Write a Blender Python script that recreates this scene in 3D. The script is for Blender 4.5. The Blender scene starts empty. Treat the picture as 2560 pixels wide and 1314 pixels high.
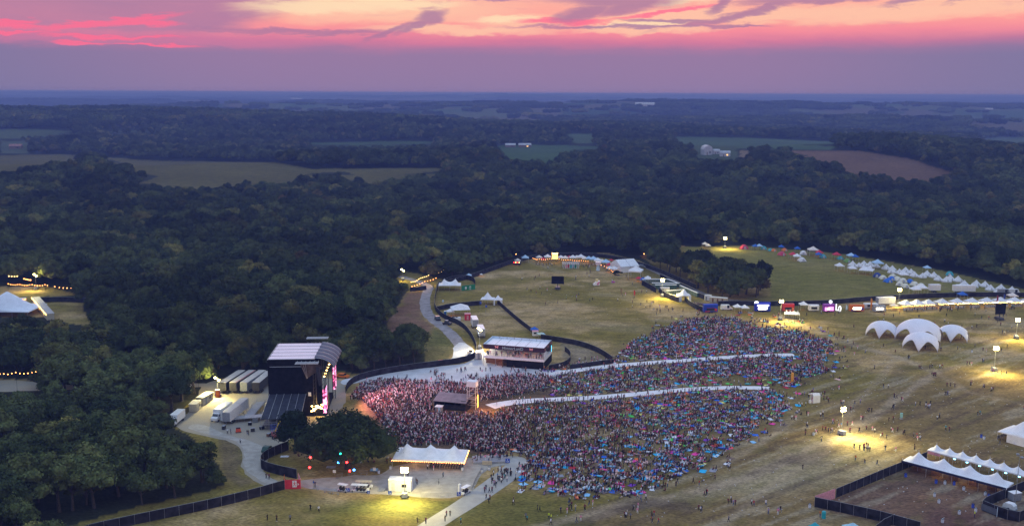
import bpy, bmesh, math, random
import numpy as np
from mathutils import Vector, Matrix, Euler

random.seed(7)
RNG = np.random.default_rng(11)
SC = bpy.context.scene
COL = SC.collection
R = math.radians
PI = math.pi

# ------------------------------------------------------------------ camera
F = 2450.0
CAMH = 100.0
PITCH = 9.82
ROLL = 0.25
cam_d = bpy.data.cameras.new("camera")
cam = bpy.data.objects.new("camera", cam_d)
COL.objects.link(cam)
cam_d.sensor_width = 36.0
cam_d.lens = 36.0 * F / 2560.0
cam_d.clip_start = 1.0
cam_d.clip_end = 90000.0
CM = Matrix.Translation((0, 0, CAMH)) @ Matrix.Rotation(R(90 - PITCH), 4, 'X') @ Matrix.Rotation(R(ROLL), 4, 'Z')
cam.matrix_world = CM
SC.camera = cam
CMI = CM.inverted()
CR = np.array([[CM[i][j] for j in range(3)] for i in range(3)])
CI = np.array([[CMI[i][j] for j in range(4)] for i in range(4)])


def ray(px, py):
    return CM.to_3x3() @ Vector(((px - 1280) / F, -(py - 657) / F, -1.0))


def P(px, py, z=0.0):
    d = ray(px, py)
    t = (z - CAMH) / d.z
    return Vector((d.x * t, d.y * t, z))


def proj(x, y, z):
    x = np.asarray(x, float); y = np.asarray(y, float); z = np.asarray(z, float)
    cx = CI[0, 0] * x + CI[0, 1] * y + CI[0, 2] * z + CI[0, 3]
    cy = CI[1, 0] * x + CI[1, 1] * y + CI[1, 2] * z + CI[1, 3]
    cz = CI[2, 0] * x + CI[2, 1] * y + CI[2, 2] * z + CI[2, 3]
    w = np.minimum(cz, -1e-3)
    return 1280 - F * cx / w, 657 + F * cy / w, -w


def ppm(p):
    return F / float(proj(p[0], p[1], p[2])[2])


# ------------------------------------------------------------------ numpy noise + polygons
def vnoise(x, y, seed=0):
    xi = np.floor(x).astype(np.int64); yi = np.floor(y).astype(np.int64)
    xf = x - xi; yf = y - yi

    def h(a, b):
        n = (a * 374761393 + b * 668265263 + seed * 982451653) & 0xffffffff
        n = ((n ^ (n >> 13)) * 1274126177) & 0xffffffff
        n = n ^ (n >> 16)
        return (n & 0xffff) / 65535.0
    u = xf * xf * (3 - 2 * xf); v = yf * yf * (3 - 2 * yf)
    return (h(xi, yi) * (1 - u) + h(xi + 1, yi) * u) * (1 - v) + (h(xi, yi + 1) * (1 - u) + h(xi + 1, yi + 1) * u) * v


def fbm(x, y, seed=0, octv=4):
    s = 0; a = 0.5; t = 0
    for k in range(octv):
        s = s + a * vnoise(x * 2 ** k, y * 2 ** k, seed + k * 17); t += a; a *= 0.5
    return s / t


def sst(a, b, x):
    t = np.clip((x - a) / (b - a), 0, 1)
    return t * t * (3 - 2 * t)


def inpoly(px, py, poly):
    px = np.asarray(px, float); py = np.asarray(py, float)
    c = np.zeros(px.shape, bool)
    n = len(poly); j = n - 1
    for i in range(n):
        xi, yi = poly[i]; xj, yj = poly[j]
        if yi != yj:
            c ^= ((yi > py) != (yj > py)) & (px < (xj - xi) * (py - yi) / (yj - yi) + xi)
        j = i
    return c


def linedist(px, py, pts):
    px = np.asarray(px, float); py = np.asarray(py, float)
    d = np.full(px.shape, 1e9)
    for (x0, y0), (x1, y1) in zip(pts[:-1], pts[1:]):
        vx, vy = x1 - x0, y1 - y0
        t = np.clip(((px - x0) * vx + (py - y0) * vy) / max(vx * vx + vy * vy, 1e-9), 0, 1)
        d = np.minimum(d, np.hypot(px - x0 - t * vx, py - y0 - t * vy))
    return d


def W(pts, z=0.0):
    """photo points -> world xy list on the festival ground"""
    return [tuple(P(a, b, z).xy) for a, b in pts]


# ------------------------------------------------------------------ terrain
HILLS = [(-520, 1150, 420, 170, 19), (520, 1400, 190, 150, 22), (-980, 2420, 640, 330, 43),
         (-60, 2150, 420, 240, 21), (900, 2300, 500, 200, 4), (-2600, 7200, 2200, 700, 30), (600, 5200, 1500, 500, 22),
         (2300, 4600, 1100, 450, 24),
         (1000, 3250, 700, 200, 20), (-300, 4300, 1500, 280, 30), (2000, 3500, 600, 230, 30), (1500, 6600, 1700, 420, 38), (-900, 6200, 1500, 420, 34), (-5200, 10500, 3200, 500, 50), (3200, 9500, 1500, 450, 46), (5200, 12500, 2400, 600, 52), (-700, 12000, 2200, 600, 48), (-8500, 16500, 4000, 800, 62), (800, 17500, 2600, 800, 66), (8500, 17000, 3200, 800, 66)]


def ter(x, y):
    x = np.asarray(x, float); y = np.asarray(y, float)
    d = np.hypot(x, y)
    w = sst(690, 1150, d)
    z = w * ((fbm(x / 620, y / 430, 3, 4) - 0.5) * 44 - 2)
    w2 = sst(2200, 5200, d)
    z = z + w2 * ((fbm(x / 3200 + 5, y / 1300, 9, 4) - 0.5) * 120 - 4)
    for hx, hy, sx, sy, h in HILLS:
        z = z + w * h * np.exp(-0.5 * (((x - hx) / sx) ** 2 + ((y - hy) / sy) ** 2))
    z = z + sst(8000, 14000, d) * (fbm(x / 900, y / 2500, 19, 3) - .5) * 26
    return z * (1 - 0.75 * sst(19000, 26000, d))


def T(px, py):
    """photo point -> point on the terrain"""
    d = ray(px, py)
    t = 100.0
    while t < 40000:
        x, y, z = d.x * t, d.y * t, CAMH + d.z * t
        if z < float(ter(x, y)):
            break
        t *= 1.004
    x, y = d.x * t, d.y * t
    return Vector((x, y, float(ter(x, y))))


# ------------------------------------------------------------------ materials
MATS = {}


def mat(name, col, rough=0.8, var=0.12, scale=1.5, bump=0.0, spec=0.3, emit=None, es=0.0, metal=0.0, col2=None, trans=0.0, randtint=0.0):
    if name in MATS:
        return MATS[name]
    m = bpy.data.materials.new(name); m.use_nodes = True
    nt = m.node_tree; n = nt.nodes; l = nt.links
    b = n["Principled BSDF"]
    b.inputs["Roughness"].default_value = rough
    b.inputs["Metallic"].default_value = metal
    b.inputs["Specular IOR Level"].default_value = spec
    tc = n.new("ShaderNodeTexCoord")
    nz = n.new("ShaderNodeTexNoise"); nz.inputs["Scale"].default_value = scale; nz.inputs["Detail"].default_value = 4
    l.new(tc.outputs["Object"], nz.inputs["Vector"])
    mx = n.new("ShaderNodeMix"); mx.data_type = 'RGBA'
    c2 = col2 or tuple(c * (1 - var * 2) for c in col[:3])
    c1 = col[:3] if col2 else tuple(min(1, c * (1 + var)) for c in col[:3])
    mx.inputs[6].default_value = (*c1, 1); mx.inputs[7].default_value = (*c2, 1)
    rp = n.new("ShaderNodeMapRange"); rp.inputs[1].default_value = 0.35; rp.inputs[2].default_value = 0.65
    l.new(nz.outputs["Fac"], rp.inputs[0]); l.new(rp.outputs[0], mx.inputs[0])
    out = mx.outputs[2]
    if randtint:
        oi = n.new("ShaderNodeObjectInfo"); hs = n.new("ShaderNodeHueSaturation")
        mr = n.new("ShaderNodeMapRange"); mr.inputs[3].default_value = 1 - randtint; mr.inputs[4].default_value = 1 + randtint
        l.new(oi.outputs["Random"], mr.inputs[0]); l.new(mr.outputs[0], hs.inputs["Value"]); l.new(out, hs.inputs["Color"])
        out = hs.outputs[0]
    l.new(out, b.inputs["Base Color"])
    if bump:
        bp = n.new("ShaderNodeBump"); bp.inputs["Strength"].default_value = bump; bp.inputs["Distance"].default_value = 0.1
        l.new(nz.outputs["Fac"], bp.inputs["Height"]); l.new(bp.outputs[0], b.inputs["Normal"])
    if emit:
        b.inputs["Emission Color"].default_value = (*emit, 1); b.inputs["Emission Strength"].default_value = es
    MATS[name] = m
    return m


M_WHITE = mat("white_canvas", (0.80, 0.80, 0.81), 0.75, 0.04, 0.8)
M_CREAM = mat("cream_canvas", (0.74, 0.70, 0.60), 0.8, 0.05, 1.2)
M_BLACK = mat("black_scrim", (0.010, 0.010, 0.013), 0.95, 0.3, 0.7, spec=.1)
M_FENCE = mat("dark_fence_fabric", (0.032, 0.030, 0.040), 0.95, 0.3, 0.5, spec=.1)
M_BLKROOF = mat("charcoal_vinyl", (0.035, 0.038, 0.055), 0.7, 0.2, 0.8)
M_STEEL = mat("galvanised_steel", (0.38, 0.39, 0.41), 0.45, 0.1, 3, metal=0.6)
M_DKSTEEL = mat("dark_steel", (0.06, 0.06, 0.07), 0.5, 0.15, 3, metal=0.3)
M_ALU = mat("aluminium_truss", (0.55, 0.55, 0.57), 0.4, 0.08, 4, metal=0.5)
M_PAINTW = mat("white_paint", (0.78, 0.78, 0.77), 0.4, 0.04, 2)
M_TYRE = mat("rubber", (0.02, 0.02, 0.02), 0.85, 0.2, 5)
M_GLASS = mat("dark_glass", (0.02, 0.025, 0.035), 0.08, 0.05, 2, spec=0.8)
M_REDP = mat("red_paint", (0.55, 0.03, 0.04), 0.5, 0.08, 2)
M_BLUEP = mat("blue_paint", (0.02, 0.08, 0.45), 0.5, 0.08, 2)
M_TEAL = mat("teal_plastic", (0.02, 0.38, 0.42), 0.5, 0.06, 2)
M_GREENP = mat("green_banner_vinyl", (0.01, 0.22, 0.11), 0.6, 0.08, 1)
M_ORANGE = mat("orange_paint", (0.75, 0.18, 0.02), 0.5, 0.08, 2)
M_YEL = mat("yellow_paint", (0.75, 0.50, 0.04), 0.5, 0.08, 2)
M_PINK = mat("pink_vinyl", (0.75, 0.33, 0.36), 0.7, 0.1, 2)
M_PURP = mat("purple_paint", (0.30, 0.06, 0.40), 0.5, 0.08, 2)
M_GREYP = mat("grey_paint", (0.30, 0.31, 0.33), 0.5, 0.1, 2)
M_BEIGE = mat("beige_panel", (0.55, 0.48, 0.34), 0.6, 0.08, 2)
M_WOOD = mat("brown_timber", (0.22, 0.11, 0.06), 0.7, 0.2, 3)
M_DECK = mat("brown_deck", (0.18, 0.12, 0.10), 0.8, 0.2, 2)
M_LAMP = mat("floodlight_lamp", (1, 0.9, 0.6), 0.5, 0, 1, emit=(1.0, 0.80, 0.30), es=26)
M_BULB = mat("warm_bulb", (1, 0.6, 0.3), 0.5, 0, 1, emit=(1.0, 0.36, 0.09), es=13)
M_BULBY = mat("yellow_bulb", (1, 0.8, 0.4), 0.5, 0, 1, emit=(1.0, 0.62, 0.20), es=11)
M_TUBE = mat("tube_light", (1, 1, 0.9), 0.5, 0, 1, emit=(1.0, 0.88, 0.66), es=10)
M_LRED = mat("red_lamp", (1, 0.1, 0.1), 0.5, 0, 1, emit=(1.0, 0.02, 0.02), es=18)
M_LBLUE = mat("blue_lamp", (0.1, 0.3, 1), 0.5, 0, 1, emit=(0.05, 0.35, 1.0), es=14)
M_LTEAL = mat("teal_lamp", (0.1, 1, 0.7), 0.5, 0, 1, emit=(0.02, 0.75, 0.5), es=3)
M_LPINK = mat("pink_neon", (1, 0.4, 1), 0.5, 0, 1, emit=(1.0, 0.30, 0.85), es=2.0)
M_BARK = mat("bark", (0.07, 0.055, 0.045), 0.9, 0.25, 4)


# ------------------------------------------------------------------ mesh builder
class MB:
    def __init__(s):
        s.v = []; s.f = []; s.m = []

    def add(s, vs, fs, mi=0):
        o = len(s.v)
        s.v += [tuple(v) for v in vs]
        s.f += [tuple(i + o for i in f) for f in fs]
        s.m += [mi] * len(fs)
        return s

    def box(s, c, d, rz=0.0, mi=0, taper=1.0):
        """c = centre of the bottom face"""
        hx, hy, h = d[0] / 2, d[1] / 2, d[2]
        ca, sa = math.cos(rz), math.sin(rz)
        vs = []
        for z, k in ((0, 1), (h, taper)):
            for x, y in ((-hx, -hy), (hx, -hy), (hx, hy), (-hx, hy)):
                x *= k; y *= k
                vs.append((c[0] + x * ca - y * sa, c[1] + x * sa + y * ca, c[2] + z))
        return s.add(vs, [(3, 2, 1, 0), (4, 5, 6, 7), (0, 1, 5, 4), (1, 2, 6, 5), (2, 3, 7, 6), (3, 0, 4, 7)], mi)

    def tube(s, a, b, r0, r1=None, n=6, mi=0, cap=True):
        r1 = r0 if r1 is None else r1
        a = Vector(a); b = Vector(b); d = (b - a)
        if d.length < 1e-6:
            return s
        d.normalize()
        u = d.cross(Vector((0, 0, 1)) if abs(d.z) < 0.9 else Vector((1, 0, 0))).normalized(); w = d.cross(u)
        vs = []
        for c, r in ((a, r0), (b, r1)):
            for k in range(n):
                t = 2 * PI * k / n
                vs.append(c + u * (r * math.cos(t)) + w * (r * math.sin(t)))
        fs = [(k, (k + 1) % n, n + (k + 1) % n, n + k) for k in range(n)]
        if cap:
            fs += [tuple(range(n - 1, -1, -1)), tuple(range(n, 2 * n))]
        return s.add(vs, fs, mi)

    def lathe(s, c, prof, n=10, mi=0):
        vs = []; fs = []
        for r, z in prof:
            for k in range(n):
                t = 2 * PI * k / n
                vs.append((c[0] + r * math.cos(t), c[1] + r * math.sin(t), c[2] + z))
        for i in range(len(prof) - 1):
            for k in range(n):
                a = i * n + k; b = i * n + (k + 1) % n
                fs.append((a, b, b + n, a + n))
        fs.append(tuple(range(n - 1, -1, -1))); fs.append(tuple((len(prof) - 1) * n + k for k in range(n)))
        return s.add(vs, fs, mi)

    def prism(s, prof, axis, a, b, mi=0):
        """closed profile extruded along x or y; prof is (t, z)"""
        n = len(prof); vs = []
        for e in (a, b):
            for t, z in prof:
                vs.append((t, e, z) if axis == 'y' else (e, t, z))
        fs = [(k, (k + 1) % n, n + (k + 1) % n, n + k) for k in range(n)] + [tuple(range(n - 1, -1, -1)), tuple(range(n, 2 * n))]
        return s.add(vs, fs, mi)

    def build(s, name, mats, parent=None, smooth=False, loc=None, rz=0.0):
        me = bpy.data.meshes.new(name)
        me.from_pydata(s.v, [], s.f)
        for m in (mats if isinstance(mats, (list, tuple)) else [mats]):
            me.materials.append(m)
        if max(s.m or [0]) > 0:
            me.polygons.foreach_set("material_index", s.m)
        bm = bmesh.new(); bm.from_mesh(me); bmesh.ops.recalc_face_normals(bm, faces=bm.faces); bm.to_mesh(me); bm.free()
        if smooth:
            me.polygons.foreach_set("use_smooth", [True] * len(me.polygons))
        me.update()
        o = bpy.data.objects.new(name, me); COL.objects.link(o)
        if parent:
            o.parent = parent
        if loc is not None:
            o.location = loc
        o.rotation_euler[2] = rz
        return o


def tag(o, label=None, cat=None, group=None, kind=None):
    if label: o['label'] = label
    if cat: o['category'] = cat
    if group: o['group'] = group
    if kind: o['kind'] = kind
    return o


def thing(name, label, cat, loc=(0, 0, 0), rz=0.0, group=None):
    o = bpy.data.objects.new(name, None); COL.objects.link(o)
    o.empty_display_size = 0.5
    o.location = loc; o.rotation_euler[2] = rz
    return tag(o, label, cat, group)


def copy_tree(o, parent=None):
    c = o.copy(); COL.objects.link(c); c.parent = parent
    for ch in o.children:
        copy_tree(ch, c)
    return c


def place(proto, first, loc, rz, label, group=None, sc=None):
    """first use moves the prototype itself, later ones copy it"""
    if first.get(proto.name) is None:
        first[proto.name] = 1; o = proto
    else:
        o = copy_tree(proto)
    o.location = loc; o.rotation_euler[2] = rz
    if sc: o.scale = sc if isinstance(sc, (tuple, list)) else (sc, sc, sc)
    tag(o, label, None, group)
    return o


USED = {}


def ang(p, q):
    return math.atan2(q[1] - p[1], q[0] - p[0])


def lamp(kind, name, parent, loc, energy, color, radius=0.3, **kw):
    d = bpy.data.lights.new(name, kind); d.energy = energy; d.color = color
    if kind == 'AREA':
        d.shape = 'RECTANGLE'; d.size = kw.get('sx', 1); d.size_y = kw.get('sy', 1)
    else:
        d.shadow_soft_size = radius
    if kind == 'SPOT':
        d.spot_size = kw.get('spot', R(100)); d.spot_blend = 1.0 if kw.get('spot', 0) > 2 else 0.6
    o = bpy.data.objects.new(name, d); COL.objects.link(o); o.location = loc
    if 'rot' in kw: o.rotation_euler = kw['rot']
    if parent: o.parent = parent
    return o
# ------------------------------------------------------------------ where the wood stops (photo outlines of the clearings)
FEST = [(100, 1500), (178, 1312), (340, 1266), (520, 1228), (560, 1210), (548, 1160), (470, 1085), (425, 1062), (440, 1035), (500, 985),
        (540, 945), (660, 938), (860, 928), (900, 936), (1060, 912), (1064, 885), (1040, 860), (975, 838), (968, 810), (992, 770), (1012, 735), (1025, 722),
        (1000, 712), (990, 688), (1010, 676), (1060, 688), (1120, 700), (1180, 694), (1290, 654), (1400, 634), (1520, 632), (1600, 652),
        (1640, 674), (1700, 702), (1760, 732), (1830, 752), (1925, 747), (1928, 712), (1920, 690), (1850, 676), (1790, 648), (1700, 634), (1690, 618), (1850, 613), (1950, 621),
        (2100, 634), (2200, 650), (2350, 675), (2560, 722), (2800, 775), (2800, 1500)]
CLEARS = [FEST, [(-60, 738), (75, 738), (215, 752), (205, 770), (235, 815), (170, 808), (120, 792), (-60, 792)],
          [(-60, 716), (120, 716), (200, 738), (80, 742), (-60, 738)],
          [(-60, 945), (70, 948), (90, 962), (90, 972), (-60, 980)],
          [(-60, 962), (20, 960), (20, 976), (-60, 976)]]
FIELDS = [
    ([(-80, 390), (0, 388), (150, 385), (400, 402), (520, 404), (690, 406), (780, 422), (1110, 420), (1090, 429), (960, 441), (930, 448), (860, 430), (760, 434), (650, 455), (470, 470), (345, 458), (420, 435), (400, 425), (330, 412), (240, 392), (120, 402), (60, 412), (-80, 420)], (0.108, 0.092, 0.036)),
    ([(-80, 322), (100, 323), (195, 328), (120, 337), (-80, 340)], (0.070, 0.085, 0.042)),
    ([(270, 327), (400, 327), (400, 330), (270, 331)], (0.070, 0.085, 0.042)),
    ([(775, 356), (960, 353), (1085, 353), (1080, 360), (880, 362), (775, 363)], (0.062, 0.088, 0.036)),
    ([(1240, 364), (1340, 362), (1500, 366), (1495, 372), (1390, 376), (1400, 394), (1330, 396), (1270, 388)], (0.062, 0.092, 0.040)),
    ([(1415, 334), (1485, 334), (1485, 348), (1440, 350)], (0.075, 0.10, 0.05)),
    ([(1690, 341), (1880, 345), (2090, 354), (2080, 362), (1900, 361), (1690, 351)], (0.072, 0.10, 0.052)),
    ([(1965, 377), (2060, 376), (2150, 377), (2270, 395), (2385, 432), (2300, 446), (2230, 434), (2110, 425), (2100, 403), (2040, 394)], (0.150, 0.092, 0.058)),
    ([(2430, 341), (2640, 344), (2640, 362), (2480, 350)], (0.09, 0.115, 0.075)),
    ([(1735, 362), (1840, 364), (1845, 396), (1740, 392)], (0.070, 0.085, 0.042)),
    ([(1850, 376), (1870, 376), (1872, 392), (1850, 390)], (0.18, 0.13, 0.08)),
    ([(0, 352), (70, 354), (70, 374), (0, 372)], (0.08, 0.09, 0.05)),
]
ROAD = [(1000, 690), (1075, 712), (1068, 730), (1060, 755), (1068, 785), (1090, 805), (1125, 830), (1150, 862), (1168, 885), (1150, 900), (1105, 915), (1040, 930), (960, 940), (880, 952), (840, 960)]

# ground sheet: a fan of quads around the site, out to the horizon
NR, NC = 900, 760
rr = np.exp(np.linspace(math.log(110), math.log(27000), NR))
aa = np.radians(np.linspace(-44, 44, NC))
GX = rr[:, None] * np.sin(aa)[None, :]
GY = rr[:, None] * np.cos(aa)[None, :]
GZ = ter(GX, GY)
gpx, gpy, gd = proj(GX, GY, GZ)
D = np.hypot(GX, GY)
n1 = fbm(GX / 14, GY / 9, 21, 5); n2 = fbm(GX / 45 + 3, GY / 30, 33, 4); n3 = fbm(GX / 3.0, GY / 3.0, 41, 3)
g1 = np.array([0.205, 0.155, 0.040]); g2 = np.array([0.37, 0.255, 0.110]); g3 = np.array([0.48, 0.345, 0.185]); g4 = np.array([0.085, 0.065, 0.045])


def mixc(a, b, t):
    return a * (1 - t[..., None]) + b * t[..., None]


colr = mixc(np.broadcast_to(g1, GX.shape + (3,)), g2, sst(0.43, 0.66, n2 * 0.6 + n1 * 0.4))
colr = mixc(colr, g3, 0.60 * sst(0.54, 0.72, n1 * 0.65 + n3 * 0.35) * sst(0.38, 0.58, n2))
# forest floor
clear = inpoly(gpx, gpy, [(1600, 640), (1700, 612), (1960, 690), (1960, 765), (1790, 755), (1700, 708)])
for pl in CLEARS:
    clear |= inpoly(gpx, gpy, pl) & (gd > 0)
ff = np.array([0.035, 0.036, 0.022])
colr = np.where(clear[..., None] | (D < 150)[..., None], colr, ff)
# worn ground: world-space zones traced along the tracks


def zone(pts, width, soft, strength, color):
    global colr
    d = linedist(GX, GY, W(pts))
    t = strength * (1 - sst(width, width + soft, d + (n1 - 0.5) * soft * 1.6))
    colr = mixc(colr, np.array(color), t * (D < 800))


def patch(poly, strength, color, rag=0.0):
    global colr
    qx = gpx + (n1 - 0.5) * rag * 1.5 + (n3 - .5) * rag * .4; qy = gpy + (n1 - 0.5) * rag * 0.7; t = 0
    for k in range(7):
        a_ = k * 0.9; t = t + inpoly(qx + math.cos(a_) * rag * .14 * k, qy + math.sin(a_) * rag * .06 * k, poly) * strength / 7.0
    colr = mixc(colr, np.array(color), t * (D < 900))


DRY = (0.38, 0.30, 0.18); SOIL = (0.075, 0.055, 0.045); TRK = (0.38, 0.29, 0.19)
patch([(1720, 1120), (2100, 1000), (2330, 930), (2600, 900), (2600, 1320), (1320, 1320), (1500, 1260), (1700, 1210)], 0.85, (0.205, 0.140, 0.060), 60)
patch([(1950, 1120), (2150, 1060), (2260, 1110), (2210, 1190), (1950, 1240), (1700, 1250), (1800, 1180)], 0.5, (0.36, 0.31, 0.18), 60)
patch([(930, 1255), (1180, 1262), (1180, 1285), (1050, 1300), (700, 1240)], 0.5, (0.30, 0.27, 0.16), 40)
zone([(1280, 1340), (1480, 1290), (1700, 1240), (1880, 1190), (2010, 1130), (2110, 1085), (2200, 1030), (2260, 985), (2340, 930), (2460, 895), (2600, 880)], 0.6, 2.4, 0.62, TRK)
zone([(1950, 790), (2060, 835), (2160, 870), (2240, 890), (2340, 930)], 0.8, 2.6, 0.6, TRK)
zone([(2052, 645), (2150, 665), (2300, 705), (2400, 730), (2560, 760)], 0.6, 1.6, 0.65, TRK)
zone([(1330, 655), (1360, 665), (1400, 680)], 1.2, 3, 0.4, DRY)
zone([(1640, 800), (1760, 805), (1800, 808)], 0.8, 3, 0.5, DRY)
zone([(1500, 735), (1560, 740), (1620, 760)], 1.5, 6, 0.35, DRY)
zone([(1590, 820), (1470, 810), (1400, 800)], 2, 8, 0.25, DRY)
zone([(1560, 1270), (1620, 1255), (1700, 1262)], 1.0, 3.2, 0.6, SOIL)
zone([(1400, 1310), (1460, 1304)], 1.0, 2.4, 0.6, SOIL)
zone([(1990, 1150), (2060, 1160)], 1.2, 3.0, 0.35, SOIL)
zone([(2075, 1085), (2100, 1078)], 1.2, 2.5, 0.5, SOIL)
zone([(2240, 955), (2260, 912)], 1.4, 3.5, 0.3, SOIL)
zone([(2320, 915), (2480, 905)], 1.2, 2.0, 0.3, (0.13, 0.16, 0.04))
patch([(1930, 670), (1985, 682), (1985, 705), (1930, 705)], 0.4, (0.10, 0.065, 0.05), 30)
zone([(960, 1345), (1240, 1340)], 16, 10, 0.7, (0.130, 0.120, 0.034))
zone([(900, 1262), (1120, 1268)], 2.0, 5, 0.55, (0.12, 0.125, 0.035))
# brown bank beside the gravel road, and its green scrub
patch([(1055, 725), (1060, 740), (1048, 790), (1085, 815), (1060, 850), (960, 838), (970, 800), (1000, 760), (1020, 728)], 0.85, (0.19, 0.105, 0.075), 16)
patch([(1085, 815), (1125, 850), (1140, 880), (1110, 905), (1060, 912), (1050, 860)], 0.7, (0.09, 0.10, 0.035), 16)
patch([(545, 1085), (600, 1110), (610, 1150), (590, 1180), (640, 1205), (600, 1215), (560, 1190)], 0.6, (0.13, 0.095, 0.07), 16)
# bar enclosure, bare soil
patch([(2036, 1268), (2088, 1245), (2252, 1176), (2330, 1150), (2600, 1250), (2600, 1330), (2300, 1330)], 0.85, (0.165, 0.095, 0.066), 14)
patch([(2330, 1270), (2500, 1280), (2500, 1330), (2300, 1330)], 0.6, (0.10, 0.05, 0.045), 30)
patch([(2500, 1290), (2545, 1300), (2600, 1270), (2600, 1230)], 0.6, (0.12, 0.085, 0.07), 10)
patch([(1400, 856), (1440, 858), (1480, 875), (1520, 897), (1440, 918), (1415, 915)], 0.6, (0.21, 0.175, 0.13), 16)
# under the crowd
patch([(880, 975), (960, 950), (1340, 925), (1400, 930), (1400, 1000), (1240, 1025), (1330, 1100), (1240, 1140), (960, 1110)], 0.85, (0.13, 0.075, 0.055), 20)
patch([(1400, 915), (1560, 870), (1710, 795), (1900, 795), (2080, 850), (2080, 900), (1980, 965), (1960, 1040), (1830, 1120), (1720, 1190), (1440, 1240), (1300, 1200), (1240, 1030)], 0.45, (0.15, 0.105, 0.055), 40)
# tyre-dragged streaks and mottling on the worn side of the field
ur = GX * .80 + GY * .60; vr = -GX * .60 + GY * .80
n4 = fbm(ur / 26, vr / 2.6, 71, 4); n5 = fbm(ur / 7, vr / 3.5, 83, 3)
wz = inpoly(gpx, gpy, [(1320, 1330), (1700, 1180), (1950, 1060), (2060, 840), (2600, 800), (2600, 1330)]) * (D < 800)
t = wz * sst(.56, .70, n4) * .50
colr = mixc(colr, np.array((0.105, 0.070, 0.048)), t)
t = wz * sst(.58, .72, 1 - n4) * .45
colr = mixc(colr, np.array((0.40, 0.33, 0.22)), t)
t = (gd > 0) * (D < 700) * clear * sst(.60, .72, n5) * .35
colr = mixc(colr, np.array((0.115, 0.105, 0.030)), t)
zone([(1330, 1322), (1560, 1255), (1760, 1180), (1900, 1110), (1990, 1040)], 0.5, 1.8, 0.40, TRK)
zone([(2110, 1085), (2030, 1150), (1900, 1230), (1800, 1320)], 0.6, 2.0, 0.35, TRK)
zone([(2240, 890), (2190, 960), (2130, 1010), (2105, 1080)], 0.5, 1.6, 0.30, TRK)
zone([(2340, 930), (2420, 980), (2560, 1010)], 0.5, 1.8, 0.32, TRK)
# camp field beyond the fence: even green
t = inpoly(gpx, gpy, [(1690, 618), (1850, 613), (2100, 634), (2350, 675), (2800, 775), (2560, 735), (2300, 738), (2050, 750), (1925, 747), (1928, 700), (1790, 648)])
colr = mixc(colr, np.array((0.165, 0.150, 0.038)), t * 0.8 * (0.7 + 0.6 * n1))
# far country: woods floor, fields
far = D > 680
fieldsel = np.zeros(GX.shape, bool)
for pl, c in FIELDS:
    tpx, tpy, _ = proj(GX, GY, GZ + 7)
    jx = (n3 - .5) * 9; jy = (n1 - .5) * 3
    s = (inpoly(gpx + jx, gpy + jy, pl) | inpoly(tpx + jx, tpy + jy, pl)) & far & (gd > 0)
    fieldsel |= s
    colr = np.where(s[..., None], np.array(c) * (0.8 + 0.4 * fbm(GX / 60, GY / 60, 77, 3))[..., None], colr)


def farmask(x, y):
    """1 where open fields lie in the distant country"""
    d = np.hypot(x, y)
    return (fbm(x / 900 + 2, y / 620, 55, 3) > 0.475) & (d > 3000)


fm = farmask(GX, GY)
cell = vnoise(GX / 420 + 0.35 * n2, GY / 300, 91)
pal = np.array([(0.07, 0.10, 0.045), (0.10, 0.11, 0.055), (0.12, 0.10, 0.065), (0.05, 0.075, 0.04)])
pc = pal[np.clip((cell * 4).astype(int), 0, 3)]
colr = np.where((fm & ~fieldsel)[..., None], pc, colr)

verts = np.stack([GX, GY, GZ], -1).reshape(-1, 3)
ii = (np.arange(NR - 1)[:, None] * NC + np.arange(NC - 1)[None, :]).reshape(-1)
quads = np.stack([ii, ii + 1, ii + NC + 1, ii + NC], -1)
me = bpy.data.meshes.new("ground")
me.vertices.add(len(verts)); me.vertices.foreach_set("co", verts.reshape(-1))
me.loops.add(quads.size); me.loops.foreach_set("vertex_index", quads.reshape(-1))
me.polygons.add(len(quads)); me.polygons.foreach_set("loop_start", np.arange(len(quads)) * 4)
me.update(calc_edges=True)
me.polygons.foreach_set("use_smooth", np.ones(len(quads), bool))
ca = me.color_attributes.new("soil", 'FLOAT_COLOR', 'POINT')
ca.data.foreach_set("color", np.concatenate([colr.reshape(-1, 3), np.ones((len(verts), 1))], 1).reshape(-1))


def ground_mat():
    m = bpy.data.materials.new("meadow_ground"); m.use_nodes = True
    nt = m.node_tree; n = nt.nodes; l = nt.links; b = n["Principled BSDF"]
    b.inputs["Roughness"].default_value = 1.0; b.inputs["Specular IOR Level"].default_value = 0.0
    at = n.new("ShaderNodeAttribute"); at.attribute_name = "soil"
    ge = n.new("ShaderNodeNewGeometry")
    out = at.outputs["Color"]
    for sc, lo, hi, det in ((1.6, 0.45, 1.6, 6), (0.22, 0.70, 1.30, 5)):
        mp = n.new("ShaderNodeMapping"); mp.inputs["Rotation"].default_value = (0, 0, 0.5); mp.inputs["Scale"].default_value = (sc * 0.6, sc * 1.3, sc)
        nz = n.new("ShaderNodeTexNoise"); nz.inputs["Scale"].default_value = 1; nz.inputs["Detail"].default_value = det; nz.inputs["Roughness"].default_value = 0.65
        l.new(ge.outputs["Position"], mp.inputs[0]); l.new(mp.outputs[0], nz.inputs["Vector"])
        mr = n.new("ShaderNodeMapRange"); mr.inputs[1].default_value = 0.3; mr.inputs[2].default_value = 0.7
        mr.inputs[3].default_value = lo; mr.inputs[4].default_value = hi
        l.new(nz.outputs["Fac"], mr.inputs[0])
        vm = n.new("ShaderNodeVectorMath"); vm.operation = 'SCALE'
        l.new(out, vm.inputs[0]); l.new(mr.outputs[0], vm.inputs["Scale"]); out = vm.outputs[0]
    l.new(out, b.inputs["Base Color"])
    return m


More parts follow.
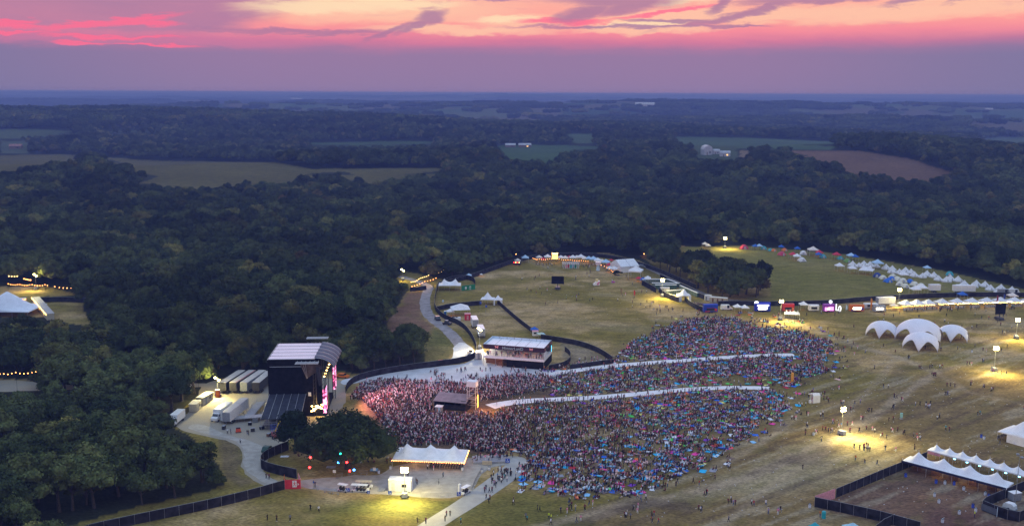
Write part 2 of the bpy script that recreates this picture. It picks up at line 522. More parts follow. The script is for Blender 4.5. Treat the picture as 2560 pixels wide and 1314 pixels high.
me.materials.append(ground_mat())
ground = bpy.data.objects.new("ground", me); COL.objects.link(ground)
tag(ground, kind='structure')

# ------------------------------------------------------------------ sheets laid on the ground
M_GRAVEL = mat("pale_gravel", (0.44, 0.40, 0.34), 0.95, 0.1, 0.5, col2=(0.33, 0.30, 0.25))
M_GRAVELW = mat("crushed_limestone", (0.62, 0.62, 0.64), 0.95, 0.06, 0.25, col2=(0.52, 0.51, 0.52))
M_PATH = mat("white_matting", (0.88, 0.84, 0.82), 0.9, 0.03, 0.3, col2=(0.76, 0.72, 0.70))
M_ROAD = mat("grey_gravel_road", (0.33, 0.30, 0.30), 0.95, 0.1, 0.35, bump=0.3, col2=(0.22, 0.19, 0.18))
M_CONC = mat("concrete_walk", (0.44, 0.42, 0.38), 0.9, 0.05, 0.4, col2=(0.37, 0.35, 0.31))
M_YARD = mat("sandy_yard", (0.36, 0.30, 0.21), 0.95, 0.1, 0.15, bump=0.2, col2=(0.30, 0.27, 0.22))


def chaikin(pts, k=2, closed=True):
    for _ in range(k):
        o = []; n = len(pts)
        rng = range(n) if closed else range(n - 1)
        if not closed: o.append(pts[0])
        for i in rng:
            a = pts[i]; b = pts[(i + 1) % n]
            o.append((a[0] * .75 + b[0] * .25, a[1] * .75 + b[1] * .25)); o.append((a[0] * .25 + b[0] * .75, a[1] * .25 + b[1] * .75))
        if not closed: o.append(pts[-1])
        pts = o
    return pts


def rag(pts, amp):
    o = []; n = len(pts)
    for i in range(n):
        a = Vector(pts[i]); b = Vector(pts[(i + 1) % n]); L = (b - a).length
        k = max(1, int(L / 2.0))
        for j in range(k):
            p = a.lerp(b, j / k)
            o.append((p.x + random.uniform(-amp, amp), p.y + random.uniform(-amp, amp)))
    return o


def sheet(name, pts_px, z, m, smooth=2, amp=0.35):
    pts = W(chaikin(pts_px, smooth))
    if amp: pts = rag(pts, amp)
    bm = bmesh.new()
    vs = [bm.verts.new((x, y, z)) for x, y in pts]
    f = bm.faces.new(vs)
    bmesh.ops.triangulate(bm, faces=[f])
    if sum(fc.normal.z for fc in bm.faces) < 0:
        bmesh.ops.reverse_faces(bm, faces=bm.faces)
    me = bpy.data.meshes.new(name); bm.to_mesh(me); bm.free(); me.materials.append(m)
    o = bpy.data.objects.new(name, me); COL.objects.link(o)
    return tag(o, kind='structure')


def ribbon(name, px, widths, z, m, jag=0.0):
    pts = [Vector((*p, 0)) for p in W(chaikin(px, 3, False))]
    n = len(pts); b = MB(); L = []
    for i, p in enumerate(pts):
        d = (pts[min(i + 1, n - 1)] - pts[max(i - 1, 0)]).normalized(); q = Vector((-d.y, d.x, 0))
        t = i / (n - 1) * (len(widths) - 1); k = min(int(t), len(widths) - 2); w = widths[k] + (widths[k + 1] - widths[k]) * (t - k)
        L.append((p + q * (w / 2 + random.uniform(-jag, jag)) + Vector((0, 0, z)), p - q * (w / 2 + random.uniform(-jag, jag)) + Vector((0, 0, z))))
    vs = [v for pr in L for v in pr]
    fs = [(2 * i, 2 * i + 1, 2 * i + 3, 2 * i + 2) for i in range(n - 1)]
    b.add(vs, fs)
    o = b.build(name, m)
    return tag(o, kind='structure')


UPPER = [(1340, 938), (1400, 931), (1500, 917), (1600, 908), (1700, 901), (1826, 892), (1900, 888), (1985, 886)]
LOWER = [(1225, 1016), (1260, 1008), (1308, 1002), (1400, 997), (1459, 995), (1591, 985), (1701, 974), (1783, 969), (1860, 968), (1925, 970)]
ribbon("path", UPPER, [4.5, 4.2, 4.2, 4.0], 0.05, M_PATH, 0.1)
ribbon("path", LOWER, [5.5, 4.2, 4.0, 3.8], 0.05, M_PATH, 0.1)
ribbon("path", [(1060, 1325), (1110, 1292), (1160, 1262), (1230, 1215), (1290, 1170), (1310, 1148)], [5.5, 5.5, 6.5, 7.0], 0.06, M_CONC)
ribbon("road", ROAD[:10], [4.5, 5.0, 5.0, 5.2, 5.5, 6.0], 0.03, M_ROAD, 0.25)
sheet("road", [(1148, 852), (1175, 862), (1188, 885), (1178, 900), (1110, 912), (1010, 930), (930, 945), (862, 965), (845, 950), (900, 940), (1000, 922), (1090, 906), (1135, 895), (1130, 872)], 0.045, M_GRAVELW)
sheet("gravel_yard", [(893, 962), (942, 940), (1010, 930), (1090, 915), (1180, 908), (1195, 870), (1212, 872), (1215, 912), (1370, 924), (1410, 922), (1400, 940), (1340, 965), (1290, 975), (1180, 965), (1120, 985), (985, 985), (900, 985)], 0.025, M_GRAVELW)
sheet("service_yard", [(500, 960), (560, 945), (700, 938), (850, 945), (862, 965), (870, 1010), (800, 1060), (730, 1090), (700, 1120), (668, 1150), (655, 1180), (715, 1215), (690, 1225), (640, 1205), (600, 1170), (608, 1130), (590, 1108), (545, 1095), (450, 1075), (430, 1055), (490, 1020)], 0.02, M_YARD)
sheet("road", [(455, 1070), (500, 1055), (560, 1085), (640, 1105), (680, 1125), (660, 1150), (655, 1180), (700, 1206), (690, 1216), (640, 1198), (608, 1165), (612, 1128), (596, 1104), (550, 1090)], 0.035, M_GRAVEL)
sheet("gravel_pad", [(742, 1200), (830, 1192), (900, 1185), (950, 1190), (985, 1160), (1100, 1150), (1215, 1140), (1320, 1140), (1300, 1160), (1215, 1165), (1190, 1215), (1165, 1240), (1100, 1245), (960, 1235), (880, 1232), (800, 1225), (745, 1215)], 0.03, M_GRAVEL)
ribbon("path", [(1620, 670), (1660, 690), (1720, 718), (1790, 745), (1850, 752)], [3.0, 3.0], 0.03, M_ROAD, 0.2)
sheet("track", [(-40, 950), (60, 950), (120, 962), (300, 962), (540, 956), (540, 966), (300, 972), (100, 976), (-40, 980)], 0.03, M_YARD)
# ------------------------------------------------------------------ trees
def leaf_mat(name, c1, c2, c3):
    m = bpy.data.materials.new(name); m.use_nodes = True
    nt = m.node_tree; n = nt.nodes; l = nt.links; b = n["Principled BSDF"]
    b.inputs["Roughness"].default_value = 0.9; b.inputs["Specular IOR Level"].default_value = 0.04
    oi = n.new("ShaderNodeObjectInfo"); rp = n.new("ShaderNodeValToRGB")
    e = rp.color_ramp.elements
    e[0].position = 0; e[0].color = (*c1, 1); e[1].position = 0.97; e[1].color = (*c3, 1)
    x = e.new(0.55); x.color = (*c2, 1); x = e.new(0.88); x.color = (*[a * 1.15 for a in c2], 1)
    l.new(oi.outputs["Random"], rp.inputs[0])
    tc = n.new("ShaderNodeTexCoord"); nz = n.new("ShaderNodeTexNoise"); nz.inputs["Scale"].default_value = 0.45; nz.inputs["Detail"].default_value = 4
    l.new(tc.outputs["Object"], nz.inputs["Vector"])
    mr = n.new("ShaderNodeMapRange"); mr.inputs[1].default_value = 0.3; mr.inputs[2].default_value = 0.7; mr.inputs[3].default_value = 0.45; mr.inputs[4].default_value = 1.65
    l.new(nz.outputs["Fac"], mr.inputs[0])
    vm = n.new("ShaderNodeVectorMath"); vm.operation = 'SCALE'
    n2 = n.new("ShaderNodeTexNoise"); n2.inputs["Scale"].default_value = 0.012; n2.inputs["Detail"].default_value = 3; l.new(oi.outputs["Location"], n2.inputs["Vector"])
    m2 = n.new("ShaderNodeMapRange"); m2.inputs[1].default_value = 0.35; m2.inputs[2].default_value = 0.65; m2.inputs[3].default_value = 0.55; m2.inputs[4].default_value = 1.85; l.new(n2.outputs["Fac"], m2.inputs[0])
    mm = n.new("ShaderNodeMath"); mm.operation = 'MULTIPLY'; l.new(mr.outputs[0], mm.inputs[0]); l.new(m2.outputs[0], mm.inputs[1])
    l.new(rp.outputs[0], vm.inputs[0]); l.new(mm.outputs[0], vm.inputs["Scale"]); l.new(vm.outputs[0], b.inputs["Base Color"])
    return m


M_LEAF = leaf_mat("foliage", (0.022, 0.032, 0.015), (0.054, 0.066, 0.023), (0.120, 0.112, 0.032))
M_LEAFO = leaf_mat("olive_foliage", (0.075, 0.085, 0.028), (0.10, 0.085, 0.03), (0.11, 0.075, 0.03))
M_LEAFD = leaf_mat("dark_foliage", (0.020, 0.032, 0.016), (0.030, 0.042, 0.018), (0.040, 0.045, 0.02))


def crown_mesh(name, seed, rad=5.5, h=11.0, base=2.5, lobes=22, cards=3600, size=0.55, mat_=None, tall=False, core=True):
    rng = np.random.default_rng(seed)
    # lobes spread over a dome
    L = []
    for i in range(lobes):
        t = rng.random(); az = rng.random() * 2 * PI
        el = math.asin(min(1, 0.05 + 0.95 * rng.random()))
        rr_ = rad * (0.38 + 0.50 * rng.random()) * math.cos(el) * (1 + 0.25 * math.sin(az * 2 + seed))
        z = base + (h - base) * (0.30 + 0.50 * math.sin(el) * (0.8 + 0.3 * rng.random()))
        lr = rad * (0.26 + 0.20 * rng.random())
        L.append((rr_ * math.cos(az), rr_ * math.sin(az), z, lr))
    L.append((0, 0, base + (h - base) * 0.62, rad * 0.5))
    L = np.array(L)
    w = L[:, 3] ** 2; w /= w.sum()
    k = rng.choice(len(L), cards, p=w)
    d = rng.normal(size=(cards, 3)); d /= np.linalg.norm(d, axis=1)[:, None]
    d[:, 2] = np.where(d[:, 2] < -0.35, -d[:, 2], d[:, 2])
    rad_ = L[k, 3] * (0.80 + 0.30 * rng.random(cards) ** 1.0)
    # lumpy shell
    lump = 1 + 0.13 * np.sin(d[:, 0] * 6 + L[k, 0] * 3) * np.sin(d[:, 1] * 7 + seed) + 0.10 * np.sin(d[:, 2] * 9 + L[k, 1])
    c = L[k, :3] + d * (rad_ * lump)[:, None] * np.array([1, 1, 0.82])
    c[:, 2] = np.maximum(c[:, 2], base * 0.5)
    nrm = d + rng.normal(size=d.shape) * 0.45; nrm /= np.linalg.norm(nrm, axis=1)[:, None]
    a = np.cross(nrm, rng.normal(size=d.shape)); a /= np.linalg.norm(a, axis=1)[:, None]
    b = np.cross(nrm, a)
    s = size * (0.55 + 0.8 * rng.random(cards))[:, None]
    v = np.stack([c - a * s * 0.6, c + b * s * 0.45, c + a * s * 0.6 - nrm * s * 0.25, c - b * s * 0.45 - nrm * s * 0.1], 1).reshape(-1, 3)
    nv = len(v)
    faces = np.arange(nv).reshape(-1, 4)
    me = bpy.data.meshes.new(name)
    cv = []; cf = []
    if core:
        bm = bmesh.new()
        for x, y, z, r_ in L:
            r2 = bmesh.ops.create_icosphere(bm, subdivisions=1, radius=r_ * 0.80, matrix=Matrix.Translation((x, y, z)))
            for q in r2['verts']:
                q.co.z = z + (q.co.z - z) * 0.8
        bm.verts.ensure_lookup_table()
        for i, q in enumerate(bm.verts): q.index = i
        cv = [tuple(q.co) for q in bm.verts]; cf = [tuple(q.index + nv for q in f.verts) for f in bm.faces]
        bm.free()
    me.from_pydata([tuple(q) for q in v] + cv, [], [tuple(f) for f in faces.tolist()] + cf)
    me.materials.append(mat_ or M_LEAF)
    return me


def trunk_mesh(name, seed, h=7.0, r=0.32):
    rng = random.Random(seed); b = MB()
    top = Vector((rng.uniform(-.4, .4), rng.uniform(-.4, .4), h * 0.62))
    b.tube((0, 0, -0.4), top * 0.5 + Vector((0.1, 0, 0)), r * 1.25, r * 0.8, 7); b.tube(top * 0.5 + Vector((0.1, 0, 0)), top, r * 0.8, r * 0.5, 7)
    for k in range(5):
        a = rng.uniform(0, 2 * PI); z = rng.uniform(0.35, 0.62) * h
        p = Vector((top.x * z / (h * .62), top.y * z / (h * .62), z))
        b.tube(p, p + Vector((math.cos(a) * h * .38, math.sin(a) * h * .38, h * rng.uniform(.22, .42))), r * .4, r * .12, 5, cap=False)
    me_o = b.build(name, M_BARK); me = me_o.data
    bpy.data.objects.remove(me_o)
    return me


CROWNS = [crown_mesh("crown", 1, 5.6, 11.5, 2.0), crown_mesh("crown", 2, 6.4, 12.5, 2.2, 26, 4200), crown_mesh("crown", 3, 4.9, 12.5, 2.2, 18, 3000),
          crown_mesh("crown", 4, 6.0, 10.5, 1.6, 22, 3800), crown_mesh("crown", 5, 5.2, 13.5, 2.5, 20, 3400)]
CROWN_O = crown_mesh("crown", 6, 5.4, 11.0, 0.8, 24, 4600, 0.5, M_LEAFO)
CROWN_S = crown_mesh("crown", 8, 2.6, 4.2, 0.2, 12, 1300, 0.42, M_LEAF)
CROWN_BIG = crown_mesh("crown", 9, 12.0, 14.5, 0.6, 64, 19000, 0.62, M_LEAFD)
CROWN_THIN = crown_mesh("crown", 10, 3.6, 11.5, 1.6, 18, 2600, 0.48, M_LEAF, core=False)
TRUNKS = [trunk_mesh("trunk", 1, 8), trunk_mesh("trunk", 2, 9, 0.4), trunk_mesh("trunk", 3, 10, 0.3)]


def grove_mesh(name, seed, n=16, half=26):
    rng = np.random.default_rng(seed); vs = []; fs = []
    bm = bmesh.new(); cards = []
    for i in range(n):
        x, y = rng.uniform(-half, half, 2); r_ = rng.uniform(5, 8.5); h = rng.uniform(5, 9)
        bmesh.ops.create_icosphere(bm, subdivisions=1, radius=r_ * 0.9, matrix=Matrix.Translation((x, y, h * .6)) @ Matrix.Diagonal((1, 1, 0.8, 1)))
        m = 95; d = rng.normal(size=(m, 3)); d /= np.linalg.norm(d, axis=1)[:, None]; d[:, 2] = abs(d[:, 2])
        cards.append((np.array([x, y, h * .6]) + d * (r_ * (0.85 + .3 * rng.random(m)))[:, None] * np.array([1, 1, .85]), d))
    bm.verts.ensure_lookup_table()
    v = [tuple(q.co) for q in bm.verts]; f = [tuple(q.index for q in fc.verts) for fc in bm.faces]; bm.free()
    c = np.concatenate([q[0] for q in cards]); d = np.concatenate([q[1] for q in cards])
    nrm = d + rng.normal(size=d.shape) * .4; a = np.cross(nrm, rng.normal(size=d.shape)); a /= np.linalg.norm(a, axis=1)[:, None]
    b = np.cross(nrm / np.linalg.norm(nrm, axis=1)[:, None], a); s = (1.3 + 1.2 * rng.random(len(c)))[:, None]
    q = np.stack([c - a * s, c + b * s * .8, c + a * s, c - b * s * .8], 1).reshape(-1, 3)
    o = len(v); v += [tuple(x) for x in q]; f += [tuple(range(o + 4 * i, o + 4 * i + 4)) for i in range(len(c))]
    me = bpy.data.meshes.new(name); me.from_pydata(v, [], f); me.materials.append(M_LEAF)
    return me


# ---- where trees stand: jittered rows, denser near, thinned by the clearings
def scatter(r0, r1, spac, amax=34.5):
    P_ = []
    r = r0
    while r < r1:
        sp = spac(r) if callable(spac) else spac
        n = int(2 * math.radians(amax) * r / sp)
        th = np.linspace(-math.radians(amax), math.radians(amax), n) + RNG.uniform(-.42, .42, n) * sp / r
        q = r + RNG.uniform(-.42, .42, n) * sp
        P_.append(np.stack([q * np.sin(th), q * np.cos(th)], 1))
        r += sp * 0.86
    return np.concatenate(P_)


def allowed(x, y, h, rad, polys):
    z = ter(x, y)
    bx, by, d = proj(x, y, z); tx, ty, _ = proj(x, y, z + h * 0.85)
    pr = rad * F / d
    ok = np.ones(len(x), bool)
    my = by * .5 + ty * .5
    for pl in polys:
        for qx, qy in ((bx, by), (tx, ty), (tx, ty - .14 * (by - ty)), (bx, my), (bx, my * .5 + ty * .5), (bx, my * .5 + by * .5), (bx - pr * .5, my * .4 + ty * .6), (bx + pr * .5, my * .4 + ty * .6), (bx - pr * .7, my), (bx + pr * .7, my)):
            ok &= ~inpoly(qx, qy, pl)
    return ok


pts = scatter(185, 1000, 8.6)
x, y = pts[:, 0], pts[:, 1]
hs = 0.78 + 0.40 * fbm(x / 60, y / 60, 5, 3) + RNG.uniform(-.33, .33, len(x))
FPOLYS = CLEARS + [p for p, c in FIELDS]
ok = allowed(x, y, 11.5 * hs, 5.0 * hs, FPOLYS)
STANDS = (np.hypot(x, y) > 0)
# no tree in the middle of the site nor in front of the frame's lower edge on the right
px_, py_, d_ = proj(x, y, ter(x, y))
ok &= ~((py_ > 1290) & (px_ > 150))
ok &= ~((px_ > 0) & (px_ < 215) & (py_ > 742) & (py_ < 812) & (d_ > 0))
near = np.stack([x, y, hs], 1)[ok]
near = near[np.argsort(np.hypot(near[:, 0], near[:, 1]))]
# only trees the photo can show come first in the queue
npx, npy, nd = proj(near[:, 0], near[:, 1], np.zeros(len(near)))
vis = (npx > -30) & (npx < 2590) & (npy < 1440)
order = np.concatenate([near[vis], near[~vis]])
# near woods rise where crowns are seen against sky of the clearing; bushes fringe the edges
TREES = []  # (x, y, scale, crown index, special label)
EXTRA = [  # px, py (foot), crown, scale, label
    (505, 1205, 'thin', 1.15, "slim half bare olive tree at the grass bend by the sandy road"),
    (470, 1150, 's', 1.5, "round dark bush left of the slim half bare tree"),
    (545, 1215, 's', 1.0, "small bush at the foot of the slim half bare tree"),
    (1845, 738, 'o', 1.2, "broad olive yellow tree at the near end of the grove"),
    (1895, 738, 'o', 1.05, "olive green tree at the right end of the grove"),
    (1805, 742, 'o', 0.62, "small olive tree beside the gravel lane at the grove end"),
    (1075, 697, 'o', 0.95, "pale green tree behind the two peaked white tent"),
    (1130, 697, 1, 0.9, "dark round tree right of the pale green tree by the entrance road"),
    (610, 946, 2, 0.9, "tall dark tree directly behind the row of parked trailers"),
]


def make_tree(loc, crown_me, trunk_me, s, label, group, rz):
    t = thing("tree", label, "tree", loc, rz, group)
    t.scale = (s, s, s * random.uniform(0.9, 1.12))
    for nm, me_ in (("crown", crown_me), ("trunk", trunk_me)):
        if me_ is None: continue
        o = bpy.data.objects.new(nm, me_); COL.objects.link(o); o.parent = t
    return t


GROVE = [(1650, 676), (1672, 686), (1700, 698), (1722, 708), (1745, 720), (1770, 732), (1668, 668), (1690, 680), (1720, 690), (1750, 700), (1780, 715), (1800, 728), (1740, 680), (1775, 692), (1810, 705), (1840, 718), (1870, 715), (1865, 735), (1900, 725), (1825, 742), (1890, 742)]
WOODR = [(880, 925), (905, 930), (935, 925), (965, 920), (1000, 912), (1035, 905), (900, 905), (930, 900), (970, 895), (1010, 890), (1042, 885), (1000, 868), (960, 868), (1022, 866), (870, 900), (985, 905), (1020, 880)]
# the big oak by the stage
oak = make_tree(P(870, 1170), CROWN_BIG, trunk_mesh("trunk", 9, 15, 0.9), 0.98, "huge dark spreading oak strung with coloured lamps beside the stage", None, 0.4)
oak2 = make_tree(P(738, 1132), crown_mesh("crown", 19, 6.5, 12.5, 0.6, 26, 5600, 0.55, M_LEAFD), TRUNKS[1], 0.98, "smaller dark tree between the huge oak and the stage side wing", None, 1.0)
for px0, py0, cr, s, lb in EXTRA:
    cm = {'thin': CROWN_THIN, 's': CROWN_S, 'o': CROWN_O}.get(cr) or CROWNS[cr]
    t_ = make_tree(P(px0, py0), cm, TRUNKS[0] if cr == 'thin' else TRUNKS[2] if cr != 's' else None, s, lb, None, random.uniform(0, 6))
    if cr == 'o': OLIVE_CROWN = t_.children[0]

_it = []
for L_, base_, sc_ in ((GROVE, "dark tree of the grove between toilet lane and camp field", 1.2), (WOODR, "dark tree of the small wood right of the stage roof", .78)):
    for px0, py0 in L_:
        q_ = P(px0, py0); kk = random.randrange(5); s_ = sc_ * random.uniform(.8, 1.15)
        _it.append((make_tree(q_, CROWNS[kk], TRUNKS[kk % 3], s_, "", "trees of the woods round the site", random.uniform(0, 6)), base_, px0, py0))
TREE_LM = [(20, 1280, "in the bottom left corner wood"), (240, 1230, "in the wood above the bottom fence"), (430, 1150, "beside the grass bend"),
           (60, 1080, "at the left edge below the lit track"), (250, 1020, "in the wood below the lit track"), (430, 930, "left of the backstage yard"),
           (180, 880, "between marquee and lit track"), (60, 830, "in front of the blue white marquee"), (330, 800, "right of the small left clearing"),
           (600, 880, "above the backstage yard"), (750, 820, "directly above the stage roof"), (960, 880, "right of the stage roof"),
           (500, 780, "in the middle of the left wood"), (900, 780, "beside the brown bank"), (1700, 690, "in the grove by the toilets")]
fams = [("dark green", "tree"), ("broad crowned", "tree"), ("narrow", "tree"), ("low rounded", "tree"), ("tall", "tree")]
NIND = 300 - 13 - 38
FIRST_CROWN = {}
TREE_OBJS = []
TKEY = []
for i in range(NIND):
    x0, y0, s = order[i]
    k = random.randrange(5)
    t = make_tree((x0, y0, float(ter(x0, y0))), CROWNS[k], TRUNKS[k % 3], s, "", "trees of the woods round the site", random.uniform(0, 2 * PI))
    FIRST_CROWN.setdefault(k, t.children[0])
    q = proj(x0, y0, 6)
    lm = min(TREE_LM, key=lambda a: (a[0] - q[0]) ** 2 + 2.5 * (a[1] - q[1]) ** 2)
    TKEY.append((t, "%s %s %s" % (fams[k][0], fams[k][1], lm[2]), float(q[0]), float(q[1])))
    TREE_OBJS.append(t)
ORD = ["", "second", "third", "fourth", "fifth", "sixth", "seventh", "eighth", "ninth", "tenth", "eleventh", "twelfth", "thirteenth", "fourteenth", "fifteenth",
       "sixteenth", "seventeenth", "eighteenth", "nineteenth", "twentieth"]


def ordinal_labels(items):
    """items: (object, base label, px, py); look-alikes get told apart by their order across the photo"""
    d = {}
    for it in items: d.setdefault(it[1], []).append(it)
    for base, L in d.items():
        if len(L) == 1:
            L[0][0]['label'] = base; continue
        L.sort(key=lambda a: a[2])
        n = len(L)
        for i, it in enumerate(L):
            if i == 0: sfx = "leftmost"
            elif i == n - 1: sfx = "rightmost"
            elif i < 20: sfx = ORD[i] + " from left"
            else: sfx = "number %d from left" % (i + 1)
            it[0]['label'] = base + ", " + sfx


ordinal_labels(TKEY); ordinal_labels(_it)


# ---- everything beyond: one wood
def points_obj(name, xyz, attrs):
    me = bpy.data.meshes.new(name)
    me.vertices.add(len(xyz)); me.vertices.foreach_set("co", np.asarray(xyz, np.float32).reshape(-1))
    for k, (typ, arr) in attrs.items():
        a = me.attributes.new(k, typ, 'POINT')
        a.data.foreach_set("vector" if typ == 'FLOAT_VECTOR' else "value", np.asarray(arr).reshape(-1))
    o = bpy.data.objects.new(name, me); COL.objects.link(o)
    return o


def gn_scatter(o, groups):
    """groups: list of (class id, [source objects]); points with attribute cls==id get one of the sources"""
    ng = bpy.data.node_groups.new(o.name + "_scatter", 'GeometryNodeTree')
    ng.interface.new_socket("Geometry", in_out='INPUT', socket_type='NodeSocketGeometry')
    ng.interface.new_socket("Geometry", in_out='OUTPUT', socket_type='NodeSocketGeometry')
    n = ng.nodes; l = ng.links
    gi = n.new("NodeGroupInput"); go = n.new("NodeGroupOutput"); jo = n.new("GeometryNodeJoinGeometry")

    def attr(nm, typ):
        a = n.new("GeometryNodeInputNamedAttribute"); a.data_type = typ; a.inputs["Name"].default_value = nm
        return a.outputs["Attribute"]
    for cid, srcs in groups:
        ji = n.new("GeometryNodeJoinGeometry")
        for s in srcs:
            oi = n.new("GeometryNodeObjectInfo"); oi.transform_space = 'ORIGINAL'
            oi.inputs["Object"].default_value = s; oi.inputs["As Instance"].default_value = True
            l.new(oi.outputs["Geometry"], ji.inputs[0])
        ip = n.new("GeometryNodeInstanceOnPoints")
        cm = n.new("FunctionNodeCompare"); cm.data_type = 'INT'; cm.operation = 'EQUAL'
        l.new(attr("cls", 'INT'), cm.inputs[2]); cm.inputs[3].default_value = cid
        l.new(gi.outputs[0], ip.inputs["Points"]); l.new(cm.outputs[0], ip.inputs["Selection"])
        l.new(ji.outputs[0], ip.inputs["Instance"]); ip.inputs["Pick Instance"].default_value = True
        l.new(attr("pick", 'INT'), ip.inputs["Instance Index"])
        l.new(attr("rot", 'FLOAT_VECTOR'), ip.inputs["Rotation"]); l.new(attr("scl", 'FLOAT_VECTOR'), ip.inputs["Scale"])
        l.new(ip.outputs[0], jo.inputs[0])
    l.new(jo.outputs[0], go.inputs[0])
    md = o.modifiers.new("scatter", 'NODES'); md.node_group = ng
    return md


mid = scatter(1000, 2300, lambda r: 9.0 + (r - 1000) * 0.004)
mh = 0.82 + 0.45 * fbm(mid[:, 0] / 80, mid[:, 1] / 80, 5, 3) + RNG.uniform(-.36, .36, len(mid))
okm = allowed(mid[:, 0], mid[:, 1], 13.5 * mh, 6.0, [p for p, c in FIELDS])
mid = np.concatenate([mid, mh[:, None]], 1)[okm]
farp = scatter(2300, 19500, lambda r: 30 + (r - 2300) * 0.008, 33)
okf = allowed(farp[:, 0], farp[:, 1], 12, 26, [p for p, c in FIELDS]) & ~farmask(farp[:, 0], farp[:, 1])
# hedgerows and lone clumps in the open country
okf |= (~okf) & (RNG.random(len(farp)) < 0.07) & (np.hypot(farp[:, 0], farp[:, 1]) > 3300)
farp = farp[okf]
rest = order[NIND:]
groves = [grove_mesh("grove", 3 + k) for k in range(3)]
gobj = []
for k, g in enumerate(groves):
    q = farp[np.argmin(np.hypot(farp[:, 0] - (-300 + 300 * k), farp[:, 1] - 2500))]
    o = bpy.data.objects.new("distant_grove", g); COL.objects.link(o); o.location = (q[0], q[1], float(ter(q[0], q[1])))
    tag(o, ["distant dark grove below the far left ridge", "distant dark grove in the middle far country", "distant dark grove on the right far country"][k], None, None, 'stuff')
    gobj.append(o)
A = np.concatenate([rest, mid]); nA = len(A); nF = len(farp)
fs_ = 0.9 + np.clip((np.hypot(farp[:, 0], farp[:, 1]) - 2300) / 11000, 0, 1) * 1.6
X = np.concatenate([A[:, 0], farp[:, 0]]); Y = np.concatenate([A[:, 1], farp[:, 1]])
Z = ter(X, Y)
S = np.zeros((nA + nF, 3)); S[:nA, :] = A[:, 2:3]; S[:nA, 2] *= RNG.uniform(.88, 1.14, nA)
S[nA:, 0] = fs_; S[nA:, 1] = fs_; S[nA:, 2] = 0.9 + 0.5 * RNG.random(nF)
ROT = np.zeros((nA + nF, 3)); ROT[:, 2] = RNG.uniform(0, 2 * PI, nA + nF)
cls = np.concatenate([np.zeros(nA, int), np.ones(nF, int)])
pick = RNG.integers(0, 780, nA + nF)
forest = points_obj("forest", np.stack([X, Y, Z], 1), {"cls": ('INT', cls), "pick": ('INT', pick % np.where(cls == 0, 26, 3)), "rot": ('FLOAT_VECTOR', ROT), "scl": ('FLOAT_VECTOR', S)})
for k in range(5):
    if k not in FIRST_CROWN: FIRST_CROWN[k] = TREE_OBJS[0].children[0]
gn_scatter(forest, [(0, [FIRST_CROWN[k] for k in range(5)] * 5 + [OLIVE_CROWN]), (1, gobj)])
tag(forest, "dense dark wood stretching from the site to the hazy horizon", None, None, 'stuff')
print("trees near", len(order), "mid", len(mid), "groves", nF)
# ------------------------------------------------------------------ sky, air, sun
world = bpy.data.worlds.new("World"); SC.world = world; world.use_nodes = True
nt = world.node_tree; n = nt.nodes; l = nt.links
for q in list(n): n.remove(q)
wo = n.new("ShaderNodeOutputWorld"); bg = n.new("ShaderNodeBackground"); l.new(bg.outputs[0], wo.inputs[0])
tc = n.new("ShaderNodeTexCoord"); sep = n.new("ShaderNodeSeparateXYZ"); l.new(tc.outputs["Generated"], sep.inputs[0])


def mth(op, a, b=None, c=None, clamp=False):
    m = n.new("ShaderNodeMath"); m.operation = op; m.use_clamp = clamp
    for i, v in enumerate((a, b, c)):
        if v is None: continue
        if isinstance(v, (int, float)): m.inputs[i].default_value = v
        else: l.new(v, m.inputs[i])
    return m.outputs[0]


def mixrgb(f, a, b):
    m = n.new("ShaderNodeMix"); m.data_type = 'RGBA'
    for i, v in ((0, f), (6, a), (7, b)):
        if isinstance(v, (int, float)): m.inputs[i].default_value = v
        elif isinstance(v, tuple): m.inputs[i].default_value = (*v, 1) if len(v) == 3 else v
        else: l.new(v, m.inputs[i])
    return m.outputs[2]


def ramp(f, stops):
    r_ = n.new("ShaderNodeValToRGB"); e = r_.color_ramp.elements
    e[0].position, e[0].color = stops[0][0], (*stops[0][1], 1)
    e[1].position, e[1].color = stops[-1][0], (*stops[-1][1], 1)
    for p, c in stops[1:-1]:
        x = e.new(p); x.color = (*c, 1)
    l.new(f, r_.inputs[0])
    return r_.outputs[0]


U = mth('ARCTAN2', sep.outputs[0], sep.outputs[1])            # azimuth, 0 = straight ahead
hyp = mth('SQRT', mth('ADD', mth('MULTIPLY', sep.outputs[0], sep.outputs[0]), mth('MULTIPLY', sep.outputs[1], sep.outputs[1])))
V = mth('ARCTAN2', sep.outputs[2], hyp)                       # elevation
# photo-like units: 1 = 100 px of the photograph
u = mth('MULTIPLY', U, F / 100); v = mth('MULTIPLY', V, F / 100)
comb = n.new("ShaderNodeCombineXYZ"); l.new(mth('MULTIPLY', u, 0.22), comb.inputs[0]); l.new(v, comb.inputs[1])


def noise(vec, scale, detail=5, rough=0.55, off=(0, 0, 0), dist=0.0):
    mp = n.new("ShaderNodeMapping"); mp.inputs["Location"].default_value = off; l.new(vec, mp.inputs[0])
    z = n.new("ShaderNodeTexNoise"); z.inputs["Scale"].default_value = scale; z.inputs["Detail"].default_value = detail
    z.inputs["Roughness"].default_value = rough; z.inputs["Distortion"].default_value = dist
    l.new(mp.outputs[0], z.inputs["Vector"]); return z.outputs["Fac"]


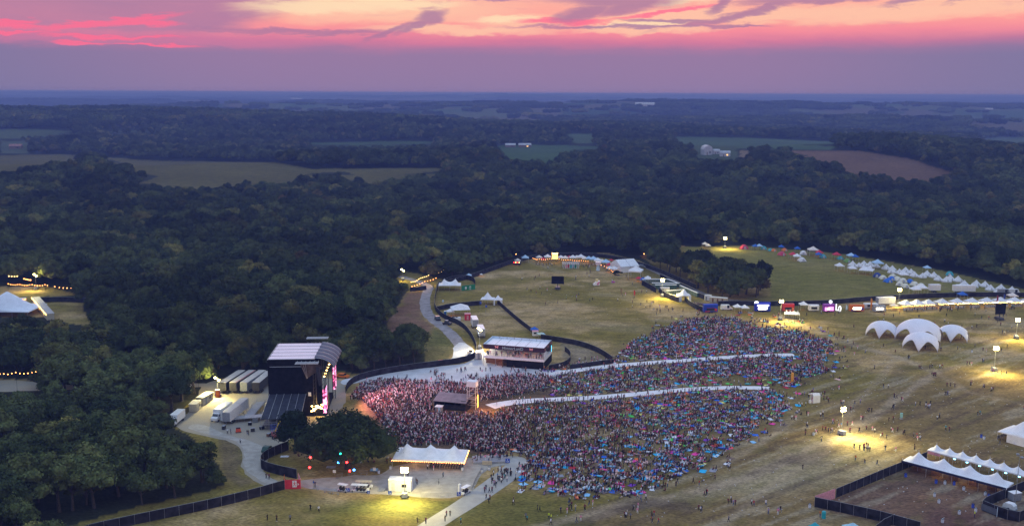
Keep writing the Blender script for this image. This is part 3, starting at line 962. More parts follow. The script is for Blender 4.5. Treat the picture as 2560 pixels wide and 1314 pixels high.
wa = noise(comb.outputs[0], 1.0, 5, 0.6, (0, 0, 0), 0.4); wb = noise(comb.outputs[0], 2.3, 5, 0.6, (7, 3, 0), 0.3); wc = noise(comb.outputs[0], 6.0, 6, 0.65, (2, 9, 0), 0.5)
uw = mth('ADD', u, mth('MULTIPLY', mth('SUBTRACT', wa, 0.5), 2.6))
vw = mth('ADD', mth('ADD', v, mth('MULTIPLY', mth('SUBTRACT', wb, 0.5), 0.42)), mth('MULTIPLY', mth('SUBTRACT', wc, 0.5), 0.22))


def sm(x, lo, hi):
    m = n.new("ShaderNodeMapRange"); m.interpolation_type = 'SMOOTHSTEP'
    l.new(x, m.inputs[0]); m.inputs[1].default_value = lo; m.inputs[2].default_value = hi
    return m.outputs[0]


def blob(px, py, rx, ry, tilt=0.0, soft=0.1):
    soft = min(soft, 0.15)
    cu = (px - 1280) / 100; cv = (235 - py) / 100
    du = mth('SUBTRACT', uw, cu); dv = mth('SUBTRACT', mth('SUBTRACT', vw, cv), mth('MULTIPLY', du, tilt))
    a = mth('DIVIDE', du, rx / 100); b_ = mth('DIVIDE', dv, ry / 100)
    r2 = mth('ADD', mth('MULTIPLY', a, a), mth('MULTIPLY', b_, b_))
    return mth('SUBTRACT', 1.0, sm(r2, soft, 1.5))


def union(L):
    o = L[0]
    for q in L[1:]: o = mth('MAXIMUM', o, q)
    return o


vb = mth('ADD', v, mth('MULTIPLY', mth('SUBTRACT', wb, 0.5), 0.30))
base = ramp(mth('DIVIDE', vb, 2.6, clamp=True), [
    (0.00, (0.285, 0.205, 0.375)), (0.34, (0.315, 0.200, 0.365)), (0.40, (0.40, 0.20, 0.36)), (0.47, (0.66, 0.205, 0.345)),
    (0.55, (0.93, 0.27, 0.34)), (0.66, (1.0, 0.36, 0.33)), (0.80, (1.0, 0.44, 0.36)), (1.0, (1.0, 0.52, 0.42))])
side = mth('MULTIPLY', sm(mth('ABSOLUTE', mth('ADD', u, 0.5)), 5.0, 13.5), mth('SUBTRACT', 1.0, sm(v, 0.85, 1.6)))
base = mixrgb(mth('MULTIPLY', side, 0.75), base, (0.19, 0.185, 0.35))
# the left bank: rosy mauve, its right edge slanting up
slant = mth('SUBTRACT', uw, mth('MULTIPLY', mth('SUBTRACT', v, 1.65), 2.6))
bank = mth('MULTIPLY', mth('SUBTRACT', 1.0, sm(slant, -6.9, -5.7)), sm(vw, 1.22, 1.45))
base = mixrgb(mth('MULTIPLY', bank, 0.95), base, mixrgb(wa, (0.33, 0.20, 0.37), (0.60, 0.23, 0.36)))
pinkleft = mth('MULTIPLY', mth('SUBTRACT', 1.0, sm(u, -7.5, -3.5)), mth('MULTIPLY', sm(vw, 0.98, 1.12), mth('SUBTRACT', 1.0, sm(vw, 1.20, 1.50))))
base = mixrgb(mth('MULTIPLY', pinkleft, 0.6), base, (0.62, 0.20, 0.36))
# peach light between the clouds
warm = union([blob(960, 40, 330, 32, 0.01), blob(1150, 84, 260, 13, 0.0), blob(1300, 62, 120, 18), blob(1640, 52, 190, 22, 0.08), blob(1900, 55, 170, 18, 0.10), blob(2200, 50, 420, 22, 0.02), blob(2450, 14, 240, 16), blob(1850, 3, 300, 7), blob(1580, 84, 170, 9)])
base = mixrgb(mth('MULTIPLY', warm, 0.9), base, (1.0, 0.56, 0.40))
pale = union([blob(820, 36, 190, 17, 0.02), blob(1000, 26, 170, 13, 0.0), blob(1270, 58, 90, 9), blob(1560, 72, 110, 8, 0.05), blob(1700, 14, 90, 8, 0.1), blob(1000, 8, 80, 4), blob(1110, 6, 60, 4)])
base = mixrgb(mth('MULTIPLY', pale, 0.7), base, (1.0, 0.78, 0.50))
hot = union([blob(70, 97, 190, 9, 0.0, 0.2), blob(165, 88, 60, 7, 0.1, 0.2), blob(340, 82, 170, 8, 0.16, 0.2), blob(440, 76, 60, 7, -0.05, 0.2), blob(330, 114, 170, 6, 0.0, 0.2), blob(290, 128, 70, 4, 0.0, 0.2), blob(455, 130, 90, 3.5, 0.0, 0.2), blob(80, 112, 120, 3.5, 0.0, 0.2), blob(1400, 64, 110, 8, 0.0, 0.2), blob(1640, 40, 150, 6, 0.14, 0.2)])
base = mixrgb(mth('MULTIPLY', hot, 0.85), base, (1.0, 0.165, 0.30))
mauve = union([blob(760, 92, 250, 9, -0.01), blob(980, 90, 60, 10, 0.4), blob(1085, 56, 56, 19, 0.22, 0.5), blob(1030, 78, 50, 12, 0.45, 0.4), blob(1090, 6, 220, 8), blob(1240, 10, 90, 6), blob(1520, 8, 190, 26, 0.0), blob(1440, 42, 62, 20, 0.3), blob(1550, 25, 120, 18, 0.18),
               blob(1790, 20, 60, 12, 0.45), blob(1780, 55, 190, 9, 0.16), blob(1900, 34, 90, 9, 0.2), blob(1570, 77, 300, 5, 0.0), blob(1640, 64, 120, 5, -0.03), blob(1800, 80, 90, 4), blob(2040, 17, 240, 11, 0.03), blob(2300, 12, 260, 7, 0.03), blob(2210, 28, 80, 7, 0.1), blob(2340, 28, 45, 7, 0.15)])
fine = noise(comb.outputs[0], 3.2, 7, 0.7, (4, 1, 0), 0.8)
dark = mixrgb(fine, (0.34, 0.19, 0.35), (0.47, 0.215, 0.36))
base = mixrgb(mth('MULTIPLY', mauve, 0.84), base, dark)
strk = mth('MULTIPLY', sm(fine, 0.55, 0.66), mth('MULTIPLY', sm(v, 1.3, 1.6), 0.18))
base = mixrgb(strk, base, (0.62, 0.26, 0.38))
# the sky overhead: dusk blue, with a little of the physical sky in it
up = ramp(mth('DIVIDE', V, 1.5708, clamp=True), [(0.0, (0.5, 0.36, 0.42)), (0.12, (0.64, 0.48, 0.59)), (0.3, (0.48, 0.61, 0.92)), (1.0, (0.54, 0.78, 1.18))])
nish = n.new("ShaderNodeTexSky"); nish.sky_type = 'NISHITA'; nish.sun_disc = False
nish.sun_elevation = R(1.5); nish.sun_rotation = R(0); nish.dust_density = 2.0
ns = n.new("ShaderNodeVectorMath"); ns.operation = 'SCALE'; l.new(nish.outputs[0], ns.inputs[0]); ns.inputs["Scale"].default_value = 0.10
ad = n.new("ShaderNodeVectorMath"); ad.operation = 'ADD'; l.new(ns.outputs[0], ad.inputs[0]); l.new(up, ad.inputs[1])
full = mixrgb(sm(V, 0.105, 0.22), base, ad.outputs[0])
full = mixrgb(sm(V, 0.0, -0.02), full, (0.03, 0.03, 0.05))
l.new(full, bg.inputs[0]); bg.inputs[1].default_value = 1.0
world.cycles.sampling_method = 'AUTOMATIC'

sd = bpy.data.lights.new("sun", 'SUN'); sd.energy = 0.22; sd.angle = R(12); sd.color = (1.0, 0.62, 0.62)
so = bpy.data.objects.new("sun", sd); COL.objects.link(so)
so.rotation_euler = Euler((R(-76), 0, R(0)))     # low in front of the camera, beyond the horizon glow
so.location = (0, 400, 200)

hz = bpy.data.materials.new("evening_air"); hz.use_nodes = True
hn = hz.node_tree.nodes; hn.remove(hn["Principled BSDF"])
pv = hn.new("ShaderNodeVolumePrincipled"); hz.node_tree.links.new(pv.outputs[0], hn["Material Output"].inputs["Volume"])
pv.inputs["Absorption Color"].default_value = (0.264, 0.192, 0.0, 1); pv.inputs["Color"].default_value = (0.222, 0.315, 0.80, 1); pv.inputs["Density"].default_value = 0.00021; pv.inputs["Anisotropy"].default_value = 0.0
hb = MB(); hb.box((0, 13500, -70), (56000, 28400, 175))
ho = hb.build("haze", hz); tag(ho, kind='stuff', label="bluish evening air")
ho.display_type = 'WIRE'

SC.view_settings.view_transform = 'Standard'; SC.view_settings.look = 'None'; SC.view_settings.gamma = 1; SC.view_settings.exposure = 0.0
SC.view_settings.use_curve_mapping = False
cy = SC.cycles
cy.use_denoising = True
cy.max_bounces = 4; cy.diffuse_bounces = 2; cy.glossy_bounces = 2; cy.transmission_bounces = 2; cy.volume_bounces = 0; cy.transparent_max_bounces = 4
cy.caustics_reflective = False; cy.caustics_refractive = False
cy.sample_clamp_indirect = 3.0
cy.use_adaptive_sampling = True; cy.adaptive_threshold = 0.01
# ------------------------------------------------------------------ tent builders
def grid_roof(L, Dp, npk, he, hp, name, m, parent, power=2.1, nx=None, overh=0.0, ridge=0.42):
    """tensioned canopy, high points along the long axis; origin at the front left foot"""
    nx = nx or npk * 12; ny = 12; vs = []; fs = []
    for j in range(ny + 1):
        for i in range(nx + 1):
            u_ = i / nx; v_ = j / ny
            x_ = u_ * L; y_ = v_ * Dp
            yn = abs(2 * v_ - 1)
            cell_ = u_ * npk; t_ = abs((cell_ % 1) * 2 - 1)
            if i == nx: t_ = 1
            r_ = math.hypot(t_, yn * 1.0)
            pk = max(0.0, 1 - r_) ** power
            endk = min(1, min(u_, 1 - u_) * npk * 2)
            sad = ridge * (1 - yn) * (0.35 + 0.65 * endk) * endk
            z = he + (hp - he) * max(pk + sad * (1 - pk), 0)
            if j in (0, ny) or i in (0, nx):
                sc_ = abs(math.sin(u_ * npk * PI)) if j in (0, ny) else abs(math.sin(v_ * PI))
                z -= 0.0 + 0.12 * (1 - sc_) * 0 - 0.10 * sc_
            vs.append((x_, y_, z))
    w = nx + 1
    for j in range(ny):
        for i in range(nx):
            fs.append((j * w + i, j * w + i + 1, (j + 1) * w + i + 1, (j + 1) * w + i))
    b = MB(); b.add(vs, fs)
    # hem all round
    ring = [i for i in range(w)] + [j * w + nx for j in range(1, ny + 1)] + [ny * w + i for i in range(nx - 1, -1, -1)] + [j * w for j in range(ny - 1, 0, -1)]
    hv = []; n_ = len(ring)
    for k in ring:
        hv.append(vs[k]); hv.append((vs[k][0], vs[k][1], vs[k][2] - 0.28))
    hf = [(2 * k, 2 * ((k + 1) % n_), 2 * ((k + 1) % n_) + 1, 2 * k + 1) for k in range(n_)]
    b.add(hv, hf)
    o = b.build(name, m, parent, smooth=False)
    me = o.data
    me.polygons.foreach_set("use_smooth", [k < len(fs) for k in range(len(me.polygons))])
    md = o.modifiers.new("thick", 'SOLIDIFY'); md.thickness = 0.03
    return o


def pole(parent, x, y, h, r=0.05, name="pole", m=None):
    b = MB(); b.tube((0, 0, 0), (0, 0, h), r, r, 6)
    return b.build(name, m or M_ALU, parent, loc=(x, y, 0))


def dup(o, parent, loc, rz=0.0, sc=None):
    c = o.copy(); COL.objects.link(c); c.parent = parent; c.location = loc; c.rotation_euler[2] = rz
    if sc: c.scale = sc
    return c


def make_popup(label, m=None, w=3.0, he=2.15, hp=3.25, cat="canopy", name="pop_up_canopy", wall=False, group=None):
    t = thing(name, label, cat, group=group)
    b = MB(); n_ = 6; vs = []; fs = []
    # four concave faces
    N = 8
    for j in range(N + 1):
        for i in range(N + 1):
            x_ = (i / N - .5); y_ = (j / N - .5); k = max(abs(x_), abs(y_)) * 2
            z = he + (hp - he) * (1 - k) ** 1.25
            vs.append((x_ * w, y_ * w, z))
    for j in range(N):
        for i in range(N):
            fs.append((j * (N + 1) + i, j * (N + 1) + i + 1, (j + 1) * (N + 1) + i + 1, (j + 1) * (N + 1) + i))
    b.add(vs, fs)
    h2 = w / 2
    for (x0, y0, x1, y1) in ((-h2, -h2, h2, -h2), (h2, -h2, h2, h2), (h2, h2, -h2, h2), (-h2, h2, -h2, -h2)):
        b.add([(x0, y0, he), (x1, y1, he), (x1, y1, he - .3), (x0, y0, he - .3)], [(0, 1, 2, 3)])
    c = b.build("canopy", m or M_WHITE, t, smooth=False); md = c.modifiers.new("thick", 'SOLIDIFY'); md.thickness = 0.03
    lg = None
    for sx in (-1, 1):
        for sy in (-1, 1):
            lg = pole(t, sx * (h2 - .08), sy * (h2 - .08), he, 0.04, "leg") if lg is None else dup(lg, t, (sx * (h2 - .08), sy * (h2 - .08), 0))
    if wall:
        b = MB(); b.box((0, h2 - .05, 0.05), (w - .2, .04, he - .1)); b.box((-h2 + .05, 0, 0.05), (.04, w - .3, he - .1))
        b.build("side_wall", M_WHITE, t)
    return t


def make_bell(label):
    t = thing("bell_tent", label, "tent", group="white bell tents in rows on the camp field")
    n_ = 16; r = 2.5; vs = []; fs = []
    prof = [(r, 0.02), (r * .985, 0.65), (r * .62, 1.35), (r * .30, 2.15), (0.05, 3.05)]
    for rr2, z in prof:
        for k in range(n_):
            a = 2 * PI * k / n_; q = rr2 * (1 + 0.03 * (k % 2))
            vs.append((q * math.cos(a), q * math.sin(a), z))
    for i in range(len(prof) - 1):
        for k in range(n_):
            a = i * n_ + k; b_ = i * n_ + (k + 1) % n_
            fs.append((a, b_, b_ + n_, a + n_))
    fs.append(tuple((len(prof) - 1) * n_ + k for k in range(n_)))
    b = MB(); b.add(vs, fs); b.build("canvas", M_CREAMW, t)
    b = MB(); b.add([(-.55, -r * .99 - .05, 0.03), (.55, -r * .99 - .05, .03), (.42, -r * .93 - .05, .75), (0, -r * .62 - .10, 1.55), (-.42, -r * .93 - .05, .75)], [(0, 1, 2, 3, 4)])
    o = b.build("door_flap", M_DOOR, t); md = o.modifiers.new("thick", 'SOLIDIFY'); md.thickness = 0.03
    b = MB(); b.tube((0, 0, 0), (0, 0, 3.25), 0.035); b.build("centre_pole", M_WOOD, t)
    return t


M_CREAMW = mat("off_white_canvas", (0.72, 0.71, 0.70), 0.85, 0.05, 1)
M_DOOR = mat("darker_door_canvas", (0.42, 0.39, 0.36), 0.9, 0.1, 1)  # darker canvas colour for the door flaps


def make_dome(label, m, m2, w=3.0, h=1.7, name="dome_tent", group=None):
    t = thing(name, label, "tent", group=group)
    b = MB(); N = 10; vs = []; fs = []
    for j in range(N + 1):
        for i in range(N + 1):
            x_ = (i / N * 2 - 1); y_ = (j / N * 2 - 1)
            z = h * max(0, (1 - x_ ** 2 * .98)) ** .55 * max(0, (1 - y_ ** 2 * .98)) ** .55 * (1.0) + .02
            vs.append((x_ * w / 2, y_ * w / 2, z))
    for j in range(N):
        for i in range(N):
            fs.append((j * (N + 1) + i, j * (N + 1) + i + 1, (j + 1) * (N + 1) + i + 1, (j + 1) * (N + 1) + i))
    b.add(vs, fs); b.build("fly_sheet", m, t)
    b = MB(); b.add([(-.5, -w / 2 - .05, .05), (.5, -w / 2 - .05, .05), (.4, -w / 2 + .08, h * .55), (0, -w / 2 + .16, h * .72), (-.4, -w / 2 + .08, h * .55)], [(0, 1, 2, 3, 4)])
    o = b.build("door_flap", m2, t); md = o.modifiers.new("thick", 'SOLIDIFY'); md.thickness = 0.03
    return t


def multi_peak(name, label, p_left, p_right, depth, npk, he, hp, cat="tent", npoles=None, m=None, ridge=0.42, group=None):
    """p_left/p_right: photo points of the ground under the front eave's ends"""
    a = P(*p_left); b_ = P(*p_right); L = (b_ - a).length
    t = thing(name, label, cat, a, ang(a, b_), group)
    grid_roof(L, depth, npk, he, hp, "canopy", m or M_WHITE, t, ridge=ridge)
    npoles = npoles or npk + 1
    first = None
    for k in range(npoles):
        for y_ in (0.06, depth - .06):
            x_ = min(max(k / (npoles - 1) * L, 0.06), L - .06)
            first = pole(t, x_, y_, he) if first is None else dup(first, t, (x_, y_, 0))
    cp = None
    for k in range(npk):
        x_ = (k + .5) / npk * L
        cp = pole(t, x_, depth / 2, hp + .5, .07, "mast") if cp is None else dup(cp, t, (x_, depth / 2, 0))
    return t, L


# ------------------------------------------------------------------ fences
def fence(label, px, h=2.4, name="scrim_fence", post_step=3.0, posts=True, m=None, closed=False, sm_=2, cap=True, thick=0.06, group=None):
    h = h if posts else h * .84
    pts = [Vector((*q, 0)) for q in W(chaikin(px, sm_, False) if sm_ else px)]
    t = thing(name, label, "fence", pts[0], 0, group)
    o0 = pts[0]; pts = [p - o0 for p in pts]
    # resample
    seg = []; Ltot = 0; cum = [0]
    for a, b_ in zip(pts[:-1], pts[1:]): Ltot += (b_ - a).length; cum.append(Ltot)

    def at(s):
        for i in range(len(cum) - 1):
            if s <= cum[i + 1] or i == len(cum) - 2:
                q = (s - cum[i]) / max(cum[i + 1] - cum[i], 1e-6); return pts[i].lerp(pts[i + 1], min(q, 1))
    n_ = max(2, int(Ltot / post_step)); Q = [at(Ltot * i / n_) for i in range(n_ + 1)]
    b = MB(); vs = []; fs = []
    for i, p in enumerate(Q):
        d = (Q[min(i + 1, n_)] - Q[max(i - 1, 0)]).normalized(); w = Vector((-d.y, d.x, 0)) * thick / 2
        j = Vector((0, 0, random.uniform(-.05, .05)))
        vs += [p + w + Vector((0, 0, .03)), p - w + Vector((0, 0, .03)), p - w + Vector((0, 0, h)) + j, p + w + Vector((0, 0, h)) + j]
    for i in range(n_):
        a = 4 * i; c = a + 4
        fs += [(a, c, c + 3, a + 3), (a + 1, a + 2, c + 2, c + 1), (a + 3, c + 3, c + 2, a + 2), (a, a + 1, c + 1, c)]
    fs += [(0, 3, 2, 1), (4 * n_, 4 * n_ + 1, 4 * n_ + 2, 4 * n_ + 3)]
    b.add(vs, fs); b.build("screen_fabric", m or M_FENCE, t)
    if cap:
        b = MB()
        for i in range(n_):
            b.tube(Q[i] + Vector((0, 0, h + .03)), Q[i + 1] + Vector((0, 0, h + .03)), .035, .035, 4, cap=False)
        b.build("top_rail", M_STEEL, t)
    if posts:
        f_ = None
        for i, p in enumerate(Q):
            if i > 95: break
            d = (Q[min(i + 1, n_)] - Q[max(i - 1, 0)]).normalized()
            q = p + Vector((d.y, -d.x, 0)) * (thick / 2 + .035)
            if f_ is None:
                pb = MB(); pb.tube((0, 0, 0), (0, 0, h + .1), .035, .035, 5); f_ = pb.build("post", M_STEEL, t, loc=q)
            else: dup(f_, t, q)
    return t


# ------------------------------------------------------------------ vehicles
def wheels(t, spots, r=0.5, w=0.3, name="wheel"):
    f_ = None
    for x_, y_ in spots:
        if f_ is None:
            b = MB(); b.tube((0, -w / 2, 0), (0, w / 2, 0), r, r, 12, mi=0); b.tube((0, -w / 2 - .01, 0), (0, w / 2 + .01, 0), r * .5, r * .5, 8, mi=1)
            f_ = b.build(name, [M_TYRE, M_GREYP], t, loc=(x_, y_, r))
        else: dup(f_, t, (x_, y_, r))


def semi_trailer(label, loc, rz, body=None, roof=None, L=16.0, group=None):
    t = thing("semi_trailer", label, "trailer", loc, rz, group)
    b = MB(); b.box((0, L / 2, 1.15), (2.6, L, 2.9))
    for k in range(int(L / 1.2)):
        for s in (-1, 1): b.box((s * 1.315, .6 + k * 1.2, 1.25), (.03, .05, 2.7))
    b.build("body", body or M_PAINTW, t)
    b = MB(); b.prism([(-1.32, 4.05), (1.32, 4.05), (1.28, 4.12), (0, 4.17), (-1.28, 4.12)], 'y', .02, L - .02); b.build("roof", roof or M_PAINTW, t)
    b = MB(); b.box((0, -.03, 1.2), (2.4, .05, 2.75)); b.box((0, -.07, 1.2), (.05, .04, 2.7)); b.build("rear_door", M_GREYP if body is None else body, t)
    wheels(t, [(-1.05, 1.8), (1.05, 1.8), (-1.05, 3.1), (1.05, 3.1)], .5, .4)
    b = MB(); b.box((-.8, L - 3.5, 0), (.12, .12, 1.2)); b.box((.8, L - 3.5, 0), (.12, .12, 1.2)); b.box((0, L / 2, .95), (1.0, L - 1, .2)); b.build("chassis", M_DKSTEEL, t)
    return t


def box_truck(label, loc, rz, L=5.5, body=None, cab=None, h=2.4, stripe=None):
    t = thing("box_truck", label, "truck", loc, rz)
    b = MB(); b.box((0, L / 2, .85), (2.4, L, h)); b.build("cargo_box", body or M_PAINTW, t)
    b = MB(); b.prism([(-2.1, .55), (-2.15, 1.35), (-1.25, 1.65), (-.85, 2.45), (-.05, 2.5), (-.05, .55)], 'x', -1.05, 1.05)
    b.build("cab", cab or M_PAINTW, t)
    b = MB(); b.add([(-.95, -1.32, 1.68), (.95, -1.32, 1.68), (.9, -.93, 2.38), (-.9, -.93, 2.38)], [(0, 1, 2, 3)])
    for s in (-1, 1): b.box((s * 1.06, -.6, 1.55), (.02, .8, .6))
    b.build("window", M_GLASS, t)
    for s in (-1, 1):
        b = MB(); b.box((s * .8, -2.17, .95), (.3, .04, .18)); b.build("headlight", M_PAINTW, t)
    wheels(t, [(-.95, -1.4), (.95, -1.4), (-.95, L * .7), (.95, L * .7)], .42, .3)
    if stripe:
        b = MB(); b.box((0, L / 2, 1.5), (2.44, L * .6, .7)); b.build("side_graphic", stripe, t)
    return t


def car(label, loc, rz, m, L=4.6, h=1.55, name="parked_car", cat="car", van=False):
    t = thing(name, label, cat, loc, rz)
    b = MB()
    if van: prof = [(-L / 2, .35), (-L / 2, 1.0), (-L / 2 + .9, 1.25), (-L / 2 + 1.5, h), (L / 2 - .1, h), (L / 2, .9), (L / 2, .35)]
    else: prof = [(-L / 2, .35), (-L / 2, .85), (-L / 2 + 1.1, 1.0), (-L / 2 + 1.75, h), (L / 2 - .9, h), (L / 2 - .15, 1.0), (L / 2, .9), (L / 2, .35)]
    b.prism(prof, 'x', -.92, .92); b.build("body", m, t)
    b = MB()
    for s in (-1, 1): b.box((s * .925, .15 if not van else -.6, 1.02), (.02, L * .48 if not van else L * .2, h - 1.15))
    xf = -L / 2 + (1.13 if not van else .93)
    b.add([(-.8, xf - .02, 1.04 if not van else 1.3), (.8, xf - .02, 1.04 if not van else 1.3), (.75, xf + .54, h - .06), (-.75, xf + .54, h - .06)], [(0, 1, 2, 3)])
    b.build("window", M_GLASS, t)
    wheels(t, [(-.82, -L / 2 + .85), (.82, -L / 2 + .85), (-.82, L / 2 - .85), (.82, L / 2 - .85)], .34, .22)
    return t


def golf_cart(label, loc, rz, roof=None, L=2.8):
    t = thing("golf_cart", label, "cart", loc, rz)
    b = MB(); b.prism([(-L / 2, .3), (-L / 2, .75), (-L / 2 + .5, .9), (-L / 2 + .75, .4), (L / 2, .4), (L / 2, .3)], 'x', -.6, .6); b.build("body", M_PAINTW, t)
    n_ = max(1, int((L - 1.2) / .85))
    for k in range(n_):
        b = MB(); y_ = -L / 2 + 1.15 + k * .85; b.box((0, y_, .4), (1.1, .45, .4)); b.box((0, y_ + .25, .8), (1.1, .1, .5)); b.build("seat", M_DKSTEEL, t)
    b = MB(); b.box((0, .1, 1.85), (1.3, L - .3, .07)); b.build("roof", roof or M_PAINTW, t)
    f_ = None
    for sx in (-.55, .55):
        for y_ in (-L / 2 + .5, L / 2 - .2):
            f_ = pole(t, sx, y_, 1.85, .025, "roof_post") if f_ is None else dup(f_, t, (sx, y_, 0))
    wheels(t, [(-.52, -L / 2 + .4), (.52, -L / 2 + .4), (-.52, L / 2 - .45), (.52, L / 2 - .45)], .24, .18)
    return t


def food_trailer(name, label, loc, rz, m, L=5.0, h=2.4, trim=None, lit=True, cat="food stall", hatch=True):
    t = thing(name, label, cat, loc, rz)
    b = MB(); b.prism([(-1.1, .45), (-1.15, 2.6 * h / 2.4), (-.9, 2.85 * h / 2.4), (.9, 2.85 * h / 2.4), (1.15, 2.6 * h / 2.4), (1.1, .45)], 'x', 0, L); b.build("body", m, t)
    b = MB(); b.box((L / 2, -1.17, 1.25), (L * .6, .05, .95)); b.build("serving_hatch", M_TUBE if lit else M_GLASS, t)
    b = MB(); b.add([(L * .18, -1.2, 2.3), (L * .82, -1.2, 2.3), (L * .82, -2.1, 2.55), (L * .18, -2.1, 2.55)], [(0, 1, 2, 3)]); o = b.build("awning", trim or M_PAINTW, t)
    md = o.modifiers.new("thick", 'SOLIDIFY'); md.thickness = .05
    b = MB(); b.box((L / 2, -1.4, 1.15), (L * .62, .4, .06)); b.build("counter", M_STEEL, t)
    wheels(t, [(L * .42, -.95), (L * .42, .95), (L * .6, -.95), (L * .6, .95)], .35, .22)
    b = MB(); b.tube((0, 0, .5), (-1.1, 0, .45), .06); b.tube((-1.0, 0, 0), (-1.0, 0, .5), .04); b.build("tow_bar", M_DKSTEEL, t)
    if trim:
        b = MB(); b.box((L * .25, -1.19, .6), (L * .35, .04, .5)); b.box((L * .85, -1.19, .9), (L * .18, .04, 1.1)); b.build("panel_graphic", trim, t)
    return t


def light_tower(label, foot, head_h, loc=None, energy=5200, lamps=4, col=(1.0, .86, .34), lit=True, rz=0.0, base=True, face=0.0):
    p = P(*foot) if loc is None else loc
    t = thing("light_tower", label, "floodlight", p, rz)
    if base:
        b = MB(); b.box((0, 0, .45), (1.3, 2.2, 1.0), taper=.94); b.build("generator_box", M_GREYP, t)
        b = MB(); b.tube((0, -1.1, .45), (0, -2.2, .4), .05); b.tube((-1.2, .6, .05), (1.2, .6, .05), .05); b.tube((-1.2, -.8, .05), (1.2, -.8, .05), .05); b.build("outrigger", M_DKSTEEL, t)
        wheels(t, [(-.75, 0), (.75, 0)], .33, .2)
    b = MB(); b.tube((0, 0, .3), (0, 0, head_h * .4), .10, .10, 6); b.tube((0, 0, head_h * .4), (0, 0, head_h * .72), .075, .075, 6); b.tube((0, 0, head_h * .72), (0, 0, head_h), .05, .05, 6); b.build("mast", M_STEEL, t)
    b = MB(); b.tube((-.8, 0, head_h - .05), (.8, 0, head_h - .05), .04); b.build("cross_bar", M_STEEL, t)
    for k in range(lamps):
        x_ = (-.75 + 1.5 * (k % 2)) * .72; z_ = head_h + (.42 if k < lamps / 2 else -.42)
        b = MB(); b.lathe((0, 0, -.22), [(.16, 0), (.38, .12), (.42, .42), (.16, .52)], 10)
        o = b.build("lamp_head", M_LAMP if lit else M_GREYP, t, loc=(x_, -.12, z_))
    if lit:
        lamp('POINT', "floodlight", t, (.3, -1.6, head_h + .4), energy * .7, col, .4)
        lamp('SPOT', "flood_beam", t, (0, -.8, head_h), energy * 2.4, col, .3, spot=R(130), rot=(R(-50), 0, 0))
    return t


def big_screen(label, foot, W_, H_, z0, rz=0.0):
    t = thing("screen_trailer", label, "video screen", P(*foot), rz)
    b = MB(); b.box((0, 0, z0), (W_, .35, H_)); b.build("screen_panel", M_BLACK, t)
    b = MB()
    for k in range(4): b.box((-W_ / 2 + W_ * (k + .5) / 4, .26, z0 + .1), (.1, .16, H_ - .2))
    b.box((0, .27, z0 + H_ * .3), (W_, .14, .15)); b.box((0, .27, z0 + H_ * .7), (W_, .14, .15)); b.build("back_frame", M_DKSTEEL, t)
    b = MB(); b.tube((0, .3, .8), (0, .3, z0 + H_ * .8), .22, .18, 8); b.build("mast", M_DKSTEEL, t)
    b = MB(); b.box((0, .4, .5), (2.2, 4.4, .9), taper=.9); b.box((0, -1.6, .4), (3.4, .2, .15)); b.box((0, 2.0, .4), (3.4, .2, .15)); b.build("trailer_base", M_DKSTEEL, t)
    wheels(t, [(-1.15, .2), (1.15, .2), (-1.15, 1.0), (1.15, 1.0)], .36, .22)
    return t


def make_bin(label, m, group=None):
    t = thing("litter_bin", label, "bin", group=group)
    b = MB(); b.lathe((0, 0, 0), [(.30, 0), (.34, .12), (.34, .80), (.36, .95)], 12); b.build("drum", m, t)
    b = MB(); b.lathe((0, 0, .93), [(.37, 0), (.38, .06), (.30, .10), (.26, -.02)], 12); b.build("bag_rim", M_BLACK, t)
    return t


def make_toilet(label, wall=None):
    t = thing("portable_toilet", label, "toilet", group="portable toilets in rows inside the fenced block")
    b = MB(); b.box((0, 0, .1), (1.1, 1.1, 2.05)); b.build("cabin", wall or M_TOIL, t)
    b = MB(); b.prism([(-.6, 2.15), (-.5, 2.33), (0, 2.42), (.5, 2.33), (.6, 2.15)], 'x', -.6, .6); b.build("roof", M_PAINTW, t)
    b = MB(); b.box((0, -.565, .2), (.75, .03, 1.85)); b.build("door", M_TOILD, t)
    return t


M_TOIL = mat("dark_green_plastic", (0.05, 0.11, 0.08), 0.5, 0.1, 2)
M_TOILD = mat("grey_green_door", (0.16, 0.20, 0.18), 0.5, 0.1, 2)


def feather_flag(label, foot, m, h=4.5):
    t = thing("feather_flag", label, "flag", P(*foot))
    b = MB(); b.tube((0, 0, 0), (0, 0, h), .04, .02, 5); b.build("flag_pole", M_ALU, t)
    b = MB(); b.prism([(.03, .8), (.03, h), (.35, h + .1), (.75, h - .4), (.85, h - 1.3), (.7, .8)], 'y', -.015, .015); b.build("flag_cloth", m, t)
    return t


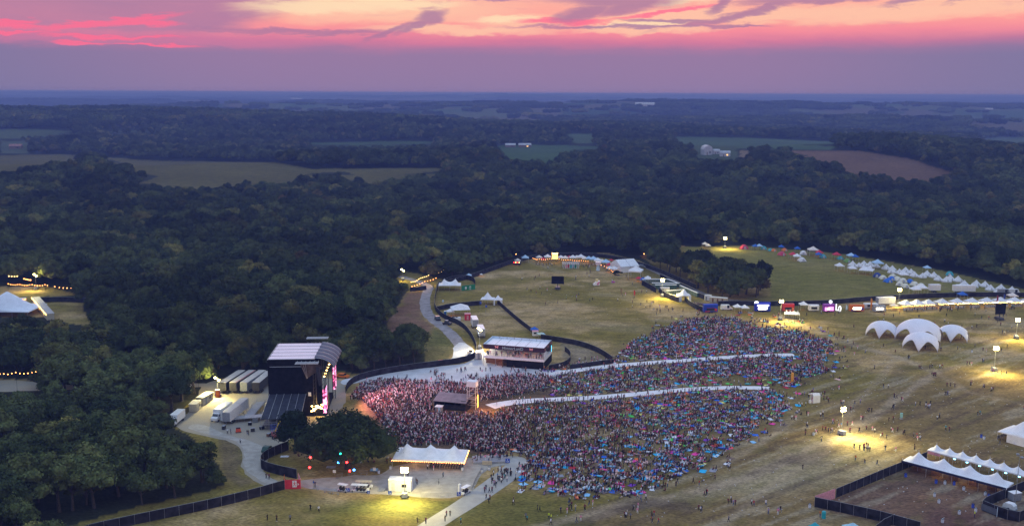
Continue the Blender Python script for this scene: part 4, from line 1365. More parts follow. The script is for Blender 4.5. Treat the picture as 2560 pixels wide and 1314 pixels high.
def string_lights(label, px, z, n_, sag=0.4, m=None, r=.13, group=None, posts=True):
    pts = [P(*q) for q in px]
    t = thing("string_lights", label, "string lights", pts[0], 0, group)
    o0 = pts[0].copy(); pts = [p - o0 for p in pts]; cum = [0]
    for a, b_ in zip(pts[:-1], pts[1:]): cum.append(cum[-1] + (b_ - a).length)
    L = cum[-1]; f_ = None; prev = None; cb = MB()
    for k in range(n_):
        s = L * k / max(n_ - 1, 1); i = 0
        while i < len(cum) - 2 and s > cum[i + 1]: i += 1
        q = (s - cum[i]) / max(cum[i + 1] - cum[i], 1e-6); p = pts[i].lerp(pts[i + 1], q)
        p = p + Vector((0, 0, z - sag * math.sin(PI * ((k % 5) / 5.0)) + random.uniform(-.1, .1)))
        if f_ is None:
            b = MB(); b.lathe((0, 0, -r), [(r * .3, 0), (r, r * .6), (r, r * 1.4), (r * .3, r * 2)], 8); f_ = b.build("bulb", m or M_BULB, t, loc=p)
        else: dup(f_, t, p)
        if prev: cb.tube(prev + Vector((0, 0, r)), p + Vector((0, 0, r)), .02, .02, 4, cap=False)
        if posts and k % 5 == 0: cb.tube((p.x, p.y, 0), p + Vector((0, 0, r)), .035, .035, 5)
        prev = p
    cb.build("cable", M_BLACK, t)
    return t
# ------------------------------------------------------------------ the main stage
def box_panel(name, a, b_, z0, z1, th, m, parent):
    """upright slab from a to b (local xy)"""
    a = Vector((*a, 0)); b_ = Vector((*b_, 0)); d = b_ - a
    o = MB().box((0, 0, 0), (d.length, th, z1 - z0)).build(name, m, parent, loc=((a.x + b_.x) / 2, (a.y + b_.y) / 2, z0))
    o.rotation_euler[2] = math.atan2(d.y, d.x); return o


ZT = 18.6
sA = P(668.5, 897.6, ZT); sB = P(787, 894, ZT); sC = P(712, 856.5, ZT)
SW = (Vector((*sB.xy, 0)) - Vector((*sA.xy, 0))).length; SD = 19.5
print("stage w", SW, "depth", (sC - sA).length, "ang", math.degrees(ang(sA, sB)), math.degrees(ang(sA, sC)))
stage = thing("main_stage", "huge black concert stage with pale striped roof and lit pink screens", "stage", (sA.x, sA.y, 0), ang(sA, sB) - R(4))
CAN = 6.2
M_PINKW = mat("pale_roof_membrane", (0.93, 0.76, 0.80), 0.35, 0.02, 0.4, spec=.6)  # pink, bright sunset reflection on the roof put into this colour
# roof panels with dark joints
npan = 5; pw = SD / npan
for k in range(npan):
    y0 = k * pw
    b = MB(); b.prism([(y0 + .12, ZT), (y0 + pw * .5, ZT + .10), (y0 + pw - .12, ZT), (y0 + pw - .12, ZT - .12), (y0 + .12, ZT - .12)], 'x', .3, SW)
    b.build("roof_panel", M_PINKW, stage)
b = MB(); b.box((SW / 2, SD / 2, ZT - .55), (SW, SD, .4)); b.box((SW / 2, .0, ZT - 2.3), (SW + .2, .25, 1.9))
for k in range(npan + 1): b.box((SW / 2, k * pw, ZT - .12), (SW, .14, .16))
b.build("roof_frame", M_BLACK, stage)
b = MB(); b.tube((0, -.1, ZT - .1), (0, SD, ZT - .1), .12); b.tube((0, -.12, ZT - .02), (SW, -.12, ZT - .02), .07); b.tube((.6, -.16, ZT - 2.4), (SW - .2, -.16, ZT - 2.4), .07, .07, 5); b.build("edge_truss", M_ALU, stage)
# curved front canopy of five gores
for k in range(npan):
    y0 = k * pw + .05; y1 = (k + 1) * pw - .05; vs = []; fs = []; N = 8
    for i in range(N + 1):
        t_ = i / N; x_ = SW + CAN * math.sin(t_ * PI * .42) / math.sin(PI * .42); z_ = ZT + .25 - 3.3 * (1 - math.cos(t_ * PI * .5))
        for j in range(5):
            v_ = j / 4; vs.append((x_, y0 + (y1 - y0) * v_, z_ + .35 * math.sin(v_ * PI)))
    for i in range(N):
        for j in range(4): fs.append((5 * i + j, 5 * i + j + 1, 5 * i + j + 6, 5 * i + j + 5))
    b = MB(); b.add(vs, fs); o = b.build("front_canopy", mat("grey_canopy_mesh", (0.13, 0.12, 0.16), 0.6, 0.1, 1), stage, smooth=True)
    md = o.modifiers.new("thick", 'SOLIDIFY'); md.thickness = .08
b = MB()
for k in range(npan + 1):
    pr = None
    for i in range(9):
        t_ = i / 8; p = Vector((SW + CAN * math.sin(t_ * PI * .42) / math.sin(PI * .42), k * pw, ZT + .30 - 3.3 * (1 - math.cos(t_ * PI * .5))))
        if pr: b.tube(pr, p, .06, .06, 4, cap=False)
        pr = p
b.build("canopy_rib", M_ALU, stage)
# walls of black scrim on the near, far and back sides
box_panel("side_wall", (0, 0), (SW - .6, 0), .2, ZT - 2.3, .2, M_BLACK, stage)
box_panel("side_wall", (0, SD), (SW - .6, SD), .2, ZT - .6, .2, M_BLACK, stage)
box_panel("back_wall", (0, .2), (0, SD - .2), .2, ZT - .6, .2, M_BLACK, stage)
b = MB(); b.box((SW - 1.8, -.14, 6.7), (.9, .04, 1.2)); b.build("wall_notice", M_PAINTW, stage)
# towers and front legs
f_ = None
for x_, y_ in ((SW - .2, .2), (SW - .2, SD - .2), (SW + 3.5, 1.2), (SW + 3.5, SD - 1.2), (.5, .7), (.5, SD - .7)):
    b = MB(); hh = ZT - .6 if x_ < SW + 1 else ZT - 2.4
    for dx in (-.4, .4):
        for dy in (-.4, .4): b.tube((dx, dy, 0), (dx, dy, hh), .08, .08, 5)
    z_ = .4; s = 1
    while z_ < hh - 1.4:
        for dx in (-.4, .4): b.tube((dx, -.4 * s, z_), (dx, .4 * s, z_ + 1.2), .04, .04, 4, cap=False)
        b.tube((-.4, -.4, z_), (.4, -.4, z_ + 1.2), .04, .04, 4, cap=False); z_ += 1.2; s = -s
    b.build("roof_tower", M_DKSTEEL, stage, loc=(x_, y_, 0))
b = MB(); b.box((SW / 2 + 1.5, SD / 2, 0.05), (SW + 3, SD - .6, 1.75)); b.build("stage_floor", M_BLACK, stage)
# outrigger trusses of the speaker hangs
for yy in (-2.2, SD + 2.2):
    s = -1 if yy < 0 else 1
    b = MB()
    for k in range(4):
        yk = yy * (1 if yy < 0 else 1) + s * (k * .75) - s * .6
        zz = ZT - .55 if s < 0 else ZT + 1.1
        b.tube((SW - 5.5, yk, zz), (SW + 1.6, yk, zz), .10, .10, 5)
    for k in range(6): b.tube((SW - 5.2 + k * 1.3, yy - s * 2.4, ZT - .6), (SW - 5.2 + k * 1.3, yy + s * 1.2, ZT - .6), .07, .07, 4)
    b.build("outrigger_truss", M_ALU, stage)
b = MB(); b.add([(SW - 4.2, -2.4, ZT - .7), (SW + 1.2, -2.4, ZT - .7), (SW + 2.6, -1.2, ZT - 2.6), (SW - 2.6, -.5, ZT - 6.2)], [(0, 1, 2), (0, 2, 3)])
o = b.build("wing_mesh", mat("dusty_scrim", (0.11, 0.09, 0.095), 0.9, 0.2, 0.8), stage); md = o.modifiers.new("thick", 'SOLIDIFY'); md.thickness = .05
b = MB()
for k in range(3): b.tube((SW - 4.0 + k * .7, -2.3, ZT - .7), (SW - 2.4 + k * .1, -.8, ZT - 6.0), .06, .06, 4)
b.build("wing_brace", M_ALU, stage)
for yy in (-1.5, SD + 1.5):
    b = MB()
    for k in range(11):
        b.box((SW + 1.2 + .018 * k * k * .4, yy, ZT - 2.6 - k * .55), (1.0, 1.2, .50))
    b.build("speaker_array", M_DKSTEEL, stage)
# lit side screens, seen nearly edge on
M_SCR = bpy.data.materials.new("screen_picture"); M_SCR.use_nodes = True
nn = M_SCR.node_tree.nodes; ll = M_SCR.node_tree.links; bb = nn["Principled BSDF"]
tc_ = nn.new("ShaderNodeTexCoord"); nz_ = nn.new("ShaderNodeTexNoise"); nz_.inputs["Scale"].default_value = 1.1; nz_.inputs["Detail"].default_value = 3
rp_ = nn.new("ShaderNodeValToRGB"); e_ = rp_.color_ramp.elements; e_[0].position = .40; e_[0].color = (0.12, 0.01, 0.05, 1); e_[1].position = .60; e_[1].color = (1, .62, .95, 1)
x_ = e_.new(.48); x_.color = (0.95, .12, .35, 1)
ll.new(tc_.outputs["Object"], nz_.inputs["Vector"]); ll.new(nz_.outputs["Fac"], rp_.inputs[0]); ll.new(rp_.outputs[0], bb.inputs["Emission Color"]); bb.inputs["Emission Strength"].default_value = 2.2
bb.inputs["Base Color"].default_value = (.01, .01, .01, 1)
for yy in (-4.4, SD + .6):
    b = MB(); b.box((SW + 3.4, yy + 1.9, 2.4), (.35, 4.6, 8.0)); fr = b.build("side_screen", M_BLACK, stage)
    b = MB(); b.box((SW + 3.60, yy + 1.9, 2.6), (.05, 4.3, 7.6)); b.build("lit_face", M_SCR, fr)
    # the frame's outer edge glows too: LED return panel
    b = MB(); b.box((SW + 3.42, yy - .43, 2.6), (1.1, .05, 7.6)); b.build("lit_return", M_SCR, fr)
# warm fixtures on the floor and high on the far side
b_ = None
for k in range(14):
    x_ = SW - 1.0 + (k % 7) * .62; y_ = -1.6 - (k // 7) * 1.0; z_ = 1.8 + random.uniform(0, 2.4)
    b = MB(); b.lathe((0, 0, 0), [(.10, 0), (.28, .1), (.30, .35), (.10, .45)], 8); b.build("floor_light", M_BULBY, stage, loc=(x_, y_, z_))
for k in range(7):
    b = MB(); b.lathe((0, 0, 0), [(.10, 0), (.25, .1), (.27, .35), (.10, .45)], 8); b.build("wash_light", M_BULBY, stage, loc=(SW + 1.0 + k * .3, SD - 5.6 + k * .95, 8.6 + k * .75))
lamp('POINT', "amber_wash", stage, (SW + 1.8, -.8, 4.2), 1500, (1.0, .62, .12), .8)
lamp('SPOT', "crowd_wash", stage, (SW + 6.5, SD / 2, 12.5), 62000, (1.0, .42, .48), 1.5, spot=R(110), rot=(0, R(-74), 0))
# near side wing: low lean-to roof with ribs
wing = [(SW * .02, 0, 7.4), (SW * .80, 0, 7.4), (SW * .80, -12.6, 3.6), (-SW * .02, -12.6, 3.6)]
b = MB(); b.add([(x, y - .15 if y == 0 else y, z) for x, y, z in wing], [(0, 1, 2, 3)]); o = b.build("wing_roof", M_BLKROOF, stage); md = o.modifiers.new("thick", 'SOLIDIFY'); md.thickness = .1
for k in range(6):
    b = MB(); x0 = SW * (.02 + .78 * k / 5); x1 = SW * (-.02 + .82 * k / 5); b.tube((x0, -.2, 7.52), (x1, -12.6, 3.72), .07, .07, 5); b.build("roof_rib", M_ALU, stage)
    b = MB(); b.tube((0, 0, 0), (0, 0, 3.6), .08, .08, 5); b.build("wing_post", M_STEEL, stage, loc=(x1, -12.4, 0))
b = MB(); b.box((SW * .38, -6.5, 1.2), (SW * .75, 11.5, .25)); b.build("wing_deck", M_DKSTEEL, stage)
b = MB()
for k in range(9):
    x0 = SW * .8 * k / 8
    b.tube((x0, -12.5, 1.45), (x0, -12.5, 2.5), .03, .03, 4)
b.tube((0, -12.5, 2.5), (SW * .8, -12.5, 2.5), .03, .03, 4); b.tube((0, -12.5, 2.0), (SW * .8, -12.5, 2.0), .03, .03, 4); b.build("handrail", M_STEEL, stage)

# loading ramp and dock beside the stage
rp0 = P(648, 1050)
ramp_t = thing("loading_ramp", "grey steel loading ramp and dock between white trailer and stage wing", "ramp", rp0, ang(P(600, 1052), P(650, 1048)))
b = MB(); b.box((-5, 1.0, 1.0), (13, 3.0, .2)); b.build("dock_deck", M_STEEL, ramp_t)
b = MB(); b.add([(-4.4, 2.5, 1.2), (-1.4, 2.5, 1.2), (2.4, 15, 1.3), (-.6, 15, 1.3)], [(0, 1, 2, 3)]); o = b.build("ramp_deck", M_GREYP, ramp_t); md = o.modifiers.new("thick", 'SOLIDIFY'); md.thickness = .2
b = MB()
for (a0, a1) in (((-4.4, 2.5), (-.6, 15)), ((-1.4, 2.5), (2.4, 15)), ((-11.5, -.5), (-2.6, -.5)), ((-11.5, 2.5), (-4.4, 2.5))):
    for q in (1.7, 2.2): b.tube((*a0, q), (*a1, q), .035, .035, 4)
    for k in range(6):
        x_ = a0[0] + (a1[0] - a0[0]) * k / 5; y_ = a0[1] + (a1[1] - a0[1]) * k / 5; b.tube((x_, y_, 0), (x_, y_, 2.2), .04, .04, 4)
b.build("guard_rail", M_ALU, ramp_t)
b = MB()
for k in range(6): b.box((0 - 1.2, -.7 - k * .32, 1.0 - k * .2 - .1), (1.6, .34, .1))
for s in (-2.0, -.4): b.tube((s, -.5, 2.0), (s, -2.5, .9), .03, .03, 4); b.tube((s, -2.5, 0), (s, -2.5, .9), .03, .03, 4)
b.build("stair_flight", M_STEEL, ramp_t)

# ------------------------------------------------------------------ trailers and yard
def along(p, q):  # rz so that local +Y runs p->q
    return ang(p, q) - PI / 2


M_ROOFY = mat("grimy_trailer_roof", (0.47, 0.44, 0.41), 0.6, 0.08, 0.5)
TR = [((557, 985), (603, 954), "semi trailer at the left end of the rear row under the yard floodlight"),
      ((583, 985), (626, 956), "semi trailer second from left in the rear row"),
      ((610, 985), (650, 957), "semi trailer third from left in the rear row"),
      ((640, 985), (672, 957), "semi trailer at the right end of the rear row against the stage")]
for i, (a, b_, lb) in enumerate(TR):
    pa = P(*a); pb = P(*b_)
    t = semi_trailer(lb, pa, along(pa, pb), [M_DKSTEEL, M_DKSTEEL, M_GREYP, M_DKSTEEL][i], M_ROOFY, 15.5 if i < 3 else 14, group="trailers parked behind the stage")
    if i == 1:
        rb = t; b = MB(); b.box((1.2, 7.5, 4.13), (.12, 15, .1)); b.build("red_edge_strip", M_REDP, t)
pa = P(566, 1062); pb = P(612, 1025)
semi_trailer("clean white semi trailer parked nearest the grey loading ramp", pa, along(pa, pb), None, M_ROOFY, 14.5)
pa = P(543, 1050); pb = P(590, 1018)
box_truck("white box truck with small green mark left of the clean white trailer", pa, along(pa, pb), 8.2, h=2.7)
for (a, b_, lb, L) in (((508, 1014), (540, 995), "cream site office cabin left of the rear trailer row", 6.5), ((492, 1030), (508, 1014), "smaller cream site cabin at the left end of the yard", 4.5)):
    p = P(*a); q = P(*b_)
    t = thing("site_cabin", lb, "cabin", p, ang(p, q))
    MB().box((L / 2, 1.2, .2), (L, 2.5, 2.4)).build("body", M_BEIGE, t)
    MB().box((L / 2, 1.2, 2.6), (L + .15, 2.65, .12)).build("roof", M_CREAM, t)
    MB().box((L * .3, -.07, .3), (.85, .05, 2.0)).build("door", M_GREYP, t)
    MB().box((L * .7, -.07, 1.2), (1.1, .05, .8)).build("window", M_GLASS, t)
p = P(545, 992)
t = thing("store_cabinet", "small red cabinet between the cream cabin and the trailer row", "cabinet", p, .2)
MB().box((0, 0, .1), (1.3, 1.2, 2.4)).build("body", M_REDP, t); MB().box((0, -.62, .2), (1.0, .04, 2.1)).build("door", M_ORANGE, t); MB().box((0, 0, 2.5), (1.45, 1.35, .1)).build("roof", M_GREYP, t)
box_truck("pale truck half hidden by trees at the left end of the yard", P(435, 1062), along(P(435, 1062), P(462, 1040)), 6.0)
light_tower("lit floodlight mast behind the backstage cabins", (545, 990), 6.0, energy=9000, lamps=2)
# mobile lift with yellow boom by the small tree
t = thing("boom_lift", "blue and red boom lift with yellow arm beside the stage wing", "lift", P(690, 1092), .5)
MB().box((0, 0, .5), (2.2, 3.6, .9), taper=.85).build("chassis", mat("faded_red_paint", (0.35, 0.10, 0.08), .6, .2, 2), t)
b = MB(); b.tube((0, 1, 1.4), (1.5, 1.0, 4.4), .16, .14, 6); b.tube((1.5, 1.0, 4.4), (5.0, .5, 2.6), .14, .1, 6); b.build("boom", M_YEL, t)
b = MB()
for k in range(5):
    b.tube((-1.2 + k * .6, -1.2, 1.4), (-1.2 + k * .6, -1.2, 3.6), .04, .04, 4); b.tube((-1.2 + k * .6, 1.2, 1.4), (-1.2 + k * .6, 1.2, 3.6), .04, .04, 4)
for z_ in (2.2, 3.0, 3.6): b.tube((-1.2, -1.2, z_), (1.2, -1.2, z_), .04, .04, 4); b.tube((-1.2, 1.2, z_), (1.2, 1.2, z_), .04, .04, 4); b.tube((-1.2, -1.2, z_), (-1.2, 1.2, z_), .04, .04, 4)
b.build("cage", M_BLUEP, t); wheels(t, [(-1.1, -1.3), (1.1, -1.3), (-1.1, 1.3), (1.1, 1.3)], .5, .35)
t = thing("tool_cart", "small orange red equipment cart on sand below the loading ramp", "cart", P(596, 1080), .3)
MB().box((0, 0, .3), (1.5, 1.0, 1.0), taper=.85).build("body", mat("bright_orange_red", (0.75, 0.10, 0.04), .5, .1, 2), t); MB().box((0, 0, 1.3), (1.2, .8, .12)).build("lid", M_BLACK, t); wheels(t, [(-.6, -.4), (.6, -.4), (-.6, .4), (.6, .4)], .22, .12)
car("dark green utility vehicle parked on the sandy road near the fence bend", P(669, 1128), 2.9, mat("dark_green_paint", (0.03, 0.08, 0.06), .4, .1, 2), 3.9, 1.8, "utility_vehicle", "vehicle")
car("orange car with lamps on beyond the stage on the gravel road", P(857, 943), 1.3, M_ORANGE)
for k, (x_, y_, c_) in enumerate(((745, 1112, M_BLUEP), (735, 1128, M_PAINTW))):
    pass

for k, (q, m_, lb) in enumerate((((625, 1062), M_BLACK, "black equipment case under the loading ramp's lower end"), ((632, 1078), M_DKSTEEL, "low grey case beside the ramp stairs"), ((655, 1072), M_BLACK, "tall black case between ramp stairs and boom lift"),
                                 ((705, 1098), M_BLUEP, "blue equipment case right of the boom lift"), ((672, 1090), M_WOOD, "brown crate left of the boom lift"), ((560, 1072), M_DKSTEEL, "dark case before the white box truck"))):
    t = thing("equipment_case", lb, "case", P(*q), .3 * k); w_ = 1.0 + .2 * (k % 3); MB().box((0, 0, .12), (w_, .8, .8 + .2 * (k % 2))).build("body", m_, t); MB().box((0, 0, .93 + .2 * (k % 2)), (w_ + .04, .84, .08)).build("lid", M_GREYP, t)
    b = MB(); [b.tube((sx * w_ * .4, sy * .3, 0), (sx * w_ * .4, sy * .3, .14), .06, .06, 6) for sx in (-1, 1) for sy in (-1, 1)]; b.build("castor", M_TYRE, t)
# ------------------------------------------------------------------ VIP pavilion
H2 = 7.6
vFL = P(1208, 912); vFR = P(1370, 921)
VW = 23.3; ang_v = R(-15); VD = 12.5
pav = thing("viewing_pavilion", "two storey white pavilion with butterfly banner above the gravel terrace", "pavilion", vFL, ang_v)
print("pav", VW, math.degrees(ang_v))
M_FASC = mat("black_maroon_fascia", (0.035, 0.015, 0.03), 0.6, 0.1, 1)
b = MB(); b.box((VW / 2, VD / 2, 2.9), (VW, VD, .9)); b.build("floor_slab", M_PAINTW, pav)
b = MB(); b.box((VW / 2, VD / 2, H2 - .45), (VW - .4, VD - .4, .3)); b.build("roof", mat("white_roof_membrane", (0.82, 0.83, 0.86), .5, .03, 1), pav)
for k in range(5):
    b = MB(); b.box((VW * (k + 1) / 6 - .05, VD / 2, H2 - .13), (.10, VD - .8, .05)); b.build("roof_seam", M_GREYP, pav)
for nm, a, c in (("fascia", (0, 0), (VW, 0)), ("fascia", (VW, .12), (VW, VD))): box_panel(nm, a, c, H2 - 1.15, H2 + .55, .2, M_FASC, pav)
M_LB = mat("pale_blue_sheet", (0.55, 0.72, 0.82), .5, .06, .8)
for a, c in (((0, VD), (VW, VD)), ((0, .12), (0, VD - .12))): box_panel("parapet", a, c, H2 - .3, H2 + .55, .14, M_LB, pav)
for k in range(9):
    b = MB(); b.box((VW * k / 8, VD - .11, H2 - .25), (.09, .05, .82)); b.build("parapet_stud", M_DKSTEEL, pav)
f_ = None
for k in range(6):
    for y_ in (.1, VD - .1): pole(pav, min(VW - .15, .15 + k * (VW - .3) / 5), y_, H2 - .5, .10, "column", M_GREYP)
b = MB(); b.tube((0, .02, 4.8), (VW, .02, 4.8), .04); b.tube((VW + .02, 0, 4.8), (VW + .02, VD, 4.8), .04)
for k in range(24): b.tube((VW * k / 23, .02, 3.8), (VW * k / 23, .02, 4.8), .025, .025, 4)
b.build("railing", M_STEEL, pav)
b = MB(); b.box((VW - .05, 1.9, 3.8), (.12, 3.6, 2.7)); b.build("side_wall", M_PAINTW, pav)
b = MB(); b.box((VW / 2, VD - .4, 3.8), (VW - .5, .12, 2.7)); b.build("rear_wall", M_DKSTEEL, pav)
b = MB(); b.box((VW * .69, -.12, .05), (VW * .60, .12, 2.8)); b.box((VW + .05, VD / 2, .05), (.12, VD, 2.8)); b.build("skirt_panel", M_BLACK, pav)
b = MB(); b.box((VW * .2, 3.0, .1), (VW * .38, .12, 2.7)); b.box((VW * .33, 0.8, .1), (.12, 4, 2.7)); b.build("lower_wall", M_WOOD, pav)
b = MB(); b.box((VW * .30, 1.6, .05), (4.0, 1.0, 1.1)); b.build("bar_counter", M_WOOD, pav)
for k, (x_, m_) in enumerate(((VW * .20, M_BULBY), (VW * .42, M_BULBY), (VW * .55, M_LRED), (VW * .60, M_LRED), (VW * .74, M_BULB), (VW * .78, M_BULBY), (VW * .83, M_BULB))):
    b = MB(); b.lathe((0, 0, 0), [(.06, 0), (.17, .06), (.17, .2), (.06, .28)], 8); b.build("ceiling_lamp", m_, pav, loc=(x_, 2.2 + (k % 3), 5.9))
lamp('POINT', "interior_glow", pav, (VW * .7, 4, 6.0), 35, (1, .62, .35), .4); lamp('POINT', "interior_glow", pav, (VW * .25, 4, 6.0), 40, (.9, .75, .5), .4)
lamp('POINT', "bar_glow", pav, (VW * .3, 1.4, 2.4), 50, (1, .45, .2), .3)
b = MB(); b.box((VW + .03, VD - .5, 3.9), (.08, .3, 2.4)); b.build("blue_light_strip", mat("cyan_strip", (0.1, .8, 1), .5, 0, 1, emit=(.1, .7, 1), es=2.5), pav)
tx = bpy.data.curves.new("lettering", 'FONT'); tx.body = "HinterLanD"; tx.size = 1.55; tx.extrude = .02; tx.align_x = 'CENTER'; tx.space_character = 1.08
to = bpy.data.objects.new("lettering", tx); COL.objects.link(to); bpy.context.view_layer.update()
dg = bpy.context.evaluated_depsgraph_get(); tm = bpy.data.meshes.new_from_object(to.evaluated_get(dg)); bpy.data.objects.remove(to)
tm.materials.clear(); tm.materials.append(mat("grey_teal_letters", (0.42, 0.60, 0.60), .6, .08, 2))
to = bpy.data.objects.new("lettering", tm); COL.objects.link(to); to.parent = pav; to.location = (VW * .49, -.13, H2 - .88); to.rotation_euler = (R(90), 0, 0)
M_BFLY = mat("salmon_butterfly", (0.85, 0.35, 0.32), .6, .05, 2)


def butterfly(parent, loc, rz, s):
    b = MB()
    W1 = [(0.05, .02), (.15, .35), (.55, .62), (.95, .60), (.90, .25), (.55, .0), (.80, -.18), (.72, -.50), (.45, -.62), (.12, -.2)]
    for sg in (-1, 1):
        for e in (0,):
            vs = [(sg * x * s, -.02, z * s) for x, z in W1] + [(sg * x * s, .0, z * s) for x, z in W1]; n_ = len(W1)
            b.add(vs, [tuple(range(n_)), tuple(range(2 * n_ - 1, n_ - 1, -1))] + [(k, (k + 1) % n_, n_ + (k + 1) % n_, n_ + k) for k in range(n_)])
    b.box((0, -.02, -.35 * s), (.08 * s, .03, .8 * s))
    o = b.build("butterfly_emblem", M_BFLY, parent, loc=loc); o.rotation_euler[2] = rz


butterfly(pav, (VW * .225, -.13, H2 - .25), 0, .78); butterfly(pav, (VW * .79, -.13, H2 - .25), 0, .78)
for y_ in (.9, VD * .45, VD * .85): butterfly(pav, (VW + .13, y_, H2 - .2), PI / 2, .55)
fence("curved black fence wrapping the pavilion's right end", [(1372, 925), (1400, 920), (1419, 912), (1428, 900), (1424, 886), (1412, 878)], 2.4, post_step=2.5, posts=False)

# ------------------------------------------------------------------ mix position in the crowd
p0 = P(1086, 1024); p1 = P(1164, 1031)
t = thing("mixing_tent", "long grey sloping roofed mixing tent amid the packed crowd", "tent", p0, ang(p0, p1)); ML = (p1 - p0).length
b = MB(); b.add([(-.3, -.4, 3.1), (ML + .3, -.4, 3.1), (ML + .3, 5.6, 4.3), (-.3, 5.6, 4.3)], [(0, 1, 2, 3)]); o = b.build("roof", mat("brown_grey_canvas", (0.23, 0.19, 0.20), .8, .1, .6), t); md = o.modifiers.new("thick", 'SOLIDIFY'); md.thickness = .12
b = MB(); b.box((ML / 2, 5.4, .05), (ML, .1, 4.0)); b.box((0, 2.6, .05), (.1, 5.3, 3.1)); b.box((ML, 2.6, .05), (.1, 5.3, 3.1)); b.build("wall", M_BLACK, t)
f_ = None
for k in range(4): f_ = pole(t, ML * k / 3, 0, 3.1, .06, "post", M_DKSTEEL) if f_ is None else dup(f_, t, (ML * k / 3, 0, 0))
b = MB(); b.box((ML * .6, 2.2, .05), (ML * .6, 1.0, 1.2)); b.build("mixing_desk", M_DKSTEEL, t)
t = thing("ticket_booth", "small white roofed booth at the mixing tent's left corner", "booth", P(1098, 1030), ang(p0, p1))
MB().box((0, 0, 0), (2.0, 1.8, 2.0)).build("body", M_GREYP, t); MB().box((0, 0, 2.0), (2.4, 2.2, .15)).build("roof", M_PAINTW, t); MB().box((.3, -.92, .1), (.8, .04, 1.8)).build("door", M_LB, t)
tw = thing("delay_tower", "tall scaffold delay tower with white top behind the mixing tent", "tower", P(1181, 1024), ang(p0, p1))
b = MB()
for sx in (-1.4, 1.4):
    for sy in (-1.2, 1.2): b.tube((sx, sy, 0), (sx, sy, 9.2), .11, .11, 5)
for z_ in (2, 4, 6, 8):
    for sy in (-1.2, 1.2): b.tube((-1.4, sy, z_), (1.4, sy, z_), .05, .05, 4); b.tube((-1.4, sy, z_ - 2), (1.4, sy, z_), .035, .035, 4)
    for sx in (-1.4, 1.4): b.tube((sx, -1.2, z_), (sx, 1.2, z_), .05, .05, 4)
b.build("scaffold", M_ALU, tw)
MB().box((0, 0, 8.0), (3.3, 2.8, 1.7), taper=.92).build("white_cover", M_WHITE, tw)
MB().box((0, 0, 3.9), (2.8, 2.4, .12)).build("platform", M_WOOD, tw)
b = MB(); b.box((1.9, -.3, 1.2), (.16, .3, 4.0)); b.build("orange_light_bar", mat("orange_bar", (1, .5, .1), .5, 0, 1, emit=(1.0, .42, .06), es=6), tw)
lamp('POINT', "orange_spill", tw, (5.2, -2.2, 3.4), 3400, (1.0, .42, .12), .4)
b = MB()
for k in range(3): b.box((-2.4 + k * .1, -2.4, .8 + k), (1.6, .4, .8))
b.build("delay_speaker", M_DKSTEEL, tw)

# ------------------------------------------------------------------ three peaked bar tent, its pad and things on it
t3, L3 = multi_peak("bar_tent", "white tent with three peaks and orange bulbs behind the gravel pad", (980, 1171), (1160, 1178), 9.5, 3, 2.6, 5.6, ridge=.40)
f_ = None
for k in range(34):
    p = (L3 * k / 33, -.12, 2.42 - .1 * (k % 2))
    if f_ is None:
        b = MB(); b.lathe((0, 0, -.1), [(.03, 0), (.085, .06), (.085, .14), (.03, .2)], 6); f_ = b.build("bulb", M_BULB, t3, loc=p)
    else: dup(f_, t3, p)
for k in range(14): dup(f_, t3, (L3 + .1, 9.5 * k / 13, 2.42))
lamp('POINT', "bulb_glow", t3, (L3 * .75, 3, 2.1), 130, (1, .45, .16), .3); lamp('POINT', "bulb_glow", t3, (L3 * .3, 3, 2.1), 80, (1, .5, .2), .3)
st = None
CH = []
for r_ in range(3):
    for c_ in range(13):
        x_ = L3 * .52 + c_ * .72; y_ = 1.0 + r_ * 1.0
        if x_ > L3 - .6: continue
        if st is None:
            st = thing("folding_chair", "", "chair", group="dark chairs in rows under the three peaked tent")
            MB().box((0, 0, .42), (.45, .45, .05)).build("seat", M_DKSTEEL, st); MB().box((0, .22, .5), (.45, .04, .45)).build("backrest", M_DKSTEEL, st)
            b = MB(); [b.tube((sx, sy, 0), (sx, sy, .42), .02, .02, 4) for sx in (-.2, .2) for sy in (-.2, .2)]; b.build("frame", M_DKSTEEL, st); o = st
        else: o = copy_tree(st)
        w_ = t3.matrix_basis @ Vector((x_, y_, 0)); o.location = w_; o.rotation_euler[2] = t3.rotation_euler[2]
        o['label'] = "dark folding chair in rows under the right half of the three peaked tent"
t = thing("site_store", "bright white cubic cabin on the pad beside the floodlight", "cabin", P(971, 1229), ang(P(971, 1229), P(1031, 1231)))
MB().box((2.95, 1.3, .15), (5.8, 2.5, 3.0)).build("body", M_PAINTW, t); MB().box((2.95, 1.3, 3.15), (6.0, 2.7, .14)).build("roof", M_PAINTW, t)
MB().box((1.2, .03, .25), (.9, .05, 2.2)).build("door", mat("off_white_door", (.62, .62, .6), .5, .05, 2), t); MB().box((4.0, .03, 1.4), (1.2, .05, .8)).build("window", M_GLASS, t)
t = thing("access_ramp", "low grey ramp against the left side of the bright white cabin", "ramp", P(953, 1228), .0)
b = MB(); b.add([(-.9, 0, 0.02), (1.0, 0, 0.02), (1.0, 2.6, .02), (-.9, 2.6, .02), (1.0, 0, .5), (1.0, 2.6, .5)], [(0, 1, 4), (3, 5, 2), (0, 4, 5, 3), (1, 2, 5, 4)]); b.build("deck", M_GREYP, t)
b = MB(); b.tube((1.0, 0, .5), (1.0, 0, 1.4), .03); b.tube((-.9, 0, .0), (-.9, 0, .9), .03); b.tube((-.9, 0, .9), (1, 0, 1.4), .03); b.build("handrail", M_STEEL, t)
light_tower("lit floodlight mast on yellow trailer before the white cabin", (1012, 1243), 7.3, energy=12000)
golf_cart("small golf cart with white roof and blue sign on the pad", P(858, 1227), 1.2, None, 2.9)
